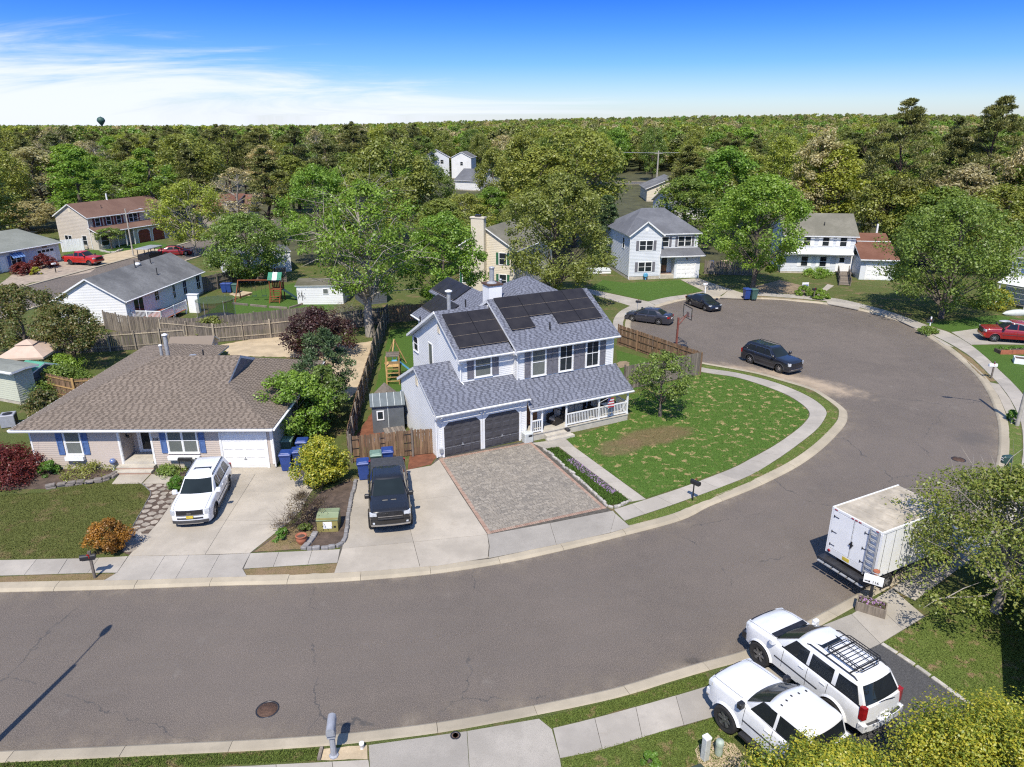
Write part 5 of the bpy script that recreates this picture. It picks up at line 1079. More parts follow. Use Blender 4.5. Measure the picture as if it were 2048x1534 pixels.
far_window(H11, W11[0], 1.6, 3.6, 0.9, 1.3, 'blue_shutter'); far_window(H11, W11[0], 6.0, 3.6, 0.9, 1.3, 'blue_shutter'); far_window(H11, W11[0], 3.0, 0.6, 1.6, 1.7)
q = MB()
for k in range(9): q.slab3([(0.0, -2.0 + 0.22 * k, 2.5 + 0.07 * k), (9.5, -2.0 + 0.22 * k, 2.5 + 0.07 * k), (9.5, -1.8 + 0.22 * k, 2.55 + 0.07 * k), (0.0, -1.8 + 0.22 * k, 2.55 + 0.07 * k)], 0.05)
q.build('porch_awning', M['white'], H11)
for u in (0.3, 3.2, 6.2): BX('porch_post', 'white', H11, u - 0.05, u + 0.05, -1.9, -1.8, 0, 2.45)
# houses in the gaps of the wood
p = G(924, 352); H12, W12 = gable_house('tall white gabled house far off among the trees', (-22.5, 276), -6, 7.4, 12, 7.6, 0.5, 'sid_white', 'roof_grey', 'v', 0.3, 0.4)
far_window(H12, W12[0], 3.3, 4.8, 1.0, 1.2)
H13, W13 = gable_house('pale grey house with blue-grey roof beside the far white gable', (-33.5, 283), 6, 9.5, 11, 7.4, 0.55, 'sid_grey', 'roof_slate', 'v', 0.3, 0.4)
for s in (1.2, 6.2): far_window(H13, W13[0], s, 5.0, 1.2, 1.4); far_window(H13, W13[0], s, 1.6, 1.2, 1.4)
H14, W14 = gable_house('dark roofed garage below the far white gabled house', (-17.5, 226), -30, 9, 11, 3.0, 0.55, 'sid_white', 'roof_slate', 'u', 0.3, 0.4)
H15, W15 = gable_house('low house with slate roof and white end gable in the gap of the trees', (33.0, 150), 8, 9, 12, 3.2, 0.42, 'sid_white', 'roof_slate', 'u', 0.4, 0.4)
H16, W16 = gable_house('long low house with white gable facing forward beyond the slate roof', (35.0, 190), -3, 12.5, 14, 3.3, 0.42, 'sid_cream', 'roof_grey', 'v', 0.5, 0.4)
far_road('back_street', (-20, 246), (130, 252), -11.0, 'asphalt_far')
# ================================================================== TREES AND SHRUBS
rg = np.random.default_rng(11)
def leaf_mat(name, a, b, var=0.3, trans=0.45, cs=0.55, hue=0.10, accent=None):
    g = NG(name); f = g.noise(cs, 3, 0.6); k = g.noise(2.6, 3, 0.6); r = g.island; o = g.orand
    col = g.mix(g.rng(f, 0.32, 0.66), a, b)
    col = g.mix(1.0, col, g.ramp(r, [(0, (1 - var,) * 3), (0.6, (1.0, 1.0, 1.0)), (1, (1 + var * 1.1, 1 + var, 1 + var * 0.6))]), 'MULTIPLY')
    col = g.mix(1.0, col, g.ramp(k, [(0.3, (0.82, 0.82, 0.82)), (0.7, (1.18, 1.15, 1.1))]), 'MULTIPLY')
    col = g.mix(1.0, col, g.ramp(o, [(0, (1 - hue, 1.0, 1.0)), (0.5, (1 + hue * 0.7, 1 + hue * 0.7, 1.0)), (1, (0.92 - hue, 0.94 - hue * 0.6, 0.95))]), 'MULTIPLY')
    if accent: col = g.mix(g.rng(g.math('ADD', r, g.math('MULTIPLY', k, 0.8)), 0.82, 1.05), col, accent)
    g.t.nodes.remove(g.b); d = g.n('ShaderNodeBsdfDiffuse'); t = g.n('ShaderNodeBsdfTranslucent'); m = g.n('ShaderNodeMixShader'); gl = g.n('ShaderNodeBsdfGlossy'); m2 = g.n('ShaderNodeMixShader')
    g.l(col, d.inputs[0]); g.l(g.mix(0.5, col, g.mix(1.0, col, (1.5, 1.35, 0.5), 'MULTIPLY')), t.inputs[0]); m.inputs[0].default_value = trans; g.l(d.outputs[0], m.inputs[1]); g.l(t.outputs[0], m.inputs[2])
    gl.inputs['Roughness'].default_value = 0.45; m2.inputs[0].default_value = 0.035; g.l(m.outputs[0], m2.inputs[1]); g.l(gl.outputs[0], m2.inputs[2]); g.l(m2.outputs[0], g.o.inputs[0]); return g.m
LM = dict(
    oak=leaf_mat('oak_leaves', (0.201, 0.238, 0.043), (0.342, 0.365, 0.090)), maple=leaf_mat('maple_leaves', (0.159, 0.273, 0.034), (0.266, 0.394, 0.066)),
    green=leaf_mat('green_leaves', (0.147, 0.220, 0.041), (0.254, 0.331, 0.074)), beige=leaf_mat('catkin_leaves', (0.342, 0.307, 0.138), (0.566, 0.487, 0.288)),
    pine=leaf_mat('pine_needles', (0.106, 0.125, 0.036), (0.218, 0.220, 0.074), trans=0.2), lime=leaf_mat('lime_leaves', (0.271, 0.319, 0.043), (0.425, 0.447, 0.078)),
    spruce=leaf_mat('spruce_needles', (0.060, 0.104, 0.044), (0.123, 0.174, 0.068), trans=0.15), plum=leaf_mat('plum_leaves', (0.063, 0.029, 0.029), (0.128, 0.058, 0.052)),
    red=leaf_mat('red_maple_leaves', (0.128, 0.024, 0.023), (0.220, 0.046, 0.039)), orange=leaf_mat('orange_leaves', (0.268, 0.132, 0.025), (0.415, 0.216, 0.040)),
    gold=leaf_mat('golden_leaves', (0.16, 0.24, 0.03), (0.35, 0.40, 0.045), accent=(0.52, 0.48, 0.05)), dark=leaf_mat('dark_leaves', (0.079, 0.132, 0.028), (0.179, 0.216, 0.058), accent=(0.232, 0.192, 0.069)),
    grass=leaf_mat('clump_leaves', (0.098, 0.216, 0.029), (0.171, 0.312, 0.046)), flower=leaf_mat('flower_leaves', (0.146, 0.168, 0.040), (0.207, 0.228, 0.069), accent=(0.512, 0.312, 0.552)), twig=leaf_mat('twig_leaves', (0.171, 0.126, 0.069), (0.244, 0.174, 0.086)),
    weep=leaf_mat('weeping_leaves', (0.179, 0.230, 0.036), (0.302, 0.348, 0.062), accent=(0.293, 0.312, 0.069)))
def leaves(centers, rad, n, size, flat=0.75, aspect=0.62, up=0.8, droop=0.0, needle=False):
    """n leaf faces round each clump centre; returns verts and quads"""
    K = len(centers); c = np.repeat(np.asarray(centers), n, axis=0); r = np.repeat(np.asarray(rad), n)[:, None]
    d = rg.normal(size=(K * n, 3)); d /= np.linalg.norm(d, axis=1)[:, None]
    q = rg.random((K * n, 1)) ** 0.45; p = c + d * q * r * np.array([1, 1, flat]); p[:, 2] -= droop * (q[:, 0] * r[:, 0]) ** 2
    nrm = d * 0.9 + np.array([0, 0, up]) + rg.normal(size=d.shape) * 0.55; nrm /= np.linalg.norm(nrm, axis=1)[:, None]
    a = np.cross(nrm, rg.normal(size=d.shape)); a /= np.linalg.norm(a, axis=1)[:, None] + 1e-9
    if needle: a = d * 0.9 + rg.normal(size=d.shape) * 0.35 + np.array([0, 0, 0.3]); a /= np.linalg.norm(a, axis=1)[:, None]
    b = np.cross(nrm, a); b /= np.linalg.norm(b, axis=1)[:, None] + 1e-9
    s = size * rg.uniform(0.65, 1.35, (K * n, 1)) * 0.5
    v = np.stack([p - a * s, p + b * s * aspect, p + a * s, p - b * s * aspect], axis=1).reshape(-1, 3)
    return v, np.arange(len(v)).reshape(-1, 4)
PROF = dict(round=lambda t: max(0, 1 - (2 * t - 0.95) ** 2) ** 0.5, oak=lambda t: (max(0, 1 - (1.45 * t - 0.55) ** 2)) ** 0.55 * (0.55 + 0.45 * min(1, t * 3)), cone=lambda t: (1 - t) ** 0.8 * 0.95 + 0.08, umbrella=lambda t: (max(0, 1 - t ** 2)) ** 0.6, egg=lambda t: max(0, 1 - (1.6 * t - 0.6) ** 2) ** 0.6 * min(1, 0.5 + 2 * t), pine=lambda t: (0.62 + 0.38 * math.sin(2.6 * t + 0.2)) * (1 - t ** 2.2) ** 0.75)
def tree_mesh(seed, H, Rr, cb, prof='round', K=70, n=150, leaf=0.28, mat='oak', bark='bark', tr=None, needle=False, cr=0.3, flat=0.75, lump=0.35, limbs=22, droop=0.0, inner=0.35, twigs=0, stems=1, aspect=0.62, layers=0):
    rr = random.Random(seed); pf = PROF[prof]; cen, rad = [], []
    ph = [rr.uniform(0, 6.28) for _ in range(4)]
    while len(cen) < K:
        t = rr.random() ** 0.85
        if layers: t = (round(t * layers) + rr.uniform(-0.42, 0.42)) / layers; t = min(max(t, 0.0), 0.99)
        th = rr.uniform(0, 6.283); lum = 1 - lump * (0.5 + 0.5 * math.sin(2 * th + ph[0] + 4 * t) * math.sin(3 * th + ph[1] - 5 * t)) * rr.uniform(0.4, 1.2)
        r = pf(t) * Rr * lum * math.sqrt(rr.uniform(inner, 1.0)); z = cb + (H - cb) * (0.04 + 0.92 * t)
        cen.append((r * math.cos(th), r * math.sin(th), z)); rad.append(cr * Rr * rr.uniform(0.55, 1.15) * (0.6 + 0.4 * pf(t)))
    v, f = leaves(cen, rad, n, leaf, flat, aspect, droop=droop, needle=needle)
    crown = np_mesh('crown', v, f, LM[mat])
    tb = MB(); tr = tr or H * 0.017
    for s in range(stems):
        lean = (0, 0) if stems == 1 else (math.cos(6.28 * s / stems) * Rr * 0.35, math.sin(6.28 * s / stems) * Rr * 0.35)
        pts = [Vector((lean[0] * (k / 6) ** 1.2 + rr.uniform(-1, 1) * H * 0.008 * k, lean[1] * (k / 6) ** 1.2 + rr.uniform(-1, 1) * H * 0.008 * k, H * 0.86 * k / 6 - 0.1)) for k in range(7)]
        tb.tube(pts, [tr * (1.25 if k == 0 else 1) * (1 - 0.13 * k) / (1 if stems == 1 else 1.5) for k in range(7)], 7)
        for i in range(limbs // stems):
            c = Vector(cen[(i * 7 + s * 3) % K]); zt = max(cb * 0.75, c.z - (Vector((c.x, c.y)).length) * rr.uniform(0.55, 0.95)); zt = min(max(zt, cb * 0.5), H * 0.8)
            q = zt / (H * 0.86) * 6; k = min(int(q), 5); p0 = pts[k].lerp(pts[k + 1], q - k); mid = p0.lerp(c, 0.5) + Vector((rr.uniform(-.08, .08), rr.uniform(-.08, .08), rr.uniform(0.02, 0.10))) * Rr
            r0 = tr * 0.42 * (1 - 0.11 * q); tb.tube([p0, p0.lerp(mid, 0.5) + Vector((0, 0, 0.03 * Rr)), mid, c], [r0, r0 * 0.75, r0 * 0.5, r0 * 0.15], 5, cap=False)
            for _ in range(twigs):
                e = c + Vector((rr.gauss(0, 1), rr.gauss(0, 1), rr.gauss(0.2, 0.7))) * Rr * 0.25; m0 = mid.lerp(c, rr.uniform(0, 0.9)); tb.tube([m0, m0.lerp(e, 0.5) + Vector((0, 0, rr.uniform(-.05, .08) * Rr)), e], [r0 * 0.42, r0 * 0.25, r0 * 0.08], 4, cap=False)
    return tb.mesh('trunk', M[bark]), crown, H, Rr
def recolour(pr, mat):
    me = pr[1].copy(); me.materials.clear(); me.materials.append(LM[mat]); return (pr[0], me, pr[2], pr[3])
TP = {}
TP['oak1'] = tree_mesh(1, 15, 6.0, 2.2, 'oak', 110, 125, 0.34, 'oak', cr=0.27); TP['oak2'] = tree_mesh(2, 16, 5.2, 2.4, 'egg', 105, 125, 0.34, 'oak', cr=0.28, lump=0.5); TP['oak3'] = tree_mesh(3, 14, 6.5, 1.8, 'round', 115, 115, 0.34, 'oak', cr=0.25, lump=0.5)
TP['maple1'] = tree_mesh(4, 12, 5.6, 2.2, 'egg', 110, 150, 0.26, 'maple', cr=0.25, lump=0.25); TP['pine1'] = tree_mesh(5, 18, 4.0, 4.5, 'pine', 80, 150, 0.42, 'pine', 'bark_dark', needle=True, cr=0.3, flat=0.42, lump=0.55, aspect=0.3, layers=8); TP['pine2'] = tree_mesh(6, 17, 3.3, 6.0, 'round', 62, 150, 0.42, 'pine', 'bark_dark', needle=True, cr=0.36, flat=0.5, lump=0.55, aspect=0.3)
TP['spruce'] = tree_mesh(7, 13, 3.2, 1.0, 'cone', 80, 120, 0.34, 'spruce', 'bark_dark', needle=True, cr=0.3, flat=0.5, aspect=0.35)
TP['green1'] = recolour(TP['oak1'], 'green'); TP['green2'] = recolour(TP['oak2'], 'green'); TP['green3'] = recolour(TP['oak3'], 'maple'); TP['maple2'] = recolour(TP['oak2'], 'maple'); TP['beige1'] = recolour(TP['oak2'], 'beige'); TP['beige2'] = recolour(TP['oak3'], 'beige'); TP['lime1'] = recolour(TP['oak1'], 'lime')
TP['bare1'] = tree_mesh(8, 14, 4.6, 3.0, 'egg', 60, 34, 0.3, 'beige', 'bark_pale', limbs=44, twigs=4, cr=0.28, lump=0.4); TP['tall1'] = tree_mesh(9, 17, 3.8, 2.5, 'egg', 95, 110, 0.3, 'maple', cr=0.28, lump=0.55)
def place_tree(kind, name, label, x, y, hs, rs, group=None, cat='tree', z=0.0, rz=None):
    tm, cm, H, Rr = TP[kind]; t = thing(name, label, cat, (x, y, z), rnd.uniform(0, 6.28) if rz is None else rz, group); t.scale = (rs / Rr, rs / Rr, hs / H)
    if tm: link('trunk', tm, t)
    link('crown', cm, t); return t
def T(kind, name, label, px, Y, ytop, wpx, group=None, cat='tree'):
    x = at_dist(px, Y); h = top_z(px, ytop, Y); zc = Y * _c + (EYE - h * 0.6) * _s; return place_tree(kind, name, label, x, Y, h, wpx * 0.43 * zc / FPX, group, cat)
def own(kind, name, label, loc, cat='tree', **k):
    TP['_'] = tree_mesh(**k); return place_tree('_', name, label, loc[0], loc[1], TP['_'][2], TP['_'][3], None, cat)
# --- named trees, near to far
gp = lambda x, y: tuple(G(x, y)[:2])
own('', 'young_tree', 'small open green tree alone on the front lawn, ringed by bare dirt', gp(1320, 833), seed=21, H=4.7, Rr=2.6, cb=1.3, prof='round', K=75, n=70, leaf=0.15, mat='green', tr=0.11, cr=0.22, lump=0.5, limbs=26, twigs=2, inner=0.25)
own('', 'weeping_tree', 'loose drooping tree hanging over the white box truck and pavement', (19.6, 23.9), seed=22, H=6.4, Rr=5.3, cb=1.6, prof='umbrella', K=170, n=190, leaf=0.115, mat='weep', bark='bark_pale', tr=0.2, cr=0.19, lump=0.5, limbs=50, twigs=2, droop=0.3, inner=0.12)
own('', 'maple_tree', 'large bright green maple between the grey house and the white house', (at_dist(1518, 83), 83), seed=23, H=13.6, Rr=6.3, cb=2.6, prof='egg', K=150, n=170, leaf=0.27, mat='maple', tr=0.3, cr=0.21, lump=0.22, limbs=40)
own('', 'maple_tree', 'broad maple casting deep shade beside the red pickup', (at_dist(1905, 71), 70.5), seed=24, H=12.0, Rr=7.6, cb=1.5, prof='egg', K=170, n=170, leaf=0.24, mat='green', tr=0.26, cr=0.2, lump=0.28, limbs=44)
own('', 'bare_tree', 'tall half bare tree with pale spreading branches behind the brown fence', gp(742, 672), seed=25, H=14.2, Rr=6.6, cb=4.0, prof='round', K=120, n=110, leaf=0.24, mat='maple', bark='bark_pale', tr=0.42, cr=0.2, lump=0.45, limbs=60, twigs=3, inner=0.2)
own('', 'oak_tree', 'leafy green tree close behind the rear solar roof', (at_dist(885, 72), 72), seed=26, H=10.6, Rr=4.6, cb=1.2, prof='egg', K=120, n=150, leaf=0.24, mat='maple', tr=0.2, cr=0.23, lump=0.3, limbs=30)
own('', 'oak_tree', 'big yellow-green oak standing before the cream house', (at_dist(1112, 77), 77), seed=27, H=14.2, Rr=6.8, cb=1.6, prof='egg', K=170, n=150, leaf=0.26, mat='oak', tr=0.34, cr=0.2, lump=0.42, limbs=44)
own('', 'broadleaf_tree', 'dense dark green tree with round crown beside the tan gazebo', gp(153, 735), seed=28, H=5.2, Rr=3.0, cb=1.5, prof='round', K=95, n=150, leaf=0.17, mat='dark', tr=0.14, cr=0.24, lump=0.3, limbs=20)
own('', 'broadleaf_tree', 'dark glossy tree cut off by the left edge', (-41.0, 57.5), seed=29, H=6.4, Rr=4.2, cb=1.0, prof='round', K=110, n=150, leaf=0.18, mat='dark', tr=0.15, cr=0.22, lump=0.3, limbs=20)
own('', 'broadleaf_tree', 'dense green tree behind the bins and the swing set', (at_dist(485, 88), 88), seed=30, H=8.8, Rr=5.2, cb=0.8, prof='round', K=140, n=140, leaf=0.25, mat='green', tr=0.2, cr=0.23, lump=0.3, limbs=24)
own('', 'locust_tree', 'airy yellow-green tree beside the street in front of the red-roofed house', (at_dist(378, 108), 108), seed=31, H=11.2, Rr=6.0, cb=2.2, prof='round', K=140, n=80, leaf=0.28, mat='lime', bark='bark_pale', tr=0.22, cr=0.2, lump=0.4, limbs=50, twigs=2)
own('', 'ornamental_tree', 'small flat topped tree on the lawn of the beige house', gp(224, 499), seed=32, H=3.4, Rr=2.7, cb=1.7, prof='umbrella', K=40, n=110, leaf=0.2, mat='green', tr=0.13, cr=0.28, flat=0.4, limbs=14)
own('', 'plum_tree', 'wide dark purple plum tree in the sandy yard', gp(640, 712), seed=33, H=4.2, Rr=3.8, cb=0.3, prof='umbrella', K=100, n=105, leaf=0.18, mat='plum', tr=0.12, cr=0.22, lump=0.35, limbs=34, stems=3, inner=0.1)
own('', 'pine_tree', 'young bushy pine leaning over the corner of the tan roof', (-12.7, 45.4), seed=34, H=6.0, Rr=2.1, cb=0.5, prof='egg', K=70, n=140, leaf=0.2, mat='spruce', bark='bark_dark', needle=True, cr=0.3, flat=0.6, lump=0.4, aspect=0.35)
own('', 'dogwood_tree', 'light green shrubby tree hiding the right end of the tan house', (-13.3, 40.6), seed=35, H=4.6, Rr=2.6, cb=0.5, prof='round', K=100, n=130, leaf=0.16, mat='maple', tr=0.1, cr=0.24, lump=0.4, limbs=30, twigs=2)
own('', 'dogwood_tree', 'lower green tree between the tan house and the leaning pine', (-12.2, 42.6), seed=36, H=4.3, Rr=1.8, cb=0.4, prof='round', K=60, n=120, leaf=0.16, mat='green', tr=0.08, cr=0.26, limbs=14)
own('', 'pine_tree', 'tall clumpy pine standing highest right of the white house', (at_dist(1785, 104), 104), seed=37, H=22.6, Rr=7.2, cb=5.0, prof='pine', K=130, n=160, leaf=0.42, mat='pine', bark='bark_dark', tr=0.34, needle=True, cr=0.2, flat=0.42, lump=0.6, aspect=0.28, layers=9, limbs=44)
own('', 'pine_tree', 'tall wind swept pine near the right edge of the sky', (at_dist(1965, 108), 108), seed=38, H=22.9, Rr=7.0, cb=7.0, prof='pine', K=115, n=160, leaf=0.42, mat='pine', bark='bark_dark', tr=0.34, needle=True, cr=0.21, flat=0.42, lump=0.6, aspect=0.28, layers=8, limbs=44)
for kd, nm, lb, px, Y, yt, w_ in (
    ('beige1', 'flowering_tree', 'large beige catkin tree right of the bright maple', 1632, 122, 262, 160), ('beige2', 'flowering_tree', 'beige tree on the far right edge beside the wind swept pine', 2050, 100, 250, 170),
    ('oak1', 'oak_tree', 'olive oak below the wind swept pine at the right', 2010, 92, 370, 210), ('pine1', 'pine_tree', 'middle sized pine between the two tallest pines', 1885, 112, 228, 130), ('pine2', 'pine_tree', 'short pine just left of the tallest pine', 1715, 128, 262, 90),
    ('beige2', 'flowering_tree', 'wide beige tree at the left edge above the sage roof', 40, 134, 400, 190), ('beige1', 'flowering_tree', 'tall beige tree behind the beige house', 75, 158, 292, 190), ('green1', 'oak_tree', 'round green tree over the roof of the beige house', 245, 150, 322, 190),
    ('maple2', 'maple_tree', 'fresh green tree at the left above the wooden deck', 165, 170, 300, 150), ('oak1', 'oak_tree', 'broad olive oak above the airy yellow-green tree', 385, 152, 268, 210), ('pine1', 'pine_tree', 'dark pine left of the light green maple', 535, 122, 292, 130),
    ('maple1', 'maple_tree', 'light green tree left of the half bare tree', 632, 100, 330, 190), ('oak3', 'oak_tree', 'widest olive oak behind the half bare tree', 785, 118, 266, 250), ('oak1', 'oak_tree', 'olive oak right behind the half bare tree', 740, 104, 345, 230), ('oak2', 'oak_tree', 'olive oak above the rear solar roof', 880, 94, 395, 170),
    ('oak2', 'oak_tree', 'narrow olive oak left of the forked oak', 1045, 128, 262, 150), ('oak3', 'oak_tree', 'big forked green oak in the middle of the wood', 1150, 116, 250, 270), ('spruce', 'spruce_tree', 'blue-green spruce left of the slate roofed gap', 1215, 100, 385, 110), ('pine1', 'pine_tree', 'dark bushy pine right of the utility pole', 1372, 138, 288, 120), ('green2', 'oak_tree', 'green oak directly behind the slate hip roof', 1370, 108, 350, 190),
    ('maple2', 'maple_tree', 'green tree behind the bright maple', 1450, 118, 290, 190), ('lime1', 'oak_tree', 'yellowish tree above the far end of the slate roofs', 1560, 135, 270, 120), ('green1', 'oak_tree', 'dark green tree behind the garage with red-brown roof', 1815, 100, 400, 120), ('green2', 'oak_tree', 'shaded tree behind the broad maple', 1880, 95, 370, 190), ('oak3', 'oak_tree', 'orange-leaved low oak over the cream roof', 1030, 98, 400, 110), ('oak1', 'oak_tree', 'low olive oak below the far white gabled house', 925, 108, 388, 170), ('green1', 'oak_tree', 'green oak left of the far white gabled houses', 862, 126, 330, 130), ('oak2', 'oak_tree', 'olive oak right of the far white gabled house', 990, 140, 292, 110), ('maple2', 'maple_tree', 'fresh green tree behind the cream chimney', 985, 118, 372, 120)):
    T(kd, nm, lb, px, Y, yt, w_)
# --- the wood behind the houses: single trees
kinds = [('oak1', 'olive oak of the wood behind the houses', 5), ('oak2', 'tall olive oak of the wood behind the houses', 5), ('oak3', 'wide olive oak of the wood behind the houses', 4), ('green1', 'green broadleaf tree of the wood behind the houses', 4), ('green2', 'tall green broadleaf tree of the wood behind the houses', 4), ('maple2', 'fresh green maple of the wood behind the houses', 4), ('lime1', 'yellowish green tree of the wood behind the houses', 3), ('beige1', 'pale beige catkin tree of the wood behind the houses', 2), ('pine1', 'dark pine of the wood behind the houses', 4), ('pine2', 'slender dark pine of the wood behind the houses', 4), ('bare1', 'grey half bare tree of the wood behind the houses', 3), ('tall1', 'narrow light green tree of the wood behind the houses', 4)]
bag = [k for k in kinds for _ in range(k[2])]
NM = dict(bare='bare_tree', tall='broadleaf_tree', oak='oak_tree', green='broadleaf_tree', maple='maple_tree', lime='broadleaf_tree', beige='flowering_tree', pine='pine_tree')
def px_of(x, y, z):
    d = Vector((x, y, z - EYE)); zc = d.y * _c - d.z * _s; return 1024 + FPX * d.x / zc, 767 - FPX * (d.y * _s + d.z * _c) / zc
def blocked(x, y, h, r):
    px, pt = px_of(x, y, h); wp = 1.15 * r * FPX / y
    for a, b_, yl, lim in ((872, 955, 270, 372), (1255, 1335, 146, 420), (1255, 1335, 186, 398), (1255, 1335, 262, 352), (95, 330, 118, 520), (395, 520, 124, 432), (-50, 420, 106, 560), (0, 130, 110, 700), (1040, 1100, 84, 700), (930, 1060, 86, 470)):
        if px + wp > a and px - wp < b_ and y < yl and pt < lim: return True
    if 1255 - wp * 0.5 < px < 1340 + wp * 0.5 and 236 < y < 262: return True
    if -67 - r < x < -44 and y < 130: return True
    return False
spots = []; wood = []; tries = 0
while len(spots) < 275 and tries < 20000:
    tries += 1; y = 92 + 250 * rnd.random() ** 0.9; x = rnd.uniform(-1, 1) * (0.76 * y + 14)
    kd, lb, _ = rnd.choice(bag); pine = kd.startswith('pine'); near_left = x < -0.1 * y and y > 170
    if near_left and rnd.random() < 0.45: kd, lb, _ = kinds[rnd.choice((8, 9, 8, 9, 10))]; pine = kd[0] == 'p'
    h = rnd.uniform(14.5, 18.5) if pine or y > 200 else rnd.uniform(11.5, 16.0); r = rnd.uniform(3.6, 4.9) if pine else rnd.uniform(5.2, 7.6)
    if near_left and pine: h += rnd.uniform(0.5, 2.2)
    if y < 105 and abs(x) < 60 and not (x > 46 or -50 < x < -24 and y > 97): continue
    if blocked(x, y, h, r): continue
    if any((x - a) ** 2 + (y - b_) ** 2 < (5.0 + 0.012 * y) ** 2 for a, b_ in spots): continue
    spots.append((x, y)); wood.append((px_of(x, y, h * 0.7)[0], kd, lb, x, y, h, r))
ZN = ((140, 'over the sage roofed house'), (370, 'behind the beige house'), (560, 'behind the red roofed house'), (860, 'behind the half bare tree'), (1000, 'near the far white gable'), (1260, 'behind the forked oak'), (1420, 'by the utility pole'), (1700, 'behind the bright maple'), (9e9, 'behind the tall pines'))
OD = 'leftmost second third fourth fifth sixth seventh eighth ninth tenth eleventh twelfth'.split(); cnt = {}
for px, kd, lb, x, y, h, r in sorted(wood):
    zn = next(z for lim, z in ZN if px < lim); row = 'front rows' if y < 160 else 'middle rows' if y < 240 else 'last rows'; nm = lb.split(' of the wood')[0]; c = cnt[(nm, zn, row)] = cnt.get((nm, zn, row), -1) + 1
    place_tree(kd, NM[kd.rstrip('123')], '%s %s, %s in the %s' % (nm, zn, OD[min(c, 11)], row), x, y, h, r, 'trees of the wood behind the houses', z=terrain(x, y))
# --- and beyond it the far-off wood, one mass
far_me = []
FARK = (('oak', 'round'), ('green', 'oak'), ('maple', 'round'), ('pine', 'pine'), ('beige', 'round'), ('pine', 'round'), ('lime', 'oak'), ('oak', 'egg'))
gc = bpy.data.collections.new('far_crowns')
for i, (m_, pf) in enumerate(FARK):
    _, cm, _, _ = tree_mesh(60 + i, 15, 6.0, 4.0, pf, 46, 36, 0.8, m_, cr=0.32, lump=0.4, limbs=1); o = bpy.data.objects.new('far_crown', cm); gc.objects.link(o)
pts = []
yy = 318.0
while yy < 2600:
    step = 8.2 + (yy - 318) * 0.012; xx = -0.80 * yy - 60
    while xx < 0.80 * yy + 60:
        x, y = xx + rnd.uniform(-.45, .45) * step, yy + rnd.uniform(-.45, .45) * step
        pts.append((x, y, terrain(x, y) - 0.5)); xx += step * 1.05
    yy += step * 0.95
pme = bpy.data.meshes.new('woodland'); pme.from_pydata(pts, [], []); wood_o = link('far_woodland', pme); tag(wood_o, kind='stuff')
ng = bpy.data.node_groups.new('scatter', 'GeometryNodeTree'); ng.interface.new_socket('Geometry', in_out='INPUT', socket_type='NodeSocketGeometry'); ng.interface.new_socket('Geometry', in_out='OUTPUT', socket_type='NodeSocketGeometry')
gi, go = ng.nodes.new('NodeGroupInput'), ng.nodes.new('NodeGroupOutput'); ci = ng.nodes.new('GeometryNodeCollectionInfo'); ci.inputs[0].default_value = gc; ci.inputs[1].default_value = True; ci.inputs[2].default_value = True
ip = ng.nodes.new('GeometryNodeInstanceOnPoints'); ip.inputs['Pick Instance'].default_value = True
def rv(t, lo, hi, seed, di):
    r_ = ng.nodes.new('FunctionNodeRandomValue'); r_.data_type = t
    for s in r_.inputs:
        if s.name == 'Min' and s.enabled: s.default_value = lo
        if s.name == 'Max' and s.enabled: s.default_value = hi
        if s.name == 'Seed': s.default_value = seed
    return [o_ for o_ in r_.outputs if o_.enabled][0]
nl = ng.links.new
nl(gi.outputs[0], ip.inputs['Points']); nl(ci.outputs[0], ip.inputs['Instance']); nl(rv('FLOAT_VECTOR', (0, 0, 0), (0.05, 0.05, 6.28), 3, 0), ip.inputs['Rotation']); nl(rv('FLOAT_VECTOR', (0.8, 0.8, 0.75), (1.4, 1.4, 1.3), 5, 0), ip.inputs['Scale']); nl(ip.outputs[0], go.inputs[0])
md = wood_o.modifiers.new('scatter', 'NODES'); md.node_group = ng
bed('forest_floor', [(-300, 134), (-60, 134), (-40, 102), (46, 102), (60, 90), (300, 90), (420, 344), (-420, 344)], 0.004, M['wood_floor'], world=True)

# --- shrubs
def shrub(name, label, loc, H, Rr, mat, seed, leaf=0.12, K=50, n=110, prof='umbrella', cat='shrub', bark='bark', lump=0.35, stems=4, limbs=16, **k):
    return own('', name, label, loc, cat, seed=seed, H=H, Rr=Rr, cb=0.05, prof=prof, K=K, n=n, leaf=leaf, mat=mat, bark=bark, tr=0.035, cr=k.pop('cr', 0.28), lump=lump, stems=stems, limbs=limbs, inner=k.pop('inner', 0.1), **k)
shrub('golden_shrub', 'tall golden yellow shrub between the two driveways', (-10.35, 34.9), 2.75, 1.65, 'gold', 41, 0.12, 90, 150, 'egg')
shrub('weeping_shrub', 'bare brown drooping shrub beside the green utility box', gp(612, 1050), 1.7, 1.7, 'twig', 42, 0.07, 70, 34, twigs=12, limbs=70, stems=2, bark='bark_dark', droop=0.5)
shrub('orange_shrub', 'orange leaved shrub behind the black mailbox', gp(222, 1102), 1.6, 1.15, 'orange', 43, 0.09, 70, 110, 'egg', limbs=24, lump=0.5)
shrub('red_maple_shrub', 'dark red cut-leaf maple mound at the left edge below the tan house', (-28.6, 35.6), 1.6, 2.7, 'red', 44, 0.11, 110, 120, limbs=30, bark='bark_pale', twigs=2)
shrub('green_shrub', 'small variegated shrub between the red maple mound and the tan wall', gp(100, 948), 0.8, 0.8, 'grass', 45, 0.09, 30, 90)
shrub('grass_clump', 'bright green spiky clump beside the white SUV', gp(355, 978), 0.75, 0.55, 'grass', 46, 0.22, 24, 60, aspect=0.2)
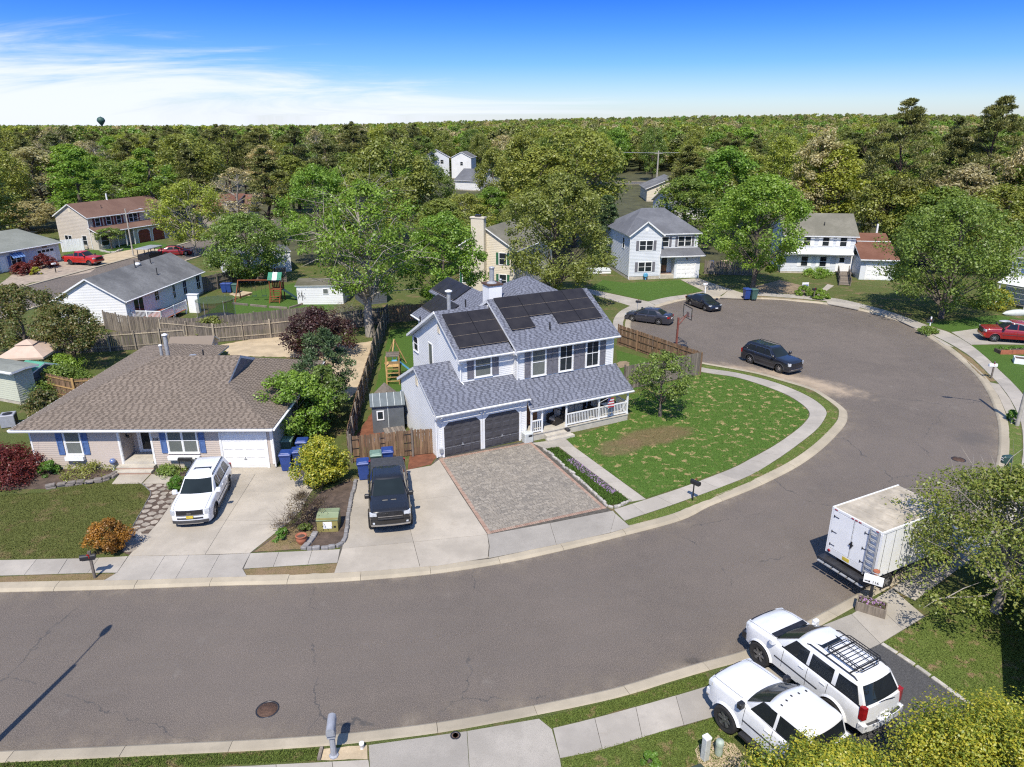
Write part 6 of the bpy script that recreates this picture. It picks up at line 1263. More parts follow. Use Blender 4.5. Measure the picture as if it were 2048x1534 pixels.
for i, (x, y, h_, r_, m_, lb) in enumerate(((562, 1075, 0.45, 0.5, 'grass', 'low green clump left of the clay pot'), (610, 1062, 0.4, 0.4, 'green', 'low green clump behind the clay pot'), (1300, 1525, 0.3, 0.35, 'grass', 'grassy tuft in front of the large green box'))): shrub('low_plant', lb, gp(x, y), h_, r_, m_, 50 + i, 0.09, 22, 70, cat='plant')
shrub('euonymus_bush', 'big yellow-green bush in the lower right corner', (12.6, 13.2), 4.55, 3.2, 'gold', 47, 0.075, 230, 560, 'round', limbs=40, inner=0.2)
shrub('euonymus_bush', 'yellow-green bush covering the back of the white pickup', (8.0, 13.3), 4.1, 2.1, 'gold', 48, 0.075, 150, 480, 'round', limbs=30, inner=0.2)
shrub('forsythia_bush', 'yellow bush under the porch awning at the right edge', gp(1990, 618), 2.2, 2.0, 'gold', 49, 0.16, 60, 90)
shrub('clipped_shrub', 'round clipped green shrub left of the ramp path', gp(1607, 590), 1.1, 0.95, 'maple', 55, 0.11, 50, 130, lump=0.05, inner=0.5)
shrub('clipped_shrub', 'squarish clipped green shrub right of the small black mailbox', gp(1640, 597), 1.1, 1.0, 'maple', 56, 0.11, 50, 130, lump=0.05, inner=0.5)
shrub('yew_shrub', 'dense spreading shrub behind the brown picket panels at the left', (-33.7, 49.5), 1.9, 2.6, 'green', 57, 0.13, 100, 130)
shrub('hedge_shrub', 'rounded green shrub beside the tan gazebo', (-35.2, 52.6), 1.8, 2.0, 'maple', 58, 0.13, 60, 120)
shrub('rose_bush', 'loose leafy bush by the pale green wall', (-31.6, 44.4), 2.0, 1.2, 'dark', 59, 0.13, 60, 90, 'egg')
shrub('maple_shrub', 'dark red low maple on the gravel yard, right one', gp(88, 536), 1.9, 1.9, 'red', 61, 0.2, 50, 80, limbs=14)
shrub('maple_shrub', 'dark red low maple on the gravel yard, left one', gp(48, 548), 1.5, 1.8, 'red', 62, 0.2, 50, 80, limbs=14)
shrub('yellow_shrub', 'small yellow shrub between the two red maples', gp(73, 549), 1.0, 0.8, 'gold', 63, 0.16, 20, 70)
shrub('fence_vine', 'sprawling vine on the fence below the trampoline', gp(430, 672), 1.9, 2.2, 'oak', 64, 0.15, 45, 60, lump=0.6)
shrub('lily_clump', 'green clump at the foot of the right lamp post', gp(2022, 842), 0.8, 0.5, 'grass', 65, 0.24, 20, 40, aspect=0.2)
shrub('ivy_mound', 'green mound round the white mailbox post under the maple', gp(1856, 666), 0.6, 1.0, 'green', 66, 0.12, 36, 90)
shrub('perennial_bed', 'low mixed plants along the tan foundation', gp(180, 943), 0.45, 1.9, 'oak', 67, 0.09, 50, 50, cat='plants')
shrub('perennial_bed', 'low plants under the big window of the tan house', gp(338, 945), 0.35, 1.0, 'green', 68, 0.09, 40, 50, cat='plants')
shrub('young_plants', 'fresh green plants in front of the white house with the ramp', gp(1635, 552), 0.9, 2.6, 'maple', 69, 0.16, 40, 80, cat='plants')
shrub('brush_pile', 'tangle of dead brush under the half bare tree', gp(690, 640), 1.5, 3.2, 'twig', 70, 0.12, 60, 14, twigs=5, limbs=60, bark='bark_pale', cat='brush')
shrub('yard_shrub', 'green shrub below the purple plum tree', gp(612, 704), 1.6, 1.2, 'maple', 71, 0.13, 40, 90)
# lawn grass: tufts near the camera, nobody could count them
def tufts(name, poly_px, n, h, mat, seed, zb=0.008, world=False):
    P = poly_px if world else PX(poly_px); xs = [p[0] for p in P]; ys = [p[1] for p in P]; r_ = np.random.default_rng(seed)
    q = np.stack([r_.uniform(min(xs), max(xs), n * 3), r_.uniform(min(ys), max(ys), n * 3)], 1); ins = np.zeros(len(q), bool)
    for i in range(len(P)):
        (x0, y0), (x1, y1) = P[i], P[i - 1]; c = ((y0 > q[:, 1]) != (y1 > q[:, 1])) & (q[:, 0] < (x1 - x0) * (q[:, 1] - y0) / (y1 - y0 + 1e-12) + x0); ins ^= c
    q = q[ins][:n]; k = len(q); a = r_.uniform(0, 6.283, k); hh = h * r_.uniform(0.5, 1.3, k); w_ = h * 0.35; ln = r_.normal(0, 0.4, (k, 2)) * hh[:, None]
    dx_, dy_ = np.cos(a) * w_, np.sin(a) * w_; z0 = np.full(k, zb - 0.01)
    v = np.stack([np.stack([q[:, 0] - dx_, q[:, 1] - dy_, z0], 1), np.stack([q[:, 0] + dx_, q[:, 1] + dy_, z0], 1), np.stack([q[:, 0] + ln[:, 0], q[:, 1] + ln[:, 1], z0 + hh], 1)], 1).reshape(-1, 3)
    return tag(link(name, np_mesh(name, v, np.arange(len(v)).reshape(-1, 3), M[mat])), kind='stuff')
tufts('grass', inner, 42000, 0.055, 'lawn_main', 1, 0.01)
tufts('grass', [(0, 1119), (170, 1115), (240, 1100), (262, 1060), (288, 1010), (300, 985), (278, 966), (222, 968), (205, 955), (90, 985), (0, 990)], 26000, 0.055, 'lawn_tan', 2, 0.01)
tufts('grass', [(1765, 1287), (1850, 1235), (1990, 1130), (2200, 1250), (2200, 1500), (2020, 1470), (1896, 1377)], 22000, 0.06, 'strip', 3)
tufts('grass', [(1124, 1518), (1330, 1463), (1440, 1432), (1460, 1470), (1530, 1600), (1145, 1600)], 14000, 0.06, 'strip', 4)
tufts('grass', [(1250, 1043), (1360, 1006), (1490, 957), (1550, 923), (1597, 890), (1634, 861), (1652, 837), (1654, 820), (1630, 799), (1586, 777), (1534, 759), (1467, 744), (1470, 741), (1540, 756), (1600, 777), (1655, 803), (1676, 826), (1672, 845), (1652, 868), (1620, 895), (1560, 935), (1500, 964), (1420, 998), (1319, 1037), (1261, 1053)], 16000, 0.06, 'strip', 5)
tufts('grass', [(1104, 1455), (1200, 1431), (1330, 1395), (1420, 1368), (1410, 1346), (1330, 1372), (1200, 1408), (1080, 1437)], 9000, 0.06, 'strip', 6)
tufts('grass', [(0, 1549), (480, 1529), (636, 1521), (636, 1497), (480, 1507), (0, 1527)], 9000, 0.06, 'strip', 7)
tufts('flower_bed_plants', [(1093, 899), (1115, 896), (1256, 1001), (1238, 1009), (1218, 1011)], 9000, 0.11, 'lawn_green', 8, 0.02)
M['phlox'] = plain('phlox_blossom', (0.42, 0.26, 0.48), 0.7, 0.3, 3); tufts('blossoms', [(1130, 922), (1146, 918), (1235, 985), (1222, 990)], 1500, 0.08, 'phlox', 9, 0.06)
# ================================================================== VEHICLES
def paint(name, c, rough=0.28, metal=0.0): 
    g = NG(name); f = g.noise(1.5, 3); h = g.noise(25, 2, 0.7); col = g.mix(g.rng(f, 0.3, 0.7), tuple(x * 0.93 for x in c), tuple(min(0.86, x * 1.05) for x in c)); col = g.mix(g.rng(h, 0.55, 0.8, 0, 0.12), col, (0.3, 0.27, 0.22)); return g.done(col, rough, metal, 0.5, 0.7)
M['p_white'] = paint('white_car_paint', (0.72, 0.725, 0.73)); M['p_black'] = paint('black_car_paint', (0.012, 0.014, 0.022), 0.22); M['p_matte'] = paint('black_truck_paint', (0.014, 0.0135, 0.0135), 0.3); M['p_char'] = paint('charcoal_car_paint', (0.040, 0.040, 0.052), 0.28, 0.3); M['p_red'] = paint('red_car_paint', (0.42, 0.022, 0.015), 0.28); M['p_dred'] = paint('dark_red_paint', (0.25, 0.014, 0.016), 0.28)
M['tyre'] = plain('tyre_rubber', (0.022, 0.021, 0.021), 0.85, 0.25, 8, fine=40); M['rim'] = plain('alloy_rim', (0.42, 0.42, 0.43), 0.35, 0.1, 6, metal=0.8); M['rim_dark'] = plain('dark_rim', (0.17, 0.17, 0.175), 0.35, 0.2, 6, metal=0.6)
M['cladding'] = plain('grey_cladding', (0.05, 0.05, 0.052), 0.6, 0.15, 6); M['chrome'] = plain('chrome_trim', (0.62, 0.62, 0.63), 0.18, 0.05, 4, metal=1.0); M['lamp'] = plain('headlight_lens', (0.50, 0.52, 0.54), 0.12, 0.25, 9, spec=0.7); M['tail'] = plain('tail_lamp_lens', (0.28, 0.012, 0.012), 0.15, 0.2, 9, spec=0.6); M['amber'] = plain('amber_lens', (0.6, 0.2, 0.02), 0.2, 0.1, 5)
M['plate'] = plain('yellow_plate', (0.60, 0.46, 0.06), 0.5, 0.1, 6, fine=30); M['car_glass'] = glass('car_glass', (0.014, 0.017, 0.020), 0.03); M['car_glass'].node_tree.nodes['Principled BSDF'].inputs['Specular IOR Level'].default_value = 0.5; M['screen_glass'] = glass('windscreen_glass', (0.016, 0.022, 0.024), 0.06)
WHEELS = {}
def wheel_proto(r, w_, rim, spokes):
    k = (r, w_, rim, spokes)
    if k in WHEELS: return WHEELS[k]
    mt = Matrix.Rotation(R(-90), 4, 'X'); t = MB(); q = r * 0.62
    t.lathe([(q, -w_ / 2 + 0.02), (r * 0.86, -w_ / 2), (r * 0.97, -w_ / 2 + 0.03), (r, -w_ / 4), (r, w_ / 4), (r * 0.97, w_ / 2 - 0.03), (r * 0.86, w_ / 2), (q, w_ / 2 - 0.02)], 26, 0, mt); t.f, t.m, t.sm = t.f[:-2], t.m[:-2], t.sm[:-2]
    b = MB(); b.lathe([(q * 0.96, -w_ / 2 + 0.03), (q * 1.02, w_ / 2 - 0.025), (q * 0.9, w_ / 2 - 0.02), (q * 0.86, w_ / 2 - 0.09), (0, w_ / 2 - 0.1)], 26, 1, mt)
    for s in range(spokes):
        a = 2 * math.pi * s / spokes; m = mt @ Matrix.Rotation(a, 4, 'Z')
        b.add([(0.03, -0.05 * r * 2, w_ / 2 - 0.05), (q * 0.95, -0.028 * r * 3, w_ / 2 - 0.035), (q * 0.95, 0.028 * r * 3, w_ / 2 - 0.035), (0.03, 0.05 * r * 2, w_ / 2 - 0.05), (0.03, -0.05 * r * 2, w_ / 2 - 0.1), (q * 0.95, -0.028 * r * 3, w_ / 2 - 0.1), (q * 0.95, 0.028 * r * 3, w_ / 2 - 0.1), (0.03, 0.05 * r * 2, w_ / 2 - 0.1)], [(0, 1, 2, 3), (0, 4, 5, 1), (3, 2, 6, 7)], 0, False, m)
    b.lathe([(0.06 * r * 2, w_ / 2 - 0.06), (0.05 * r * 2, w_ / 2 - 0.03), (0, w_ / 2 - 0.028)], 12, 0, mt)
    WHEELS[k] = (t.mesh('tyre', M['tyre'], 40), b.mesh('rim', [M[rim], M['black']], 40)); return WHEELS[k]
def add_wheel(par, x, y, z, side, r, w_, rim, spokes):
    t, b = wheel_proto(r, w_, rim, spokes); o = link('wheel', t, par, (x, y, z), (0, 0, 0 if side > 0 else math.pi)); link('rim', b, o); return o
class Car:
    """x forward, y to the car's left; built from a side outline, a plan width and a cabin"""
    def __init__(s, name, label, cat, S, group=None):
        s.S = S; s.o = thing(name, label, cat, (0, 0, 0), 0, group); s.p = M[S['paint']]; s.body(); s.cabin(); s.trim()
    def hw(s, x, z):
        S = s.S; L2 = S['L'] / 2; k = abs(x) / L2; zt = S['belt']; q = (z - 0.75 * zt) / zt
        plan = 1 - S.get('nose', 0.13) * max(0, (k - 0.55) / 0.45) ** 2.6 - 0.05 * max(0, (k - 0.9) / 0.1) ** 2
        return S['W'] / 2 * plan * (1 - 0.10 * max(0, q) ** 1.2 * 3 - 0.07 * max(0, -q) ** 2)
    def top(s, x):
        P = s.S['top']
        for (x0, z0), (x1, z1) in zip(P, P[1:]):
            if x0 >= x >= x1: t = (x0 - x) / max(x0 - x1, 1e-6); return z0 + (z1 - z0) * t
        return P[-1][1]
    def bot(s, x):
        S = s.S; z = S['gc']
        for xw in S['axles']:
            d = abs(x - xw); ra = S['r'] * 1.16
            if d < ra: z = max(z, S['r'] + math.sqrt(ra * ra - d * d))
        return z
    def body(s):
        S = s.S; L2 = S['L'] / 2; xs = set()
        for a, b in zip(S['top'], S['top'][1:]):
            n = max(1, int(abs(a[0] - b[0]) / 0.16))
            for k in range(n + 1): xs.add(round(a[0] + (b[0] - a[0]) * k / n, 4))
        for xw in S['axles']:
            for k in range(15): xs.add(round(xw + S['r'] * 1.16 * math.cos(math.pi * k / 14), 4))
        xs = sorted(x for x in xs if -L2 <= x <= L2); rows = 7; ts = [1.0, 0.955, 0.86, 0.55, 0.0, -0.55, -0.86, -0.955, -1.0]; mb = MB(); ring = []
        for x in xs:
            zt = s.top(x); zb = min(s.bot(x), zt - 0.02); er = min(0.07, (zt - zb) * 0.3); col = []
            for r in range(rows): z = zb + (zt - er - zb) * r / (rows - 1); col.append((x, s.hw(x, z), z))
            w0 = s.hw(x, zt - er)
            for t in ts[1:-1]: col.append((x, w0 * t, zt - er * (0.35 if abs(t) > 0.95 else 0.02 if abs(t) > 0.8 else 0) + S.get('crown', 0.035) * (1 - t * t)))
            col += [(p[0], -p[1], p[2]) for p in reversed(col[:rows])]; k_ = max(0, (abs(x) / L2 - 0.72) / 0.28) ** 1.5 * S.get('facebow', 0.16) * (1 if x > 0 else -0.6)
            ring.append([(p[0] - k_ * (abs(p[1]) / (S['W'] / 2)) ** 3, p[1], p[2]) for p in col])
        n = len(ring[0]); vs = [p for c in ring for p in c]
        mb.add(vs, [(i * n + k, i * n + k + 1, (i + 1) * n + k + 1, (i + 1) * n + k) for i in range(len(xs) - 1) for k in range(n - 1)], 0, True)
        mb.add(ring[0], [tuple(range(n))], 0); mb.add(ring[-1], [tuple(range(n))[::-1]], 0)
        mb.build('body', s.p, s.o, sharp=38)
        u = MB(); u.box(-L2 + 0.25, L2 - 0.25, -S['W'] / 2 + 0.22, S['W'] / 2 - 0.22, S['gc'] - 0.02, S['belt'] - 0.25); u.build('underbody', M['black'], s.o)
        for xw in S['axles']:
            for sd in (1, -1): add_wheel(s.o, xw, sd * (S['W'] / 2 - S['tw'] / 2 - S.get('inset', 0.03)), S['r'], sd, S['r'], S['tw'], S['rim'], S.get('spokes', 5))
        if S.get('clad'):
            for xw in S['axles']:
                for sd in (1, -1):
                    q = MB(); n = 16; a0 = 0.0 if S['gc'] < S['r'] else 0
                    for k in range(n):
                        for (r0, r1) in ((1.13, 1.27),):
                            t0, t1 = math.pi * k / n, math.pi * (k + 1) / n
                            pts = [(xw + S['r'] * rr * math.cos(t), S['r'] + S['r'] * rr * math.sin(t)) for rr, t in ((r0, t0), (r1, t0), (r1, t1), (r0, t1))]
                            pts = [(x, max(z, S['gc'])) for x, z in pts]
                            out_ = S.get('flare', 0.02); va = [(x, sd * (s.hw(x, z) + (out_ if i in (0, 3) else 0.004)), z) for i, (x, z) in enumerate(pts)]
                            q.add(va, [(0, 1, 2, 3) if sd < 0 else (3, 2, 1, 0)], 0, True)
                    q.build('wheel_arch', M[S['clad']], s.o)
                    
            if S.get('sill', True):
                for sd in (1, -1):
                    x0, x1 = S['axles'][1] + S['r'] * 1.27, S['axles'][0] - S['r'] * 1.27; q = MB(); z0 = S['gc']
                    w0 = s.hw(0, z0 + 0.1); q.box(x0, x1, sd * (w0 - 0.1), sd * (w0 + 0.012), z0 - 0.02, z0 + 0.13); q.build('sill_panel', M[S['clad'] if S['clad'] != S['paint'] else 'cladding'], s.o)
    def cabin(s):
        S = s.S; c = S['cab']; zb, zt = c['zb'], c['zt']; wb, wt = c['wb'], c['wt']
        def loop(t, inset=0.0, z=None):
            xf = c['xf0'] + (c['xf1'] - c['xf0']) * t - inset; xr = c['xr0'] + (c['xr1'] - c['xr0']) * t + inset; w_ = wb + (wt - wb) * t - inset; bow = c['bow'] * (1 - 0.3 * t); P = []; zz = zb + (zt - zb) * t if z is None else z
            for k in range(-4, 5): y = w_ * 0.94 * k / 4; P.append((xf - bow * (k / 4) ** 2, y, zz))
            for k in range(1, 8): P.append((xf - bow - 0.05 + (xr + 0.12 - xf + bow + 0.05) * k / 8, w_, zz))
            for k in range(-4, 5): y = -w_ * 0.94 * k / 4; P.append((xr + 0.06 * (k / 4) ** 2, y, zz))
            for k in range(1, 8): P.append((xr + 0.12 + (xf - bow - 0.05 - xr - 0.12) * k / 8, -w_, zz))
            return P
        mb = MB(); Ls = [loop(0.0, z=zb - 0.08), loop(0.0), loop(0.5), loop(1.0), loop(1.0, 0.035, zt + 0.03), loop(1.0, 0.11, zt + 0.05), loop(1.0, 0.4, zt + 0.068)]; n = len(Ls[0]); vs = [p for l in Ls for p in l]
        mb.add(vs, [(i * n + k, i * n + (k + 1) % n, (i + 1) * n + (k + 1) % n, (i + 1) * n + k) for i in range(len(Ls) - 1) for k in range(n)], 0, True); mb.add(Ls[-1], [tuple(range(n))], 0, True); mb.build('cabin', s.p, s.o, sharp=50)
        s.roofz = zt + 0.06
        def front(k, t, rear=False, out_=0.012):
            t = min(max(t, 0), 1); w_ = (wb + (wt - wb) * t) * 0.94
            if not rear: return (c['xf0'] + (c['xf1'] - c['xf0']) * t - c['bow'] * (1 - 0.3 * t) * k * k + out_, w_ * k, zb + (zt - zb) * t + out_ * 0.6)
            return (c['xr0'] + (c['xr1'] - c['xr0']) * t + 0.06 * k * k - out_, w_ * k, zb + (zt - zb) * t + out_ * 0.4)
        def patch(name, fn, k0, k1, t0, t1, mat, nk=6, nt=3, flip=False):
            q = MB(); g_ = [[fn(k0 + (k1 - k0) * i / nk, t0 + (t1 - t0) * j / nt) for i in range(nk + 1)] for j in range(nt + 1)]; vs = [p for r_ in g_ for p in r_]; m = nk + 1
            fs = [(j * m + i, j * m + i + 1, (j + 1) * m + i + 1, (j + 1) * m + i) for j in range(nt) for i in range(nk)]
            q.add(vs, [f[::-1] for f in fs] if flip else fs, 0, True); return q.build(name, M[mat], s.o)
        patch('windscreen', lambda k, t: front(k, t), -0.93, 0.93, 0.04, 0.95, 'screen_glass')
        if c.get('rear', True): patch('rear_window', lambda k, t: front(k, t, True), -0.9, 0.9, c.get('rt0', 0.12), 0.9, 'car_glass', flip=True)
        for sd in (1, -1):
            for (xa, xb, ya, yb) in c['side']:                 # bottom front x, bottom rear x, top front x, top rear x
                q = MB(); t0, t1 = c.get('st0', 0.08), 0.86; vs = []
                for t, a, b_ in ((t0, xa, xb), (t1, ya, yb)):
                    w_ = wb + (wt - wb) * t + 0.008
                    vs += [(a, sd * w_, zb + (zt - zb) * t), (b_, sd * w_, zb + (zt - zb) * t)]
                v2 = [(x, y - sd * 0.03, z) for x, y, z in vs]
                f = [(0, 1, 3, 2), (0, 4, 5, 1), (1, 5, 7, 3), (3, 7, 6, 2), (2, 6, 4, 0)]; q.add(vs + v2, f if sd > 0 else [x[::-1] for x in f]); q.build('side_window', M['car_glass'], s.o)
            xm = c['xf0'] - c['bow'] - 0.12; q = MB(); y0 = wb + 0.03; q.bbox(xm - 0.08, xm + 0.1, min(sd * y0, sd * (y0 + 0.24)), max(sd * y0, sd * (y0 + 0.24)), zb + 0.02, zb + 0.22, 0.04); q.box(xm - 0.03, xm + 0.03, sd * (y0 - 0.06), sd * (y0 + 0.02), zb + 0.02, zb + 0.08); q.build('wing_mirror', M[S.get('mirror', S['paint'])], s.o)
        if c.get('sunroof'): x0, x1 = c['sunroof']; q = MB(); w_ = wt * 0.62; q.bbox(x0, x1, -w_, w_, zt + 0.035, zt + 0.075, 0.03); q.build('sunroof', M['car_glass'], s.o)
        if c.get('rails'):
            for sd in (1, -1): y = sd * (wt - 0.06); q = MB(); a, b_ = c['rails']; q.tube([(a, y, zt + 0.03), (a - 0.12, y, zt + 0.10), (b_ + 0.12, y, zt + 0.10), (b_, y, zt + 0.03)], 0.022, 6); q.build('roof_rail', M['black'], s.o)
        s.front, s.patch = front, patch
    def trim(s):
        S = s.S; L2 = S['L'] / 2; W = S['W']
        fx = lambda z: max(x for x in [L2 - 0.01 * i for i in range(60)] if s.top(x) >= z)
        rx = lambda z: min(x for x in [-L2 + 0.01 * i for i in range(60)] if s.top(x) >= z)
        def bar(name, mat, z0, z1, w_, d=0.02, rear=False, y0=None, par=None):
            q = MB(); ya, yb = (-w_, w_) if y0 is None else (y0, w_); n = 6
            for k in range(n):
                a, b_ = ya + (yb - ya) * k / n, ya + (yb - ya) * (k + 1) / n; cv = lambda y: (abs(y) / (W / 2)) ** 3 * S.get('facebow', 0.16) * (0.6 if rear else 1)
                sg = -1 if rear else 1
                x0 = (rx((z0 + z1) / 2) if rear else fx((z0 + z1) / 2))
                vs = [(x0 + sg * (d - cv(a)), a, z0), (x0 + sg * (d - cv(b_)), b_, z0), (x0 + sg * (d - cv(b_)), b_, z1), (x0 + sg * (d - cv(a)), a, z1), (x0 - sg * 0.2, a, z0), (x0 - sg * 0.2, b_, z0), (x0 - sg * 0.2, b_, z1), (x0 - sg * 0.2, a, z1)]
                f = [(0, 1, 2, 3), (3, 2, 6, 7), (0, 4, 5, 1)] + ([(0, 3, 7, 4)] if k == 0 else []) + ([(1, 5, 6, 2)] if k == n - 1 else []); q.add(vs, f if sg > 0 else [x[::-1] for x in f])
            return q.build(name, M[mat], par or s.o)
        s.bar = bar
        for nm, mat, z0, z1, w_, d, rear, y0 in S.get('bars', []):
            bar(nm, mat, z0, z1, w_, d, rear, y0)
            if y0 is not None: bar(nm, mat, z0, z1, -y0, d, rear, -w_)
        for x in S.get('seams', []):
            for sd in (1, -1):
                q = MB(); z0, z1 = S['gc'] + 0.15, s.top(x) - 0.06; n = 6; vs = []
                for k in range(n + 1): z = z0 + (z1 - z0) * k / n; vs += [(x - 0.008, sd * (s.hw(x, z) + 0.003), z), (x + 0.008, sd * (s.hw(x, z) + 0.003), z)]
                f = [(2 * k, 2 * k + 1, 2 * k + 3, 2 * k + 2) for k in range(n)]; q.add(vs, f if sd < 0 else [a[::-1] for a in f]); q.build('door_seam', M['black'], s.o)
        x0, x1 = S['cab']['xf0'] - 0.1, L2 - 0.12                # hood shut lines and the moulding along the doors
        for sd in (1, -1):
            q = MB(); vs = []
            for k in range(9):
                x = x0 + (x1 - x0) * k / 8; z = s.top(x) + S.get('crown', 0.035) * 0.3 + 0.002; w_ = s.hw(x, z) * 0.83
                vs += [(x, sd * w_, z), (x, sd * (w_ + 0.014), z - 0.001)]
            q.add(vs, [(2 * k, 2 * k + 1, 2 * k + 3, 2 * k + 2)[::sd] for k in range(8)]); q.build('hood_seam', M['black'], s.o)
            a, b_ = S['axles'][1] + S['r'] * 1.35, S['axles'][0] - S['r'] * 1.35; z = S['gc'] + (S['belt'] - S['gc']) * 0.42; w_ = s.hw(0, z); q = MB(); q.box(a, b_, sd * (w_ - 0.01), sd * (w_ + 0.012), z, z + 0.045); q.build('side_moulding', M[S.get('mould', 'cladding')], s.o)
            z = S['belt'] + 0.012; c = S['cab']; xa, xb = c['side'][0][0] + 0.08, c['side'][-1][1] - 0.06; BX('window_trim', 'black', s.o, xb, xa, sd * (c['wb'] - 0.02), sd * (c['wb'] + 0.012), z, z + 0.03)
        for x in S.get('handles', []):
            for sd in (1, -1): z = S['belt'] - 0.16; w_ = s.hw(x, z); q = MB(); q.box(x - 0.1, x + 0.1, sd * (w_ - 0.02), sd * (w_ + 0.03), z, z + 0.035); q.build('door_handle', M[S.get('hmat', S['paint'])], s.o)
    def put(s, f_px, r_px, side, z=0.02):
        """front and rear wheel of the visible side stand at these points of the photo"""
        F, B = G(*f_px, z), G(*r_px, z); d = Vector((F.x - B.x, F.y - B.y)).normalized(); left = Vector((-d.y, d.x)); S = s.S; xa = (S['axles'][0] + S['axles'][1]) / 2
        c = Vector(((F.x + B.x) / 2, (F.y + B.y) / 2)) - left * side * (S['W'] / 2 - 0.04) - d * xa; s.o.location = (c.x, c.y, z); s.o.rotation_euler = (0, 0, math.atan2(d.y, d.x)); return s
def suv(paint_, L=5.0, W=1.98, r=0.38, lift=0.0, **k):
    g_ = lambda z: z + lift; L2 = L / 2
    S = dict(paint=paint_, L=L, W=W, r=r, tw=0.26, gc=g_(0.27), axles=(L2 - 0.97, -L2 + 1.12), belt=g_(1.12), rim='rim', spokes=6, clad='cladding', nose=0.10, top=[(L2, g_(0.40)), (L2 - 0.015, g_(0.72)), (L2 - 0.05, g_(0.93)), (L2 - 0.14, g_(1.02)), (L2 - 0.6, g_(1.09)), (L2 - 1.42, g_(1.15)), (0, g_(1.15)), (-L2 + 0.3, g_(1.17)), (-L2 + 0.06, g_(1.1)), (-L2 + 0.02, g_(0.8)), (-L2, g_(0.45))],
        cab=dict(xf0=L2 - 1.30, xf1=L2 - 2.05, xr0=-L2 + 0.10, xr1=-L2 + 0.48, wb=W / 2 - 0.09, wt=W / 2 - 0.27, zb=g_(1.12), zt=g_(1.70), bow=0.16, side=[(0.62, -0.02, 0.30, -0.06), (-0.12, -0.95, -0.14, -0.95), (-1.07, -1.85, -1.05, -1.62)], rails=(0.25, -1.85), sunroof=(-0.05, -0.62)),
        bars=[('grille', 'black', g_(0.72), g_(0.95), 0.62, 0.03, False, None), ('headlight', 'lamp', g_(0.72), g_(0.97), 0.90, 0.035, False, 0.70), ('bumper', 'cladding', g_(0.30), g_(0.44), 0.84, 0.045, False, None), ('intake', 'black', g_(0.52), g_(0.58), 0.6, 0.03, False, None), ('skid_plate', 'chrome', g_(0.27), g_(0.31), 0.6, 0.05, False, None), ('tail_lamp', 'tail', g_(0.78), g_(1.1), 0.92, 0.03, True, 0.74), ('bumper', 'cladding', g_(0.32), g_(0.5), 0.86, 0.05, True, None), ('number_plate', 'plate', g_(0.56), g_(0.69), 0.16, 0.05, False, None)],
        seams=[0.66, -0.35, -1.15], handles=[-0.12, -0.98])
    S.update(k); return S
c1 = Car('suv', 'clean white SUV with open sunroof panel parked before the tan garage', 'SUV', suv('p_white')); c1.put((434, 1033), (460, 979), 1)
for z_, w_ in ((0.945, 0.64), (0.71, 0.64)): c1.bar('grille_trim', 'chrome', z_, z_ + 0.02, w_, 0.04)
W_ = Wall((2.53, -0.5), (2.53, 0.5)); text_obj('KIA', 0.13, 'chrome', c1.o, W_, 0.5, 0.79, 0.012, 0.01, 'badge')
c2 = Car('suv', 'shiny black SUV parked alone in the cul-de-sac on dried sand', 'SUV', suv('p_black', bars=[('grille', 'black', 0.72, 0.95, 0.62, 0.03, False, None), ('grille_trim', 'chrome', 0.945, 0.965, 0.64, 0.04, False, None), ('headlight', 'lamp', 0.74, 0.97, 0.90, 0.035, False, 0.70), ('bumper', 'cladding', 0.30, 0.40, 0.84, 0.045, False, None), ('skid_plate', 'chrome', 0.40, 0.47, 0.7, 0.05, False, None), ('tail_lamp', 'tail', 0.78, 1.1, 0.92, 0.03, True, 0.74)], mirror='p_black')); c2.put((1556, 746), (1499, 727), -1, -0.12)
for sd in (1, -1): TB('window_trim', 'chrome', c2.o, [(0.72, sd * 0.915, 1.14), (0.3, sd * 0.77, 1.64), (-1.6, sd * 0.76, 1.64), (-1.95, sd * 0.87, 1.3), (-1.8, sd * 0.90, 1.15), (0.72, sd * 0.915, 1.14)], 0.014, 5); BX('sill_trim', 'chrome', c2.o, -0.85, 0.85, sd * 0.955, sd * 0.985, 0.36, 0.40)
def sedan(paint_, L=4.8, W=1.84, **k):
    L2 = L / 2; S = dict(paint=paint_, L=L, W=W, r=0.325, tw=0.22, gc=0.18, axles=(L2 - 0.93, -L2 + 1.08), belt=0.92, rim='rim', spokes=5, nose=0.16, top=[(L2, 0.34), (L2 - 0.02, 0.52), (L2 - 0.10, 0.66), (L2 - 0.35, 0.76), (L2 - 1.2, 0.92), (0, 0.95), (-L2 + 1.0, 1.0), (-L2 + 0.25, 1.0), (-L2 + 0.06, 0.92), (-L2 + 0.03, 0.6), (-L2, 0.4)],
        cab=dict(xf0=L2 - 1.02, xf1=L2 - 1.95, xr0=-L2 + 0.55, xr1=-L2 + 1.35, wb=W / 2 - 0.08, wt=W / 2 - 0.30, zb=0.93, zt=1.37, bow=0.18, side=[(0.85, -0.1, 0.32, -0.14), (-0.2, -1.15, -0.22, -0.82)], rt0=0.05),
        bars=[('grille', 'black', 0.44, 0.60, 0.42, 0.03, False, None), ('headlight', 'lamp', 0.58, 0.70, 0.82, 0.02, False, 0.50), ('intake', 'black', 0.26, 0.36, 0.6, 0.04, False, None), ('tail_lamp', 'tail', 0.72, 0.90, 0.82, 0.035, True, 0.45), ('number_plate', 'trim', 0.60, 0.70, 0.16, 0.04, True, None), ('bumper', 'cladding', 0.24, 0.36, 0.7, 0.045, True, None)], seams=[0.8, -0.16, -1.05], handles=[0.02, -0.95], hmat='chrome')
    S.update(k); return S
c3 = Car('sedan', 'dark grey sedan seen from behind, parked by the fence corner of the cul-de-sac', 'car', sedan('p_char')); c3.put((1264, 643), (1316, 650), 1, -0.12)
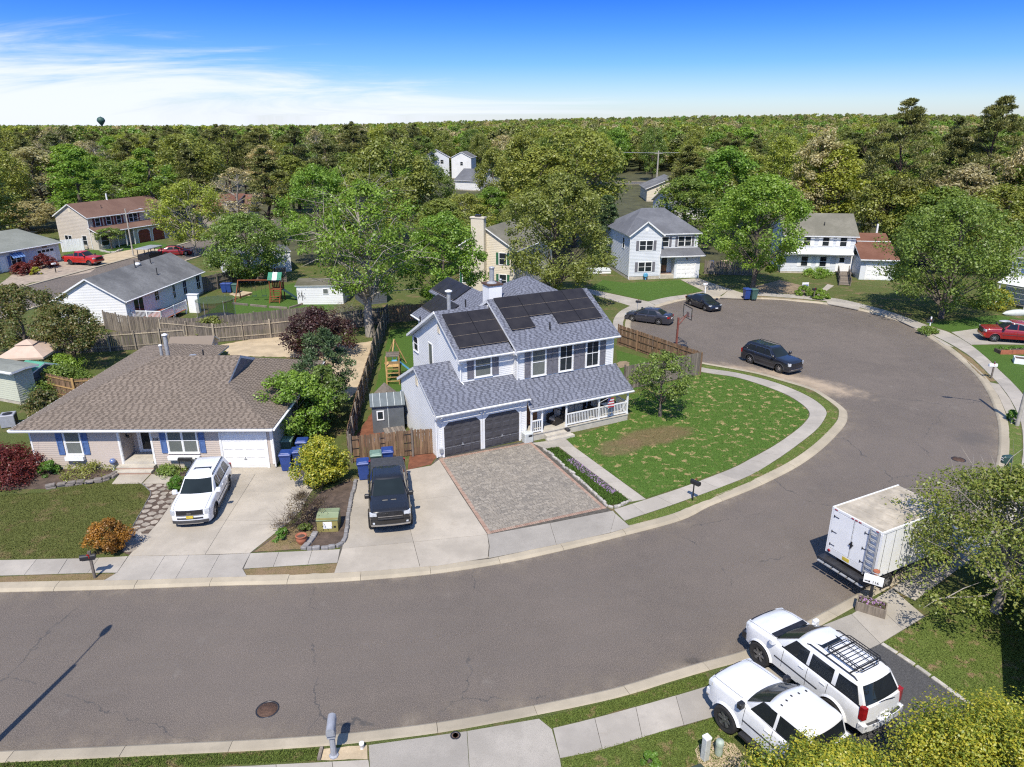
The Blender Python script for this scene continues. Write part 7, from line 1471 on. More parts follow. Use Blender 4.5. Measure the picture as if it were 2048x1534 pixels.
c4 = Car('sedan', 'black compact sedan facing the road below the grey house', 'car', sedan('p_black', 4.6, 1.78, bars=[('grille', 'black', 0.28, 0.46, 0.5, 0.04, False, None), ('headlight', 'lamp', 0.60, 0.72, 0.82, 0.02, False, 0.52), ('number_plate', 'trim', 0.38, 0.48, 0.16, 0.06, False, None), ('tail_lamp', 'tail', 0.72, 0.90, 0.82, 0.035, True, 0.45)])); c4.put((1409, 622), (1379, 611), -1, -0.12)
def pickup(paint_, L=5.9, W=2.03, r=0.42, lift=0.1, cabl=2.35, **k):
    g_ = lambda z: z + lift; L2 = L / 2; xb = L2 - 1.45 - cabl; z8 = g_(1.16)
    S = dict(paint=paint_, L=L, W=W, r=r, tw=0.29, gc=g_(0.36), axles=(L2 - 0.98, -L2 + 1.2), belt=z8, rim='rim_dark', spokes=6, clad=paint_, flare=0.05, sill=False, inset=-0.05, nose=0.07, facebow=0.1, top=[(L2, g_(0.48)), (L2 - 0.01, g_(0.9)), (L2 - 0.05, g_(1.10)), (L2 - 0.13, g_(1.16)), (L2 - 0.7, g_(1.21)), (L2 - 1.4, g_(1.25)), (0, g_(1.22)), (xb, g_(1.20)), (-L2 + 0.1, g_(1.18)), (-L2 + 0.02, g_(1.1)), (-L2, g_(0.6))],
        cab=dict(xf0=L2 - 1.26, xf1=L2 - 2.2, xr0=xb + 0.02, xr1=xb + 0.16, wb=W / 2 - 0.10, wt=W / 2 - 0.26, zb=z8, zt=g_(1.80), bow=0.15, side=[(L2 - 1.75, L2 - 2.62, L2 - 2.08, L2 - 2.62), (L2 - 2.72, xb + 0.22, L2 - 2.72, xb + 0.28)]),
        bars=[('grille', 'black', g_(0.74), g_(1.08), 0.60, 0.03, False, None), ('headlight', 'lamp', g_(0.92), g_(1.1), 0.96, 0.025, False, 0.64), ('bumper', 'chrome', g_(0.44), g_(0.52), 0.92, 0.07, False, None), ('bumper', paint_, g_(0.52), g_(0.72), 0.94, 0.06, False, None), ('tail_lamp', 'tail', g_(0.8), g_(1.12), 0.98, 0.02, True, 0.86), ('bumper', 'chrome', g_(0.48), g_(0.64), 0.92, 0.08, True, None)],
        seams=[L2 - 1.62, L2 - 2.67, xb + 0.1, xb - 0.02], handles=[L2 - 2.5, xb + 0.35], mirror='black')
    S.update(k); c = dict(S=S, xb=xb, z=g_(1.19)); return S, xb, g_
def bed_cover(car, xb, z, mat, closed=True):
    S = car.S; q = MB(); L2 = S['L'] / 2; w_ = S['W'] / 2 - 0.14
    if closed: q.bbox(-L2 + 0.1, xb - 0.03, -w_, w_, z - 0.05, z + 0.07, 0.04); q.build('bed_cover', M[mat], car.o)
    else: q.box(-L2 + 0.12, xb - 0.06, -w_ + 0.05, w_ - 0.05, z + 0.02, z + 0.045); q.build('truck_bed', M['black'], car.o)
S, xb, g_ = pickup('p_matte', lift=0.16, r=0.44)
c5 = Car('pickup_truck', 'lifted black pickup with hood scoop parked nose to the street', 'pickup', S); bed_cover(c5, xb, g_(1.2), 'cladding')
fa, fb_ = G(738, 1066), G(827, 1057); d = (fb_ - fa).normalized(); hd = Vector((d.y, -d.x, 0)); cc = (fa + fb_) / 2 - hd * (S['L'] / 2 - 0.5); c5.o.location = (cc.x, cc.y, 0.02); c5.o.rotation_euler = (0, 0, math.atan2(hd.y, hd.x))
for sd in (-1, 1): BB('hood_scoop', 'black', c5.o, 1.85, 2.0, min(sd * 0.05, sd * 0.36), max(sd * 0.05, sd * 0.36), g_(1.22), g_(1.285), 0.03); c5.bar('fog_lamp', 'lamp', g_(0.56), g_(0.64), 0.84, 0.075, False, 0.74) if sd > 0 else c5.bar('fog_lamp', 'lamp', g_(0.56), g_(0.64), -0.74, 0.075, False, -0.84)
for z in (0.8, 0.9, 1.0): c5.bar('grille_bar', 'chrome' if z == 0.9 else 'cladding', g_(z), g_(z + 0.03), 0.58, 0.04)
for k in range(7): BX('roof_rib', 'p_matte', c5.o, xb + 0.25, xb + 1.35, -0.6 + k * 0.2 - 0.012, -0.6 + k * 0.2 + 0.012, g_(1.86), g_(1.872))
S, xb, g_ = pickup('p_red', L=5.3, W=1.9, r=0.38, lift=0.02, cabl=2.15, rim='rim', inset=0.03, flare=0.03)
c6 = Car('pickup_truck', 'dark red pickup with silver wheels cut off by the right edge', 'pickup', S); c6.o.children[0].data.materials[0] = M['p_dred']; bed_cover(c6, xb, g_(1.2), 'black', False); c6.put((1986, 684), (2068, 690), 1)
for o in c6.o.children:
    if o.name.split('.')[0] in ('cabin', 'body', 'wheel_arch'): o.data.materials[0] = M['p_dred']
S, xb, g_ = pickup('p_red', L=5.35, W=1.9, r=0.4, lift=0.06, cabl=2.15, inset=0.03, flare=0.03)
c7 = Car('pickup_truck', 'bright red pickup in the driveway far left by the gravel yard', 'pickup', S); bed_cover(c7, xb, g_(1.2), 'black', False); c7.put((181, 532), (140, 530), -1)
c8 = Car('sedan', 'dark red car half hidden behind the roof of the white ranch', 'car', sedan('p_dred')); p = G(352, 510); c8.o.location = (p.x, p.y, 0.02); c8.o.rotation_euler = (0, 0, R(20))
# white lifted SUV with roof basket
c9 = Car('suv', 'lifted white SUV with black roof basket on the dark driveway', 'SUV', suv('p_white', 5.15, 2.04, 0.46, 0.24, rim='rim_dark', clad='p_white', flare=0.07, sill=False, inset=-0.07, tw=0.32, mirror='p_white',
    cab=dict(xf0=1.34, xf1=0.40, xr0=-2.47, xr1=-2.12, wb=0.93, wt=0.78, zb=1.36, zt=1.96, bow=0.16, side=[(0.72, -0.22, 0.38, -0.22), (-0.34, -1.22, -0.34, -1.2), (-1.38, -2.25, -1.36, -2.02)], rails=(0.0, -1.95), sunroof=(0.22, -0.42), rt0=0.06),
    bars=[('grille', 'black', 0.96, 1.2, 0.6, 0.03, False, None), ('headlight', 'lamp', 0.98, 1.22, 0.92, 0.03, False, 0.64), ('bumper', 'black', 0.55, 0.8, 0.95, 0.12, False, None), ('tail_lamp', 'tail', 0.95, 1.42, 0.96, 0.03, True, 0.80), ('bumper', 'p_white', 0.56, 0.8, 0.98, 0.10, True, None), ('bumper_pad', 'cladding', 0.78, 0.815, 0.8, 0.085, True, 0.3), ('number_plate', 'trim', 0.86, 0.98, 0.16, 0.03, True, None)]))
c9.put((1521, 1331), (1654, 1441), 1, 0.02)
bk = thing('roof_basket', 'black tubular roof basket on the lifted white SUV', 'roof rack', c9.o.location, c9.o.rotation_euler.z)
x0, x1, y0, zb = -0.55, -1.85, 0.52, 2.14
for z, e in ((zb, 0), (zb + 0.16, 0.03)): TB('rail', 'black', bk, [(x0 + e - 0.12, y0 + e, z), (x0 + e, y0 + e - 0.14, z), (x0 + e, -y0 - e + 0.14, z), (x0 + e - 0.12, -y0 - e, z), (x1 - e + 0.12, -y0 - e, z), (x1 - e, -y0 - e + 0.14, z), (x1 - e, y0 + e - 0.14, z), (x1 - e + 0.12, y0 + e, z), (x0 + e - 0.12, y0 + e, z)], 0.016, 6)
for k in range(9): x = x0 + (x1 - x0) * (k + 0.5) / 9; TB('slat', 'black', bk, [(x, -y0, zb), (x, y0, zb)], 0.012, 5)
for y in (-0.26, 0.26): TB('slat', 'black', bk, [(x0, y, zb - 0.02), (x1, y, zb - 0.02)], 0.014, 5)
for x in (x0 - 0.2, x1 + 0.2): TB('cross_bar', 'black', bk, [(x, -0.72, zb - 0.06), (x, 0.72, zb - 0.06)], 0.026, 6)
q = MB()
for k in range(12):
    for sd in (1, -1): x = x0 + (x1 - x0) * (k + 0.5) / 12; q.tube([(x, sd * y0, zb), (x + 0.05, sd * (y0 + 0.03), zb + 0.16)], 0.008, 4)
q.build('strut', M['black'], bk)['kind'] = 'stuff'
TB('wiper', 'black', c9.o, [(-2.60, -0.35, 1.42), (-2.56, 0.0, 1.46), (-2.56, 0.3, 1.5)], 0.014, 5)
W_ = Wall((-2.34, 0.5), (-2.34, -0.5)); o = text_obj('DAYDA', 0.10, 'white', c9.o, W_, 0.5, 1.80, 0.03, 0.004, 'sticker'); o.matrix_local = o.matrix_local @ Matrix.Rotation(R(-30), 4, 'X')
S, xb, g_ = pickup('p_white', L=5.6, W=2.04, r=0.47, lift=0.26, cabl=2.5, tw=0.33, inset=-0.09, flare=0.08)
c10 = Car('pickup_truck', 'lifted white pickup half covered by the yellow-green bush', 'pickup', S); bed_cover(c10, xb, g_(1.2), 'black'); hd9 = c9.o.rotation_euler.z + R(3)
d = Vector((math.cos(hd9), math.sin(hd9))); lf = Vector((-d.y, d.x)); F = G(1447, 1461); cc = Vector((F.x, F.y)) - d * S['axles'][0] - lf * (S['W'] / 2 + 0.02); c10.o.location = (cc.x, cc.y, 0.0); c10.o.rotation_euler = (0, 0, hd9)
for k in range(5): BB('roof_marker', 'black', c10.o, c10.S['cab']['xf1'] - 0.30 - 0.05 * abs(k - 2), c10.S['cab']['xf1'] - 0.22 - 0.05 * abs(k - 2), -0.56 + k * 0.28 - 0.025, -0.56 + k * 0.28 + 0.025, g_(1.84), g_(1.885), 0.012)
for sd in (1, -1): BX('running_board', 'black', c10.o, -0.9, 1.15, sd * 1.0, sd * 1.2, 0.5, 0.58)
for c in (c9, c10): L2 = c.S['L'] / 2; BX('cowl', 'black', c.o, c.S['cab']['xf0'] - 0.16, c.S['cab']['xf0'] + 0.06, -0.78, 0.78, c.S['belt'] + 0.055, c.S['belt'] + 0.085)
# box truck
M['box_top'] = plain('weathered_box_roof', (0.44, 0.385, 0.30), 0.85, 0.2, 1.2, fine=3)
ra_, rb_ = G(1652, 1098, 0.9), G(1747, 1155, 0.9); d = (ra_ - rb_).normalized(); hd = Vector((d.y, -d.x, 0)); 
if hd.x < 0: hd = -hd
cc = (ra_ + rb_) / 2
bt = thing('box_truck', 'white box truck with dirty roof, rear ladder and double doors', 'truck', (cc.x, cc.y, ROAD_Z + 0.01), math.atan2(hd.y, hd.x))
bw, bl, z0, z1 = 1.19, 4.3, 0.95, 3.12
BX('cargo_box', 'white', bt, 0.02, bl, -bw, bw, z0, z1); BX('roof_skin', 'box_top', bt, 0.05, bl - 0.03, -bw + 0.04, bw - 0.04, z1, z1 + 0.012)
q = MB()
for y in (-bw, bw): q.box(0.0, bl + 0.02, y - 0.035, y + 0.035, z1 - 0.06, z1 + 0.035); q.box(-0.012, 0.06, y - 0.05, y + 0.02 if y > 0 else y + 0.05, z0 - 0.02, z1 - 0.06)
q.box(-0.02, 0.05, -bw + 0.035, bw - 0.035, z1 - 0.07, z1 + 0.03); q.build('edge_rail', M['trim'], bt)['kind'] = 'stuff'
for a, b_ in ((-bw + 0.52, -0.06 + 0.1), (0.06, bw - 0.06)): q = MB(); q.box(-0.02, 0.02, a, b_, z0 + 0.28, z1 - 0.1); dr_ = q.build('rear_door', M['white'], bt)
for y, z in ((bw - 0.25, z1 - 0.35), (bw - 0.25, z0 + 0.45), (-bw + 0.62, z1 - 0.35), (-bw + 0.62, z0 + 0.45), (bw - 0.25, (z0 + z1) / 2), (-bw + 0.62, (z0 + z1) / 2)): q = MB(); q.box(-0.035, -0.02, y - 0.14, y + 0.1, z - 0.015, z + 0.015); q.box(-0.04, -0.02, y + 0.08, y + 0.11, z - 0.06, z + 0.06); q.build('hinge', M['dark_metal'], bt)
q = MB(); q.box(-0.06, -0.02, 0.0, 0.06, 1.75, 2.05); q.box(-0.08, -0.02, -0.06, 0.12, 1.88, 1.93); q.build('latch', M['black'], bt)
ld = MB()
for y in (-bw + 0.08, -bw + 0.46): ld.box(-0.10, -0.05, y - 0.025, y + 0.025, z0 - 0.02, z1 + 0.02)
lo = ld.build('ladder', M['grey_metal'], bt)
for k in range(8): BX('rung', 'grey_metal', lo, -0.12, -0.05, -bw + 0.1, -bw + 0.44, z0 + 0.15 + k * 0.26, z0 + 0.2 + k * 0.26)
for k in range(5): y = -0.36 + k * 0.18 if 0 < k < 4 else (-1.0 if k == 0 else 1.0); BX('marker_lamp', 'tail', bt, -0.035, -0.018, y - 0.06, y + 0.06, z1 - 0.05, z1 - 0.01)
for y in (-0.98, 1.02): LA('tail_lamp', 'tail', bt, [(0.07, 0), (0.07, 0.03), (0, 0.035)], 14, 0, Matrix.Translation((-0.02, y, z0 + 0.12)) @ Matrix.Rotation(R(-90), 4, 'Y'))
for k in range(7): x = 0.3 + k * 0.6; BX('panel_seam', 'chrome', bt, x - 0.012, x + 0.012, -bw - 0.004, bw + 0.004, z0 + 0.05, z1 - 0.06); BX('roof_bow', 'box_top', bt, x - 0.03, x + 0.03, -bw + 0.06, bw - 0.06, z1 + 0.005, z1 + 0.022)
BX('door_seam', 'black', bt, -0.024, -0.02, 0.075, 0.088, z0 + 0.28, z1 - 0.1); BX('sill_plate', 'trim', bt, -0.024, 0.0, -bw + 0.05, bw - 0.05, z0, z0 + 0.26)
BX('number_plate', 'plate', bt, -0.03, -0.02, 0.0, 0.34, z0 + 0.05, z0 + 0.22)
BX('step_bumper', 'dark_metal', bt, -0.45, -0.03, -bw - 0.02, bw + 0.02, 0.74, 0.82)
for k in range(6): BX('bumper_slat', 'grey_metal', bt, -0.58, -0.47, -bw + 0.06 + k * 0.39, -bw + 0.38 + k * 0.39, 0.66, 0.70)
BX('chassis', 'black', bt, 0.3, 6.3, -0.45, 0.45, 0.5, 0.94)
for x in (1.1, 5.35):
    for sd in (1, -1): add_wheel(bt, x, sd * (bw - 0.2), 0.4, sd, 0.4, 0.3, 'rim', 6)
cb_ = MB()
P_ = [(4.45, 0.55), (6.6, 0.55), (6.62, 0.95), (6.45, 1.28), (5.75, 1.45), (5.2, 2.25), (4.45, 2.3)]; n = len(P_)
cb_.add([(x, -0.98 + 0.12 * (z > 1.6), z) for x, z in P_] + [(x, 0.98 - 0.12 * (z > 1.6), z) for x, z in P_], [tuple(range(n)), tuple(range(2 * n - 1, n - 1, -1))] + [(i, n + i, n + (i + 1) % n, (i + 1) % n) for i in range(n)]); cb_.build('cab', M['p_white'], bt)
q = MB(); q.add([(5.72, -0.86, 1.52), (5.72, 0.86, 1.52), (5.26, 0.78, 2.2), (5.26, -0.78, 2.2)], [(0, 1, 2, 3)]); q.build('windscreen', M['screen_glass'], bt)
for sd in (1, -1): q = MB(); q.add([(5.5, sd * 0.985, 1.5), (4.75, sd * 0.985, 1.5), (4.75, sd * 0.88, 2.15), (5.15, sd * 0.88, 2.15)], [(0, 1, 2, 3) if sd < 0 else (3, 2, 1, 0)]); q.build('side_window', M['car_glass'], bt)
# dark utility trailer with a flat grey roof by the far street
p = G(303, 524); tr_ = thing('covered_trailer', 'black covered trailer with flat grey roof beyond the white ranch', 'trailer', (p.x, p.y, 0.0), math.atan2(dd.y, dd.x))
BX('body', 'black', tr_, -1.6, 1.6, -0.9, 0.9, 0.5, 1.3); BB('roof', 'grey_metal', tr_, -1.75, 1.75, -1.0, 1.0, 2.05, 2.2, 0.05)
for x in (-1.5, 0, 1.5):
    for y in (-0.85, 0.85): BX('post', 'black', tr_, x - 0.04, x + 0.04, y - 0.04, y + 0.04, 1.3, 2.05)
for x in (-0.9, 0.9):
    for sd in (1, -1): add_wheel(tr_, x, sd * 0.85, 0.33, sd, 0.33, 0.2, 'rim', 5)
# ================================================================== FENCES, BINS, MAILBOXES AND THE REST
PK = {}
def picket(h, w_, mat, top='dog'):
    k = (round(h, 2), w_, mat, top)
    if k not in PK:
        b = MB(); c = w_ * 0.28
        prof = [(-w_ / 2, 0), (w_ / 2, 0), (w_ / 2, h - c), (w_ / 2 - c, h), (-w_ / 2 + c, h), (-w_ / 2, h - c)] if top == 'dog' else [(-w_ / 2, 0), (w_ / 2, 0), (w_ / 2, h), (-w_ / 2, h)]
        n = len(prof); b.add([(x, -0.009, z) for x, z in prof] + [(x, 0.009, z) for x, z in prof], [tuple(range(n)), tuple(range(2 * n - 1, n - 1, -1))] + [(i, n + i, n + (i + 1) % n, (i + 1) % n) for i in range(n)]); PK[k] = b.mesh('picket', M[mat])
    return PK[k]
def fence(label, pts, h=1.75, mat='wood_grey', post='wood_grey', side=1, w_=0.14, gap=0.012, span=2.4, rails=(0.25, 0.9, 1.5), group=None, prail=True):
    """pickets on the right of travel for side=1, rails and posts on the other side"""
    P = [Vector((p[0], p[1])) for p in pts]; f = thing('fence', label, 'fence', (P[0].x, P[0].y, 0), 0, group); n = 0; rest = MB()
    for a, b in zip(P, P[1:]):
        d = (b - a); ln = d.length; d.normalize(); ang = math.atan2(d.y, d.x); nn = Vector((d.y, -d.x)) * side; a0 = a - P[0]; k = max(1, int(ln / (w_ + gap)))
        for i in range(k):
            c = a0 + d * ((i + 0.5) * ln / k); hh = h + rnd.choice((-0.02, 0, 0, 0.02)); n += 1
            if n <= 299: link('picket', picket(hh, w_, mat), f, (c.x, c.y, 0.03), (rnd.uniform(-.012, .012), rnd.uniform(-.012, .012), ang + rnd.uniform(-.02, .02)))
            else: rest.box(-w_ / 2, w_ / 2, -0.009, 0.009, 0.03, hh, 0, Matrix.Translation((c.x, c.y, 0)) @ Matrix.Rotation(ang, 4, 'Z'))
        for z in rails:
            q = MB(); q.box(0, ln, -0.02, 0.02, z, z + 0.085); o = a0 - nn * 0.032; q.build('rail', M[post if prail else mat], f, (o.x, o.y, 0), (0, 0, ang))
        m = max(1, round(ln / span))
        for i in range(m + 1):
            c = a0 + d * (ln * i / m) - nn * 0.10; q = MB(); q.bbox(-0.05, 0.05, -0.05, 0.05, 0, h + 0.04 + rnd.uniform(0, 0.1), 0.012); q.build('post', M[post], f, (c.x, c.y, 0), (0, 0, ang))
    if rest.v: tag(rest.build('picket', M[mat], f), kind='stuff')
    return f
fence('long brown picket fence between the tan house and the white house, posts facing right', [gp(762, 895 - 5), gp(790, 800), gp(800, 740)][:0] + [(-9.6, 37.6), (-10.4, 44.5), (-11.3, 54.5)], 1.8, 'wood_brown', 'wood_grey', -1)
fence('taller pale picket fence running back to the bare tree', [(-11.35, 54.6), (-12.4, 68.5)], 1.95, 'wood_grey', 'wood_grey', -1)
fence('brown fence beyond the side yard with pale rails', [(-12.4, 68.6), (-2.0, 72.5)], 1.7, 'wood_brown', 'wood_pale', 1)
fence('weathered back fence with pale rails behind the sandy yard', [(-32.5, 63.6), (-27.0, 62.0), (-22.4, 63.5), (-12.5, 68.3)], 1.7, 'wood_grey', 'wood_pale', -1, rails=(0.35, 1.35))
fence('weathered grey fence below the white ranch deck', [(-39.5, 66.6), (-36.0, 64.6), (-29.2, 63.9), (-20.2, 68.2)], 1.75, 'wood_grey', 'wood_grey', 1)
fence('weathered fence with pale rails behind the tan ranch', [(-42.0, 58.0), (-35.0, 59.2), (-29.2, 61.0)], 1.7, 'wood_grey', 'wood_pale', -1, rails=(0.35, 1.4))
cr_ = (14.95, 53.1)
fence('brown fence along the cul-de-sac with posts facing the yard', [(9.6, 61.4), cr_], 1.8, 'wood_brown', 'wood_brown', -1)
fence('plain weathered fence panel behind the lawn tree', [cr_, (8.4, 49.6)], 1.85, 'wood_grey', 'wood_grey', -1)
fence('short brown picket panels beside the pale green house', [(-34.0, 48.6), (-31.0, 47.2), (-29.6, 47.5), (-28.6, 49.6)], 1.7, 'wood_brown', 'wood_new', -1)
fence('old fence with a bin behind the grey house driveway', [(25.5, 93.6), (31.5, 92.6)], 1.8, 'wood_grey', 'wood_grey', 1)
fence('dark grey fence beside the white ranch bins', [(-36.5, 82.4), (-33.6, 88.5), (-28.4, 88.6)], 1.8, 'wood_grey', 'wood_grey', -1)
# gate beside the garage: two leaves, hinges, posts
gt = thing('gate', 'brown double picket gate between the garage and the long fence', 'gate', (-9.35, 37.45, 0), math.atan2(38.75 - 37.45, -4.45 + 9.35)); gl2 = math.hypot(4.9, 1.3)
k = int(gl2 / 0.15)
for i in range(k): link('picket', picket(1.62 + rnd.choice((-.03, 0, .03)), 0.14, 'wood_brown'), gt, ((i + 0.5) * gl2 / k, 0, 0.05), (0, rnd.uniform(-.01, .01), rnd.uniform(-.02, .02)))
for x in (0.0, 3.55): BB('post', 'wood_grey', gt, x - 0.06, x + 0.06, -0.14, -0.02, 0, 1.85, 0.02)
for z in (0.3, 1.4): BX('rail', 'wood_brown', gt, 0.05, gl2, 0.012, 0.055, z, z + 0.09)
for x0_, sg_ in ((0.06, 1), (3.5, -1)):
    for z in (0.35, 0.85, 1.4): q = MB(); q.box(min(x0_, x0_ + sg_ * 0.42), max(x0_, x0_ + sg_ * 0.42), -0.022, -0.01, z, z + 0.05); q.box(x0_ - 0.03, x0_ + 0.03, -0.04, -0.01, z - 0.05, z + 0.1); q.build('hinge', M['black'], gt)
for z in (1.0, 1.35): BX('latch', 'black', gt, 1.72, 1.95, -0.03, -0.01, z, z + 0.04)
# wheelie bins
M['bin_blue'] = plain('blue_bin', (0.022, 0.055, 0.22), 0.45, 0.12, 3); M['bin_green'] = plain('green_bin', (0.055, 0.115, 0.095), 0.5, 0.12, 3); M['bin_lidg'] = plain('pale_green_lid', (0.15, 0.235, 0.185), 0.5, 0.1, 3)
def bin_(label, x, y, rz, mat, lid=None, s=1.0, group=None, open_=0.0):
    t = thing('wheelie_bin', label, 'bin', (x, y, 0.015), rz, group); t.scale = (s, s, s)
    b = MB(); a, c = 0.23, 0.30; v = [(sx * w_, sy * w2, z) for z, w_, w2 in ((0.05, a, 0.25), (0.95, 0.29, 0.34)) for sx, sy in ((-1, -1), (1, -1), (1, 1), (-1, 1))]
    b.add(v, [(3, 2, 1, 0), (0, 1, 5, 4), (1, 2, 6, 5), (2, 3, 7, 6), (3, 0, 4, 7)]); b.box(-0.32, 0.32, -0.37, 0.37, 0.93, 0.99); b.box(-0.06, 0.06, -0.27, -0.262, 0.25, 0.5); b.build('body', M[mat], t)
    l = MB(); l.bbox(-0.33, 0.33, -0.40, 0.38, 0.0, 0.07, 0.05); l.bbox(-0.24, 0.24, -0.28, 0.25, 0.07, 0.10, 0.03); l.build('lid', M[lid or mat], t, (0, 0, 0.99), (R(open_), 0, 0)); h = MB(); h.tube([(-0.25, 0.36, 0.92), (-0.25, 0.44, 0.98), (0.25, 0.44, 0.98), (0.25, 0.36, 0.92)], 0.018, 6); h.build('handle', M[mat], t)
    for sx in (-1, 1): w_ = MB(); w_.lathe([(0.0, -0.03), (0.12, -0.03), (0.13, 0), (0.12, 0.03), (0.0, 0.03)], 14, 0, Matrix.Translation((sx * 0.29, 0.28, 0.12)) @ Matrix.Rotation(R(90), 4, 'Y')); w_.build('wheel', M['black'], t)
    return t
def bn(label, px, py, mat, lid=None, rz=0.0, s=1.05, **k): p = G(px, py); return bin_(label, p.x, p.y + 0.3, rz, mat, lid, s, **k)
bn('blue wheelie bin nearest the white garage door', 572, 944, 'bin_blue', rz=0.1); bn('blue wheelie bin half behind the golden shrub', 596, 938, 'bin_blue', rz=0.25); bn('blue wheelie bin at the back of the cluster by the tan wall', 604, 918, 'bin_blue', rz=0.1); bn('bin with pale green lid against the tan wall', 574, 915, 'bin_green', 'bin_lidg', 0.1)
bn('blue wheelie bin at the left front of the black pickup bed', 726, 962, 'bin_blue', rz=0.2); bn('bin with pale green lid between the two blue bins at the gate', 752, 945, 'bin_green', 'bin_lidg', 0.2); bn('blue wheelie bin with glossy lid behind the black pickup', 775, 938, 'bin_blue', rz=0.2)
bn('blue wheelie bin at the kerb under the bright maple', 1494, 599, 'bin_blue', rz=0.1, s=1.15); bn('green wheelie bin at the kerb under the bright maple', 1508, 600, 'bin_green', rz=0.1, s=1.15); bn('dark blue bin against the old fence by the garage', 1424, 541, 'bin_blue', s=1.15)
bn('blue bin left of the pair by the dark fence', 448, 586, 'bin_blue'); bn('blue bin right of the pair by the dark fence', 458, 586, 'bin_blue'); bn('green bin beside the two blue bins by the dark fence', 470, 587, 'bin_green')
# mailboxes
def mbox(label, x, y, rz, mat, post, h=1.05, L=0.52, flag=True, ps=0.05, number=None):
    t = thing('mailbox', label, 'mailbox', (x, y, 0), rz); b = MB(); b.bbox(-ps, ps, -ps, ps, 0, h + (0.0 if post != 'wood_grey' else 0.0), 0.01); b.build('post', M[post], t)
    q = MB(); n = 8; pr = [(-0.09, 0), (0.09, 0)] + [(0.09 * math.cos(math.pi * k / n), 0.13 + 0.09 * math.sin(math.pi * k / n)) for k in range(n + 1)]; m = len(pr); vs = [(x_, yy, h + z) for x_ in (-L * 0.35, L * 0.65) for yy, z in pr]; q.add(vs, [tuple(range(m))[::-1], tuple(range(m, 2 * m))] + [(i, (i + 1) % m, m + (i + 1) % m, m + i) for i in range(m)]); bx = q.build('box', M[mat], t)
    q = MB(); q.box(-L * 0.3, L * 0.55, -0.05, 0.05, h - 0.05, h - 0.002); q.build('bracket', M[post], t)
    if flag: q = MB(); q.box(0.0, 0.03, 0.092, 0.10, h + 0.08, h + 0.28); q.box(0.0, 0.1, 0.092, 0.10, h + 0.22, h + 0.28); q.build('flag', M['tail'], t)
    return t
p = G(190, 1156); t = mbox('black mailbox on a weathered wooden post at the left pavement', p.x, p.y, R(195), 'black', 'wood_grey', 0.98, 0.6); BB('post_top', 'wood_grey', t, -0.06, 0.06, -0.06, 0.06, 0.9, 1.35, 0.01)
p = G(1385, 1001); mbox('black mailbox on a thin black post at the curved pavement', p.x, p.y, R(-50), 'black', 'black', 1.0, 0.55, ps=0.03)
M['box_grey'] = plain('grey_plastic', (0.30, 0.31, 0.34), 0.5, 0.08, 4)
p = G(668, 1512); t = thing('mailbox', 'grey moulded plastic mailbox on a fluted grey post at the near kerb', 'mailbox', (p.x, p.y, 0), R(98))
LA('post', 'box_grey', t, [(0.15, 0), (0.15, 0.05), (0.095, 0.08), (0.085, 0.95)], 8, 0, None, False)
BB('bracket', 'box_grey', t, -0.16, 0.16, -0.13, 0.13, 0.85, 1.05, 0.02)
q = MB(); n = 8; pr = [(-0.13, 0), (0.13, 0)] + [(0.13 * math.cos(math.pi * k / n), 0.16 + 0.13 * math.sin(math.pi * k / n)) for k in range(n + 1)]; m = len(pr); q.add([(x_, yy, 1.03 + z) for x_ in (-0.24, 0.42) for yy, z in pr], [tuple(range(m))[::-1], tuple(range(m, 2 * m))] + [(i, (i + 1) % m, m + (i + 1) % m, m + i) for i in range(m)]); q.build('box', M['box_grey'], t)
BX('door', 'box_grey', t, -0.25, -0.235, -0.10, 0.10, 1.04, 1.22)
M['green_plastic'] = plain('dark_green_plastic', (0.03, 0.065, 0.06), 0.45, 0.12, 4)
p = G(2008, 954); t = thing('mailbox', 'dark green plastic mailbox on a thick green post at the right verge', 'mailbox', (p.x, p.y, 0), R(190)); BB('post', 'green_plastic', t, -0.1, 0.1, -0.1, 0.1, 0, 0.98, 0.03); BB('box', 'green_plastic', t, -0.2, 0.42, -0.16, 0.16, 0.92, 1.36, 0.09)
for z in (1.20, 1.08): BX('label_strip', 'white', t, 0.42, 0.426, -0.08, 0.08, z, z + 0.05)
p = G(1982, 757); t = mbox('white mailbox on a wooden post beside the right pavement', p.x, p.y, R(178), 'white', 'wood_grey', 1.0, 0.62); BB('post_top', 'wood_grey', t, -0.05, 0.05, -0.05, 0.05, 0.95, 1.4, 0.01)
p = G(1410, 587); mbox('small white mailbox on a white post behind the black compact sedan', p.x, p.y, R(200), 'white', 'white', 1.05); p = G(1274, 625); mbox('black mailbox on a grey post behind the dark grey sedan', p.x, p.y, R(-20), 'black', 'grey_metal', 1.1, 0.6, ps=0.03); p = G(1627, 599); mbox('small black mailbox between the two clipped shrubs', p.x, p.y, R(200), 'black', 'wood_grey', 1.1); p = G(1857, 664); t = mbox('dark mailbox on a white post under the broad maple', p.x, p.y, R(180), 'black', 'white', 1.0, 0.6); BB('post_top', 'white', t, -0.055, 0.055, -0.055, 0.055, 1.0, 1.5, 0.01)
p = G(112, 545); mbox('mailbox on a dark post at the gravel yard', p.x, p.y, R(250), 'white', 'black', 1.1)
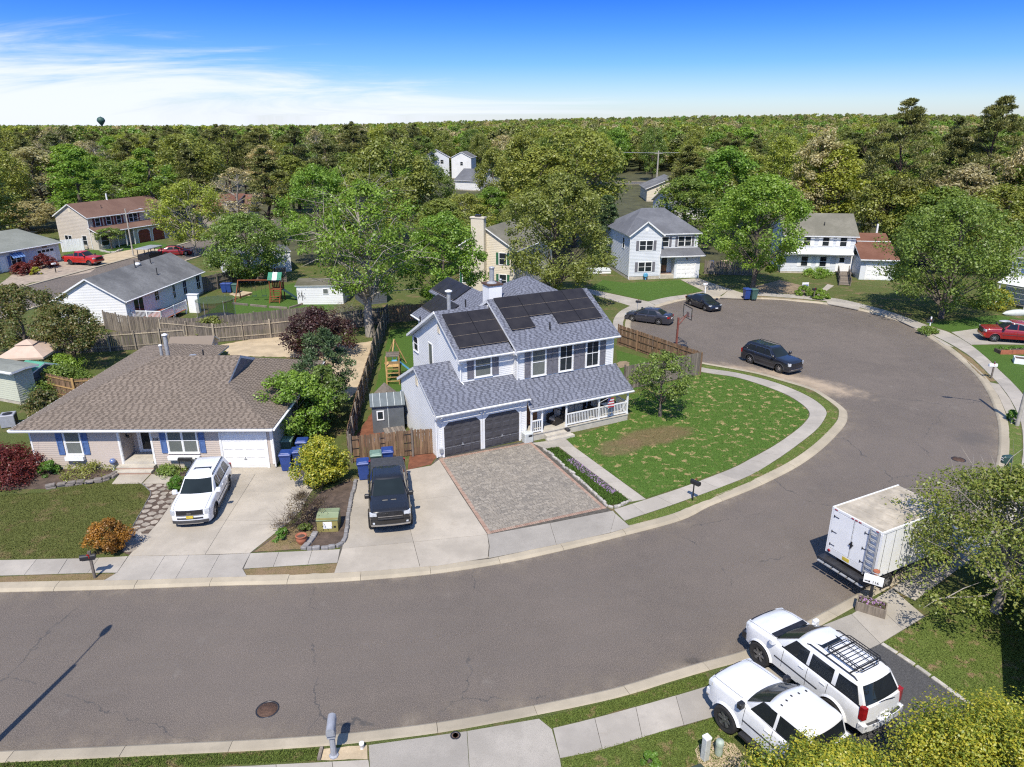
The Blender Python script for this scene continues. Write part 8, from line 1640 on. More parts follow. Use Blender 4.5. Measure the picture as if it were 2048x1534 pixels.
# the mailbox 116 with its planter and clay pot
p = G(1738, 1206); t = thing('mailbox', 'white mailbox numbered 116 standing behind the wooden planter', 'mailbox', (p.x, p.y, 0), R(60)); BB('post', 'dark_metal', t, -0.06, 0.06, -0.06, 0.06, 0, 1.0, 0.01)
q = MB(); n = 10; pr = [(-0.15, 0), (0.15, 0)] + [(0.15 * math.cos(math.pi * k / n), 0.17 + 0.15 * math.sin(math.pi * k / n)) for k in range(n + 1)]; m = len(pr); q.add([(x_, yy, 1.0 + z) for x_ in (-0.36, 0.36) for yy, z in pr], [tuple(range(m))[::-1], tuple(range(m, 2 * m))] + [(i, (i + 1) % m, m + (i + 1) % m, m + i) for i in range(m)]); bx = q.build('box', M['white'], t)
t.rotation_euler.z = R(146); W_ = Wall((-0.36, 0.152), (0.36, 0.152)); W_ = Wall((0.36, 0.152), (-0.36, 0.152)); text_obj('116', 0.17, 'black', t, W_, 0.45, 1.05, 0.004, 0.006); q = MB(); W_.box(q, 0.05, 0.24, 1.08, 1.11, 0.0, 0.01); W_.box(q, 0.2, 0.25, 1.06, 1.13, 0.0, 0.01); q.build('flag', M['black'], t)
M['clay'] = plain('terracotta', (0.34, 0.115, 0.06), 0.8, 0.15, 5); pp = p + Vector((0.28, 0.22, 0)); t = thing('clay_pot', 'small terracotta pot with white band on top of the 116 mailbox', 'pot', (p.x + 0.12, p.y + 0.12, 1.30)); LA('pot', 'clay', t, [(0.08, 0), (0.11, 0.12), (0.13, 0.13), (0.13, 0.19), (0.10, 0.19), (0.0, 0.17)], 14); LA('band', 'white', t, [(0.114, 0.08), (0.122, 0.12)], 14)
p = G(1741, 1222); t = thing('planter', 'wooden planter box of flowers at the kerb beside the 116 mailbox', 'planter', (p.x, p.y, 0), R(-32)); 
for x0_, x1_, y0_, y1_ in ((-0.55, 0.55, -0.3, -0.25), (-0.55, 0.55, 0.25, 0.3), (-0.55, -0.5, -0.25, 0.25), (0.5, 0.55, -0.25, 0.25)): BX('board', 'wood_grey', t, x0_, x1_, y0_, y1_, 0, 0.42)
BX('soil', 'mulch', t, -0.5, 0.5, -0.25, 0.25, 0.05, 0.34); v, f = leaves([(rnd.uniform(-.45, .45), rnd.uniform(-.2, .2), 0.42) for _ in range(24)], [0.12] * 24, 26, 0.09); link('flowers', np_mesh('flowers', v, f, LM['flower']), t)
# street lamps
def street_lamp(label, x, y, h, arm_dir, arm=1.9, mat='wood_lamp'):
    t = thing('street_lamp', label, 'street lamp', (x, y, 0), arm_dir); q = MB(); q.tube([(0, 0, -0.05), (0, 0, h)], [0.13, 0.09], 10); q.build('pole', M[mat], t); TB('arm', 'grey_metal', t, [(0.05, 0, h - 0.9), (arm * 0.35, 0, h - 0.35), (arm, 0, h - 0.1)], 0.03, 6)
    LA('lamp_head', 'grey_metal', t, [(0.02, -0.35), (0.12, -0.2), (0.15, 0.05), (0.10, 0.3), (0.03, 0.38)], 12, 0, Matrix.Translation((arm + 0.25, 0, h - 0.06)) @ Matrix.Rotation(R(90), 4, 'Y') @ Matrix.Scale(0.55, 4, (1, 0, 0))); return t
M['wood_lamp'] = plain('pale_lamp_post', (0.36, 0.335, 0.29), 0.8, 0.12, 3)
p = G(2034, 851); street_lamp('street lamp at the right edge, leaning its arm over the cul-de-sac', p.x, p.y, 7.0, R(168)); p = G(267, 512); street_lamp('pale street lamp standing before the beige house', p.x, p.y, 7.0, R(10)); street_lamp('street lamp at the near left kerb whose shadow falls on the road', -16.85, 15.85, 7.0, R(86), 1.7)
# basketball hoop
p = G(1352, 697, -0.1); M['rust_red'] = plain('rust_red_paint', (0.17, 0.05, 0.035), 0.7, 0.2, 6); t = thing('basketball_hoop', 'rust red basketball hoop with clear backboard at the kerb of the cul-de-sac', 'hoop', (p.x, p.y, -0.02), R(12))
BX('pole', 'rust_red', t, -0.07, 0.07, -0.07, 0.07, 0, 2.75); q = MB(); q.tube([(0, 0, 2.0), (0.75, 0, 2.9)], 0.05, 6); q.tube([(0, 0, 2.45), (0.75, 0, 3.0)], 0.03, 6); q.build('arm', M['rust_red'], t)
fr = MB()
for y0_, y1_, z0_, z1_ in ((-0.85, 0.85, 2.65, 2.71), (-0.85, 0.85, 3.68, 3.74), (-0.85, -0.79, 2.71, 3.68), (0.79, 0.85, 2.71, 3.68)): fr.box(0.8, 0.84, y0_, y1_, z0_, z1_)
bb_ = fr.build('backboard_frame', M['black'], t, None, (0, 0, 0)); BX('target_plate', 'rust_red', t, 0.85, 0.87, -0.26, 0.26, 2.75, 3.2); TB('rim', 'rust_red', t, [(1.12 + 0.23 * math.cos(a), 0.23 * math.sin(a), 2.85) for a in [6.283 * k / 16 for k in range(17)]], 0.012, 5, cap=False)
g = NG('clear_backboard'); g.b.inputs['Alpha'].default_value = 0.12; M['acrylic'] = g.done((0.6, 0.62, 0.62), 0.1); BX('backboard', 'acrylic', t, 0.81, 0.825, -0.79, 0.79, 2.71, 3.68); BB('base', 'black', t, -0.25, 1.0, -0.4, 0.4, 0.0, 0.18, 0.05)
# manholes and utility boxes
def manhole(label, x, y, z, r=0.36):
    t = thing('manhole_cover', label, 'manhole cover', (x, y, z)); LA('ring', 'dark_metal', t, [(r + 0.06, -0.03), (r + 0.06, 0.008), (r + 0.012, 0.012), (r + 0.01, -0.03)], 28); LA('cover', 'rust', t, [(r, -0.03), (r, 0.006), (0, 0.009)], 28)
    q = MB()
    for i in range(-4, 5):
        for j in range(-4, 5):
            if i * i + j * j < 19: q.box(i * r / 5 - 0.022, i * r / 5 + 0.022, j * r / 5 - 0.012, j * r / 5 + 0.012, 0.006, 0.014)
    q.build('tread', M['rust'], t)['kind'] = 'stuff'
p = G(535, 1419, ROAD_Z); manhole('rusty manhole cover in the near road with cracked tarmac ring', p.x, p.y, ROAD_Z + 0.004, 0.33); p = G(1917, 919, ROAD_Z); manhole('rusty manhole cover near the right kerb', p.x, p.y, ROAD_Z + 0.004, 0.33); p = G(911, 1472); manhole('small rusty cover set in the near apron', p.x, p.y, 0.024, 0.11)
M['util_green'] = plain('utility_green', (0.20, 0.24, 0.135), 0.55, 0.1, 3); M['util_olive'] = plain('utility_olive', (0.26, 0.225, 0.075), 0.55, 0.12, 3); M['dark_green'] = plain('dark_utility_green', (0.045, 0.060, 0.040), 0.5, 0.1, 3)
p = G(655, 1064); t = thing('utility_box', 'green utility box with yellowish front and white notice in the mulch bed', 'utility box', (p.x, p.y + 0.35, 0), R(4)); BX('body', 'util_olive', t, -0.5, 0.5, -0.36, 0.5, 0, 0.72); q = MB(); q.slab3([(-0.52, -0.4, 0.66), (0.52, -0.4, 0.66), (0.52, 0.05, 0.84), (-0.52, 0.05, 0.84)], 0.05); q.bbox(-0.52, 0.52, 0.05, 0.52, 0.66, 0.84, 0.03); q.build('lid', M['util_green'], t); BX('notice', 'white', t, -0.2, 0.22, -0.372, -0.362, 0.2, 0.56); BX('lock', 'black', t, 0.3, 0.4, -0.39, -0.362, 0.26, 0.34)
p = G(1372, 1560); t = thing('utility_box', 'large dark green utility box at the bottom edge', 'utility box', (5.1, 14.75, 0), R(22)); BX('body', 'dark_green', t, -0.75, 0.75, -0.75, 0.75, 0, 0.85); BB('lid', 'dark_green', t, -0.8, 0.8, -0.8, 0.8, 0.85, 0.97, 0.04); BX('seam', 'dark_green', t, -0.6, 0.6, -0.005, 0.005, 0.97, 0.985)
M['pale_grey'] = plain('pale_grey_plastic', (0.50, 0.52, 0.50), 0.6, 0.08, 4); M['pale_green'] = plain('pale_green_plastic', (0.34, 0.40, 0.34), 0.6, 0.08, 4)
p = G(1409, 1518); t = thing('pedestal', 'square white utility pedestal on the grass by the pickup', 'utility pedestal', (p.x, p.y, 0), R(28)); BB('body', 'pale_grey', t, -0.1, 0.1, -0.1, 0.1, 0, 0.85, 0.015); BB('cap', 'white', t, -0.115, 0.115, -0.115, 0.115, 0.85, 0.92, 0.02)
p = G(1437, 1508); t = thing('pedestal', 'round pale green utility pedestal beside the square one', 'utility pedestal', (p.x, p.y, 0)); LA('body', 'pale_green', t, [(0.12, 0), (0.12, 0.38)], 18); LA('cap', 'pale_green', t, [(0.13, 0.38), (0.13, 0.5), (0.11, 0.55), (0, 0.57)], 18)
p = G(724, 1497); t = thing('drain_pipe', 'short white pipe stub in the bare verge', 'pipe', (p.x, p.y, 0)); LA('pipe', 'white', t, [(0.06, 0), (0.06, 0.16), (0.08, 0.17), (0.08, 0.24), (0.05, 0.24), (0.05, 0.12), (0, 0.12)], 14)
p0_, p1_ = G(644, 1497), G(638, 1521); t = thing('timber_edging', 'short timber edging between grass and bare verge', 'edging', (p0_.x, p0_.y, 0), math.atan2(p1_.y - p0_.y, p1_.x - p0_.x)); BX('beam', 'wood_grey', t, 0, (p1_ - p0_).length, -0.05, 0.05, 0, 0.1)
# clay pot, flower bed stones, retaining stones, garden things
p = G(604, 1087); t = thing('clay_pot', 'large terracotta pot beside the grey stone edging', 'pot', (p.x, p.y, 0)); LA('pot', 'clay', t, [(0.14, 0), (0.25, 0.2), (0.26, 0.3), (0.22, 0.38), (0.27, 0.42), (0.27, 0.46), (0.22, 0.46), (0.2, 0.36), (0, 0.34)], 18); LA('soil', 'mulch', t, [(0.2, 0.385), (0, 0.39)], 14)
M['block'] = plain('grey_edging_block', (0.24, 0.23, 0.225), 0.9, 0.2, 4, fine=22, isl=0.12); M['stone'] = plain('pale_edging_stone', (0.42, 0.39, 0.345), 0.9, 0.2, 5, fine=22, isl=0.15); M['slate'] = plain('stacked_slate', (0.20, 0.175, 0.155), 0.9, 0.25, 5, fine=20, isl=0.2)
def edging(label, px, step, size, mat, world=False, rag=0.0, rows=1, name='stone_edging'):
    pl_ = crom(px if world else PX(px), step); t = thing(name, label, 'edging', (pl_[0].x, pl_[0].y, 0))
    for r_ in range(rows):
        for i in range(len(pl_) - 1):
            a, b = pl_[i], pl_[i + 1]; c = (a + b) / 2 - pl_[0]; d = b - a; lx = d.length * rnd.uniform(0.86, 0.97); q = MB(); hh = size[1] * rnd.uniform(1 - rag, 1 + rag); q.bbox(-lx / 2, lx / 2, -size[0] / 2 * rnd.uniform(1 - rag, 1), size[0] / 2 * rnd.uniform(1 - rag, 1), 0, hh, min(0.03, hh * 0.3)); q.build('stone', M[mat], t, (c.x + rnd.uniform(-rag, rag) * 0.15, c.y + rnd.uniform(-rag, rag) * 0.15, r_ * size[1] * 0.95), (0, 0, math.atan2(d.y, d.x) + rnd.uniform(-rag, rag) * 0.4))
    return t
edging('grey block edging curving round the mulch bed by the truck driveway', [(712, 962), (703, 1000), (697, 1030), (692, 1075), (684, 1089), (665, 1096), (614, 1100)], 0.34, (0.2, 0.16), 'block', rag=0.12); edging('straight grey block edging left of the mulch bed', [(606, 1100), (622, 1082), (634, 1062)], 0.42, (0.3, 0.14), 'block', rag=0.06)
edging('pale stone edging along the flower bed by the pavers', [(1088, 898), (1120, 926), (1180, 979), (1218, 1014), (1242, 1011), (1262, 1001)], 0.24, (0.17, 0.12), 'stone', rag=0.3)
edging('low wall of stacked slate before the tan house', [(92, 979), (130, 972), (170, 967), (210, 962), (236, 946)], 0.42, (0.34, 0.12), 'slate', rag=0.4, rows=2, name='slate_wall'); edging('thin dark edging between lawn and stepping stones', [(284, 968), (302, 986), (288, 1014), (264, 1058), (246, 1092)], 0.5, (0.04, 0.06), 'block', rag=0.1)
edging('pale kerb stones along the dark driveway', [(1762, 1287), (1830, 1331), (1895, 1377), (1960, 1425)], 0.6, (0.16, 0.06), 'stone', rag=0.05); edging('timber edging round the play lawn', [(462, 608), (585, 618), (606, 602)], 2.4, (0.15, 0.22), 'wood_grey', rag=0.02, name='timber_edging'); edging('timber edging beside the play sand', [(445, 607), (500, 590), (505, 586)], 2.4, (0.15, 0.2), 'wood_brown', rag=0.02, name='timber_edging'); edging('stone ring of the small tree on the beige house lawn', [(200, 502), (225, 506), (246, 500)], 0.6, (0.3, 0.25), 'stone', rag=0.2)
M['ball_blue'] = plain('gazing_ball_blue', (0.14, 0.19, 0.36), 0.15, 0.3, 14, spec=0.8); p = G(229, 940); t = thing('gazing_ball', 'blue gazing ball on a white stand by the tan steps', 'garden ornament', (p.x, p.y, 0)); LA('stand', 'white', t, [(0.12, 0), (0.06, 0.06), (0.05, 0.35), (0.1, 0.4)], 12); LA('ball', 'ball_blue', t, [(0.17 * math.cos(a), 0.56 + 0.17 * math.sin(a)) for a in [R(-90 + 15 * k) for k in range(13)]], 18)
p = G(372, 946); t = thing('potted_plants', 'black wire planter stand under the big window', 'planter', (p.x, p.y + 0.15, 0)); q = MB(); q.tube([(-0.35, 0, 0.75), (0.35, 0, 0.75)], 0.02, 5); q.tube([(-0.35, 0, 0), (-0.35, 0, 0.9)], 0.02, 5); q.tube([(0.35, 0, 0), (0.35, 0, 0.9)], 0.02, 5); q.box(-0.38, 0.38, -0.1, 0.1, 0.7, 0.86); q.build('stand', M['black'], t)
# electric box at the porch corner, porch furniture, flag
p = HO + Vector((0, 0, 0)); hl = lambda u, v, z=0.0: (HO.x + eu.x * u + ev.x * v, HO.y + eu.y * u + ev.y * v, z)
t = thing('air_conditioner', 'small white cabinet with dark vent at the corner of the porch', 'cabinet', hl(5.85, -0.35, 0.02), HA); BB('body', 'pale_grey', t, -0.3, 0.3, -0.22, 0.25, 0, 0.62, 0.04); BX('vent', 'black', t, -0.05, 0.22, -0.232, -0.222, 0.38, 0.5)
M['wicker'] = plain('dark_wicker', (0.022, 0.018, 0.016), 0.8, 0.3, 10, fine=30); M['cushion'] = plain('beige_cushion', (0.42, 0.37, 0.31), 0.9, 0.1, 4)
def seat(label, u, v, w_, rz, cat):
    t = thing('wicker_' + cat, label, cat, hl(u, v, 0.48), HA + rz); q = MB(); q.box(-w_ / 2, w_ / 2, -0.38, 0.38, 0.05, 0.3); q.box(-w_ / 2, w_ / 2, 0.28, 0.38, 0.3, 0.85); q.box(-w_ / 2, -w_ / 2 + 0.12, -0.38, 0.28, 0.3, 0.6); q.box(w_ / 2 - 0.12, w_ / 2, -0.38, 0.28, 0.3, 0.6); q.build('frame', M['wicker'], t); n = max(1, round(w_ / 0.75))
    for k in range(n): c = (w_ - 0.28) / n; a = -w_ / 2 + 0.14 + k * c; BB('cushion', 'cushion', t, a + 0.01, a + c - 0.01, -0.36, 0.16, 0.3, 0.46, 0.04); BB('cushion', 'cushion', t, a + 0.01, a + c - 0.01, 0.14, 0.27, 0.44, 0.88, 0.04)
seat('dark wicker armchair with beige cushion at the porch entrance', 8.3, 0.45, 0.8, R(-70), 'armchair'); seat('dark wicker sofa with beige cushions on the porch', 9.9, 0.5, 1.6, 0, 'sofa'); seat('dark wicker armchair at the far end of the porch', 11.5, 0.55, 0.8, R(10), 'armchair')
t = thing('flag_pole', 'small striped flag on a slanted pole at the porch post', 'flag', hl(11.1, -0.45, 1.7), HA); TB('pole', 'white', t, [(0, 0, 0), (0.25, -0.55, 0.45)], 0.015, 5); fm = [plain('flag_red', (0.42, 0.03, 0.04), 0.8), M['white'], plain('flag_blue', (0.03, 0.05, 0.2), 0.8)]; q = MB()
for k in range(7): q.slab3([(0.25, -0.55, 0.42 - 0.09 * k), (0.85, -0.35 - 0.012 * k, 0.32 - 0.09 * k), (0.85, -0.35 - 0.012 * k, 0.23 - 0.09 * k), (0.25, -0.55, 0.33 - 0.09 * k)], 0.008, k % 2)
q.slab3([(0.248, -0.558, 0.42), (0.5, -0.475, 0.38), (0.5, -0.475, 0.06), (0.248, -0.558, 0.1)], 0.004, 2); q.build('cloth', fm, t); q = MB(); q.bbox(-0.12, 0.12, -0.2, 0.2, 0, 0.14, 0.03); t = thing('garden_lantern', 'small dark lantern on the porch step', 'lantern', hl(8.6, -0.6, 0.31), HA); q.build('body', M['dark_metal'], t)
# side yard of the white house: grey shed, playhouse, swing set, wood tables
M['shed_grey'] = plain('grey_shed', (0.105, 0.115, 0.125), 0.6, 0.1, 2); M['shed_roof'] = plain('grey_shed_roof', (0.13, 0.15, 0.155), 0.6, 0.1, 2)
t = thing('garden_shed', 'dark grey plastic shed with small white window beside the garage', 'shed', (-8.05, 42.6, 0), R(12)); BX('wall', 'shed_grey', t, -1.0, 1.0, -0.75, 0.75, 0, 1.9)
q = MB(); q.slab3([(-1.1, -0.9, 1.86), (1.1, -0.9, 1.86), (1.1, 0.25, 2.35), (-1.1, 0.25, 2.35)], 0.06); q.slab3([(1.1, 0.95, 1.95), (-1.1, 0.95, 1.95), (-1.1, 0.25, 2.35), (1.1, 0.25, 2.35)], 0.06); rf_ = q.build('roof', M['shed_roof'], t)
for k in range(5): x = -0.9 + k * 0.45; SB('seam', 'pale_grey', rf_, [(x - 0.015, -0.9, 1.875), (x + 0.015, -0.9, 1.875), (x + 0.015, 0.25, 2.365), (x - 0.015, 0.25, 2.365)], 0.02)
W_ = Wall((-1.0, -0.75), (1.0, -0.75)); window(t, W_, 0.35, 0.95, 0.32, 0.5, rail=False, sill=False); BX('seam', 'pale_grey', t, -0.02, 0.02, -0.762, -0.751, 0.1, 1.8)
t = thing('playhouse', 'small weathered playhouse with peaked roof behind the grey shed', 'playhouse', (-8.6, 45.3, 0), R(15)); q = MB(); q.box(-0.7, 0.7, -0.7, 0.7, 0, 1.1); q.add([(-0.7, -0.705, 1.1), (0.7, -0.705, 1.1), (0, -0.705, 1.75)], [(0, 1, 2)]); q.build('wall', M['shed_grey'], t); q = MB(); q.slab3([(-0.95, 0.9, 0.95), (-0.95, -0.9, 0.95), (0, -0.9, 1.85), (0, 0.9, 1.85)], 0.05); q.slab3([(0.95, -0.9, 0.95), (0.95, 0.9, 0.95), (0, 0.9, 1.85), (0, -0.9, 1.85)], 0.05); q.build('roof', M['wood_grey'], t); BX('window', 'white', t, -0.2, 0.2, -0.72, -0.706, 1.05, 1.4)
for lb, x, y, rz, sx, sy, h_ in (('weathered wooden table top leaning by the grey shed', -7.3, 40.5, 0.35, 1.3, 1.0, 0.75), ('weathered wooden table behind the gate with a tarp on it', -8.0, 39.3, 0.3, 1.5, 0.9, 0.7)):
    t = thing('wooden_table', lb, 'table', (x, y, 0), rz); n = int(sx / 0.15)
    for k in range(n): BX('board', 'wood_grey', t, -sx / 2 + k * sx / n + 0.006, -sx / 2 + (k + 1) * sx / n - 0.006, -sy / 2, sy / 2, h_ - 0.04, h_)
    for a in (-1, 1):
        for b_ in (-1, 1): CB('leg', 'wood_grey', t, (a * sx * 0.42, b_ * sy * 0.4, (h_ - 0.04) / 2), (0.08, 0.08, h_ - 0.04))
M['tarp'] = plain('navy_tarp', (0.07, 0.08, 0.13), 0.6, 0.2, 5); t = thing('tarp', 'crumpled navy tarp lying on the weathered table', 'tarp', (-8.05, 39.2, 0.70), 0.3); q = MB(); gx = [[(i * 0.12 - 0.42, j * 0.12 - 0.2, 0.02 + 0.09 * noise.noise(Vector((i * 0.6, j * 0.6, 3))) + 0.08 * max(0, 1 - ((i - 3.5) / 3.5) ** 2 - ((j - 1.5) / 2) ** 2)) for i in range(8)] for j in range(5)]; q.add([p_ for r_ in gx for p_ in r_], [(j * 8 + i, j * 8 + i + 1, j * 8 + i + 9, j * 8 + i + 8) for j in range(4) for i in range(7)], 0, True); q.build('sheet', M['tarp'], t)
t = thing('plywood_sheet', 'orange brown board leaning on the garage wall', 'board', (-5.1, 39.5, 0.0), HA); SB('sheet', 'wood_new', t, [(-0.45, -0.25, 0), (0.3, -0.3, 0), (0.25, 0.0, 0.75), (-0.2, 0.05, 0.85)], 0.03)
t = thing('swing_set', 'wooden climbing frame and swing in the narrow side yard', 'swing set', (-9.2, 52.2, 0), R(97))
for x in (-1.0, 0.3):
    for y in (-0.5, 0.5): CB('post', 'wood_new', t, (x, y, 1.05), (0.09, 0.09, 2.1))
BX('platform', 'wood_new', t, -1.0, 0.3, -0.5, 0.5, 1.25, 1.3)
for k in range(4): BX('rung', 'wood_new', t, -1.1 - 0.12 * (3 - k), -1.02 - 0.12 * (3 - k), -0.45, 0.45, 0.25 + 0.28 * k, 0.30 + 0.28 * k)
for y in (-0.47, 0.47): TB('stringer', 'wood_new', t, [(-1.5, y, 0), (-1.0, y, 1.3)], 0.045, 4, smooth=False)
for k in range(6): BX('slat', 'wood_grey', t, -0.95 + k * 0.22, -0.85 + k * 0.22, -0.5, 0.5, 2.05, 2.1)
TB('beam', 'wood_new', t, [(0.3, 0, 2.1), (3.6, 0, 2.1)], 0.06, 6); TB('post', 'wood_new', t, [(3.6, 0, 2.1), (3.7, 0.9, 0)], 0.05, 5); TB('post', 'wood_new', t, [(3.6, 0, 2.1), (3.7, -0.9, 0)], 0.05, 5)
M['play_blue'] = plain('play_blue', (0.10, 0.33, 0.52), 0.4, 0.1, 3); SB('slide', 'play_blue', t, [(-0.1, -0.5, 1.28), (0.25, -0.5, 1.28), (0.35, -1.6, 0.25), (0.0, -1.6, 0.25)], 0.05); q = MB(); q.bbox(2.1, 2.5, -0.25, 0.25, 0.35, 0.75, 0.08); q.tube([(2.3, -0.2, 0.7), (2.3, 0, 2.1)], 0.012, 4); q.tube([(2.3, 0.2, 0.7), (2.3, 0, 2.1)], 0.012, 4); q.build('swing_seat', M['play_blue'], t)
t = thing('turtle_sandbox', 'blue lidded water table by the garage eave', 'toy', (-7.6, 48.4, 0)); q = MB(); q.lathe([(0.45, 0.0), (0.5, 0.35), (0.55, 0.4), (0.4, 0.5), (0, 0.55)], 14); q.build('tub', plain('toy_blue', (0.12, 0.2, 0.33), 0.5), t)
# trampoline, play tower, sheds, gazebo and the rest of the back yards
t = thing('trampoline', 'round trampoline with dark net and green canopy', 'trampoline', (-29.2, 68.3, 0)); r_ = 1.75
LA('mat', 'black', t, [(r_ - 0.2, 0.72), (0, 0.70)], 28); q = MB(); q.lathe([(r_ - 0.22, 0.73), (r_ - 0.2, 0.77), (r_ + 0.02, 0.76), (r_ + 0.03, 0.68)], 28); q.build('edge_pad', plain('pad_blue_grey', (0.06, 0.07, 0.085), 0.6), t)
for k in range(6): a = 6.283 * k / 6 + 0.3; x, y = r_ * math.cos(a), r_ * math.sin(a); TB('pole', 'grey_metal', t, [(x, y, 0), (x, y, 2.6)], 0.025, 6); TB('leg', 'grey_metal', t, [(x, y, 0.02), (x * 0.8, y * 0.8, 0.02), (x * 0.8, y * 0.8, 0.7)], 0.025, 6)
def net_mat(name, c, a):
    g = NG(name); g.b.inputs['Alpha'].default_value = a; return g.done(c, 0.9)
q = MB(); q.lathe([(r_ - 0.05, 0.75), (r_ - 0.05, 2.5)], 32); q.f = q.f[:32]; q.m = q.m[:32]; q.sm = q.sm[:32]; q.build('net', net_mat('dark_net', (0.02, 0.02, 0.02), 0.32), t); q = MB(); q.lathe([(r_ + 0.05, 2.5), (r_ * 0.7, 2.6), (0, 2.65)], 28); q.f = q.f[:-1]; q.m = q.m[:-1]; q.sm = q.sm[:-1]; q.build('canopy', net_mat('green_net', (0.05, 0.085, 0.03), 0.6), t)
t = thing('play_tower', 'stained wooden play tower with green and white canopy and swings', 'play set', (-26.4, 78.6, 0), R(2))
for x in (-0.6, 0.6):
    for y in (-0.6, 0.6): CB('post', 'wood_red', t, (x, y, 1.3), (0.1, 0.1, 2.6))
BX('platform', 'wood_red', t, -0.65, 0.65, -0.65, 0.65, 1.3, 1.38)
for k in range(5): BX('rung', 'wood_red', t, -0.5, 0.5, -0.95 - 0.12 * (4 - k), -0.8 - 0.12 * (4 - k), 0.2 + 0.24 * k, 0.26 + 0.24 * k)
for x in (-0.55, 0.55): TB('stringer', 'wood_red', t, [(x, -1.5, 0), (x, -0.65, 1.35)], 0.05, 4, smooth=False)
for k in range(7): BX('slat', 'wood_red', t, -0.62 + k * 0.18, -0.5 + k * 0.18, 0.55, 0.58, 1.4, 2.0)
cm = [plain('canopy_green', (0.03, 0.2, 0.12), 0.7), M['white']]
q = MB()
for k, (a, b_, mi) in enumerate(((-0.75, -0.25, 0), (-0.25, 0.25, 1), (0.25, 0.75, 0))):
    q.slab3([(a, -0.75, 2.45), (b_, -0.75, 2.45), (b_, 0, 3.2), (a, 0, 3.2)], 0.03, mi); q.slab3([(b_, 0.75, 2.45), (a, 0.75, 2.45), (a, 0, 3.2), (b_, 0, 3.2)], 0.03, mi)
q.build('canopy', cm, t); TB('beam', 'wood_red', t, [(-0.6, 0, 2.3), (-4.2, 0, 2.3)], 0.09, 6)
for y in (-1.0, 1.0): TB('post', 'wood_red', t, [(-4.2, 0, 2.35), (-4.5, y, 0)], 0.06, 5)
for x in (-1.5, -2.6): q = MB(); q.box(x - 0.25, x + 0.25, -0.12, 0.12, 0.5, 0.54); q.tube([(x - 0.22, 0, 0.5), (x - 0.22, 0, 2.3)], 0.014, 4); q.tube([(x + 0.22, 0, 0.5), (x + 0.22, 0, 2.3)], 0.014, 4); q.build('swing', M['green_plastic'], t)
SB('slide', 'green_plastic', t, [(0.6, -0.3, 1.35), (0.6, 0.3, 1.35), (2.2, 0.3, 0.2), (2.2, -0.3, 0.2)][::-1], 0.05)
def shed(label, x, y, rz, w_, d_, h, sl, wall, rf, door=None, name='shed'):
    t = thing(name, label, 'shed', (x, y, 0), rz); ws = [Wall((0, 0), (w_, 0)), Wall((w_, 0), (w_, d_)), Wall((w_, d_), (0, d_)), Wall((0, d_), (0, 0))]
    for i, W_ in enumerate(ws): siding(t, W_, [(0, 0), (W_.len, 0), (W_.len, h)] + ([(W_.len / 2, h + sl * d_ / 2)] if i % 2 else []) + [(0, h)], M[wall], 0.2, 0.014)
    e = 0.15; zr_ = h + sl * d_ / 2 + 0.06; ze = h - sl * e + 0.06; roof(t, [[(-e, -e, ze), (w_ + e, -e, ze), (w_ + e, d_ / 2, zr_), (-e, d_ / 2, zr_)], [(w_ + e, d_ + e, ze), (-e, d_ + e, ze), (-e, d_ / 2, zr_), (w_ + e, d_ / 2, zr_)]], rf, thick=0.1)
    return t, ws
M['moss_roof'] = far_roof('mossy_roof', (0.10, 0.095, 0.06), (0.17, 0.155, 0.11)); M['shed_slate'] = plain('slate_blue_siding', (0.095, 0.105, 0.12), 0.7, 0.1, 2); M['tarp_green'] = plain('green_tarp', (0.09, 0.30, 0.20), 0.6, 0.1, 2)
t, ws = shed('long white shed with dark paint drips and mossy roof', -23.6, 76.6, 0.03, 5.0, 3.4, 2.1, 0.25, 'sid_white', 'moss_roof')
q = MB()
for k in range(26): a = rnd.uniform(0.05, 1.1); z = rnd.uniform(0.7, 1.8); ws[0].box(q, a, a + 0.03 + rnd.random() * 0.04, z - rnd.uniform(0.08, 0.3), z, 0.013, 0.019)
tag(q.build('paint_drips', M['black'], t), kind='stuff'); window(t, ws[0], 2.9, 1.2, 0.5, 0.5, rail=False, sill=False, gl='glass_light')
t, ws = shed('slate blue shed with mossy roof right of the bare tree', -16.2, 76.2, 0.5, 2.6, 3.4, 2.2, 0.5, 'shed_slate', 'moss_roof')
t, ws = shed('small brown roofed shed behind the tan house with white framed end', -27.9, 55.2, 0.12, 3.2, 2.4, 1.5, 0.5, 'sid_tan', 'sh_tan'); window(t, ws[1], 0.5, 0.4, 1.3, 0.8, rail=False, sill=False, mull=1)
t, ws = shed('green roofed lean-to shed beside the pale green house', -35.9, 48.6, -0.35, 1.6, 2.0, 1.9, 0.4, 'shed_slate', 'tarp_green')
t, ws = shed('white outbuilding with flat roof behind the ranch, dish on its roof', -37.5, 92.0, 0.45, 8.5, 6, 2.7, 0.06, 'sid_white', 'roof_slate', name='outbuilding'); d_ = MB(); d_.lathe([(0.4, 0.1), (0.2, 0.02), (0, 0)], 14, 0, Matrix.Translation((0.8, -0.4, 3.2)) @ Matrix.Rotation(R(65), 4, 'X')); d_.tube([(0.8, -0.2, 2.6), (0.8, -0.3, 3.2)], 0.03, 5); d_.build('satellite_dish', M['cladding'], t)
M['canvas'] = plain('tan_canvas', (0.52, 0.39, 0.30), 0.85, 0.06, 2); t = thing('gazebo', 'tan canvas gazebo with two tier roof at the left', 'gazebo', (-37.2, 52.3, 0), 0.15); q = MB(); a, b_ = 1.7, 0.5
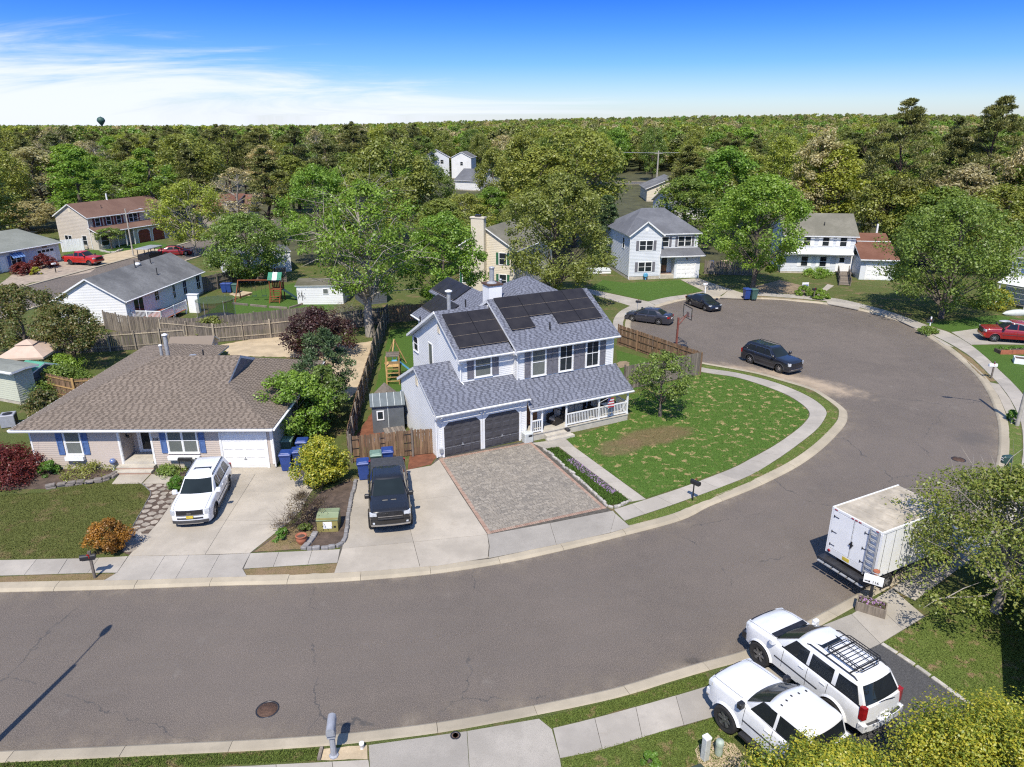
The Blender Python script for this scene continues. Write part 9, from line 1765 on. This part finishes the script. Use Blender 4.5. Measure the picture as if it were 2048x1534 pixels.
q.add([(-a, -a, 2.15), (a, -a, 2.15), (a, a, 2.15), (-a, a, 2.15), (-b_, -b_, 2.85), (b_, -b_, 2.85), (b_, b_, 2.85), (-b_, b_, 2.85)], [(0, 1, 5, 4), (1, 2, 6, 5), (2, 3, 7, 6), (3, 0, 4, 7)]); q.add([(-a, -a, 2.0), (a, -a, 2.0), (a, a, 2.0), (-a, a, 2.0), (-a, -a, 2.15), (a, -a, 2.15), (a, a, 2.15), (-a, a, 2.15)], [(0, 1, 5, 4), (1, 2, 6, 5), (2, 3, 7, 6), (3, 0, 4, 7)]); q.build('canopy', M['canvas'], t)
q = MB(); q.add([(-b_ - .15, -b_ - .15, 2.86), (b_ + .15, -b_ - .15, 2.86), (b_ + .15, b_ + .15, 2.86), (-b_ - .15, b_ + .15, 2.86), (0, 0, 3.15)], [(0, 1, 4), (1, 2, 4), (2, 3, 4), (3, 0, 4)]); q.build('top_canopy', M['canvas'], t)
for x in (-1.6, 1.6):
    for y in (-1.6, 1.6): CB('post', 'black', t, (x, y, 1.03), (0.07, 0.07, 2.06))
q = MB(); q.box(-0.8, 0.5, -0.9, -0.2, 0.3, 0.75); t2 = thing('covered_table', 'blue covered table under the tan gazebo', 'table', (-37.4, 52.0, 0)); q.build('cover', plain('blue_cover', (0.04, 0.10, 0.42), 0.6), t2)
t = thing('air_conditioner', 'grey air conditioner unit beside the pale green wall', 'air conditioner', (-32.95, 42.9, 0), R(22)); BB('body', 'box_grey', t, -0.42, 0.42, -0.42, 0.42, 0.05, 0.85, 0.03); LA('fan_grille', 'black', t, [(0.3, 0.852), (0.28, 0.87), (0, 0.87)], 18)
for k in range(7): BX('slat', 'dark_metal', t, 0.42, 0.43, -0.36 + k * 0.1, -0.3 + k * 0.1, 0.15, 0.75)
p = G(2033, 630); t = thing('kayak', 'pale upturned boat hull lying by the right-edge house', 'boat', (p.x, p.y, 0.2), R(5)); LA('hull', 'pale_grey', t, [(0.02, -1.6), (0.25, -1.2), (0.38, -0.4), (0.4, 0.3), (0.28, 1.1), (0.03, 1.6)], 14, 0, Matrix.Rotation(R(90), 4, 'Y'))
t = thing('raised_bed', 'brick orange raised planting bed beside the red pickup', 'planter', tuple(G(2040, 706)[:2]) + (0,), R(0))
for k in range(4):
    BX('panel', 'clay', t, -2.0 + k * 1.0 + 0.01, -1.0 + k * 1.0 - 0.01, -0.45, -0.38, 0, 0.4)
BX('soil', 'mulch', t, -2.0, 2.0, -0.37, 0.45, 0, 0.32); v, f = leaves([(rnd.uniform(-1.9, 1.9), rnd.uniform(-.3, .4), 0.4) for _ in range(26)], [0.22] * 26, 30, 0.12); link('plants', np_mesh('plants', v, f, LM['grass']), t)
t = thing('raised_bed', 'white wooden raised bed at the right edge of the lawn', 'planter', tuple(G(2052, 727)[:2]) + (0,), R(-28))
for x0_, x1_, y0_, y1_ in ((-0.9, 0.9, -0.5, -0.45), (-0.9, 0.9, 0.45, 0.5), (-0.9, -0.85, -0.45, 0.45), (0.85, 0.9, -0.45, 0.45)): BX('board', 'white', t, x0_, x1_, y0_, y1_, 0, 0.45)
BX('soil', 'mulch', t, -0.85, 0.85, -0.45, 0.45, 0, 0.38)
M['sign_blue'] = plain('yard_sign_blue', (0.12, 0.16, 0.36), 0.6, 0.1, 4); p = G(1609, 583); t = thing('yard_sign', 'small blue and white yard sign by the left clipped shrub', 'sign', (p.x, p.y, 0), R(5)); BX('board', 'white', t, -0.4, 0.4, -0.01, 0.01, 0.55, 1.1); BX('print', 'sign_blue', t, -0.36, 0.36, -0.016, -0.011, 0.6, 0.85)
for x in (-0.3, 0.3): TB('leg', 'grey_metal', t, [(x, 0, 0), (x, 0, 0.55)], 0.012, 4)
t = thing('pallet', 'pale wooden pallet leaning on the old fence by the garage', 'pallet', tuple(G(1450, 538)[:2]) + (0,), R(-8))
for k in range(5): BX('slat', 'canvas', t, -0.6, 0.6, -0.02, 0.02, 0.05 + k * 0.26, 0.19 + k * 0.26)
for x in (-0.55, 0, 0.55): BX('bearer', 'canvas', t, x - 0.04, x + 0.04, 0.02, 0.1, 0, 1.2)
t = thing('hose_reel', 'blue hose reel on the grey house wall', 'hose reel', (m0.x + 2.2 * math.cos(R(9.5)), m0.y + 2.2 * math.sin(R(9.5)) - 0.25, 0)); q = MB(); q.lathe([(0.2, -0.12), (0.3, -0.1), (0.3, 0.1), (0.2, 0.12)], 14, 0, Matrix.Translation((0, 0, 0.6)) @ Matrix.Rotation(R(90), 4, 'X')); q.box(-0.05, 0.05, -0.05, 0.05, 0, 0.6); q.build('reel', M['play_blue'], t)
t = thing('cold_frame', 'pale sheet covered garden frame beside the grey house', 'garden frame', tuple(G(1195, 545)[:2]) + (0,), R(5)); SB('cover', 'pale_grey', t, [(-1.7, -0.8, 0.35), (1.7, -0.8, 0.35), (1.7, 0.8, 0.55), (-1.7, 0.8, 0.55)], 0.05); BX('frame', 'white', t, -1.65, 1.65, -0.75, 0.75, 0, 0.34)
h_, _w = gable_house('dark sided house corner cut off by the lower right edge', (G(2044, 1478).x + 0.75, G(2044, 1478).y), -38, 8, 8, 2.7, 0.4, 'slate_side', 'roof_slate', 'u', 0.3, 0.2)
# white vinyl gate of the beige house, its deck, utility pole and the water tower
p = (-68.5, 113.2); fence('white vinyl fence between the sage roof house and the beige house', [(-70.0, 111.0), (-67.6, 112.8)], 1.9, 'white', 'white', 1, w_=0.2, gap=0.004)
t = thing('wooden_deck', 'raised orange wooden deck with railing behind the sage roof', 'deck', (-83.5, 118.5, 0), R(10)); BX('platform', 'wood_new', t, -5, 4, -2, 2, 1.7, 1.85)
for k in range(8): BX('post', 'wood_new', t, -5 + k * 1.28 - 0.06, -5 + k * 1.28 + 0.06, -2.0, -1.9, 0, 2.85)
for z in (2.2, 2.8): BX('rail', 'wood_new', t, -5, 4, -1.98, -1.92, z, z + 0.1)
t = thing('utility_pole', 'wooden utility pole with wires by the far street', 'utility pole', (at_dist(1314, 243, 3), 243, 0)); TB('pole', 'wood_lamp', t, [(0, 0, 0), (0, 0, 11.0)], [0.3, 0.22], 8); BX('cross_arm', 'wood_lamp', t, -1.3, 1.3, -0.08, 0.08, 10.0, 10.15)
for y_ in (0, 0.5): TB('wire', 'grey_metal', t, [(-16 + k * 4.0, y_, 10.6 - 0.02 * (16 - (k - 4) ** 2)) for k in range(9)], 0.05, 4)
t = thing('water_tower', 'dark green water tower rising over the tree line', 'water tower', (at_dist(202, 1450, 28), 1450, 0)); M['tower'] = plain('tower_green', (0.035, 0.085, 0.07), 0.6, 0.1, 0.3); LA('tank', 'tower', t, [(2.2, 0), (1.5, 12), (1.6, 19.5), (4.2, 23), (7.0, 27), (7.3, 29.5), (5.6, 33), (2.5, 34.8), (0, 35.2)], 20); LA('vent_cap', 'tower', t, [(0.6, 35), (0.6, 36), (0, 36.2)], 8)
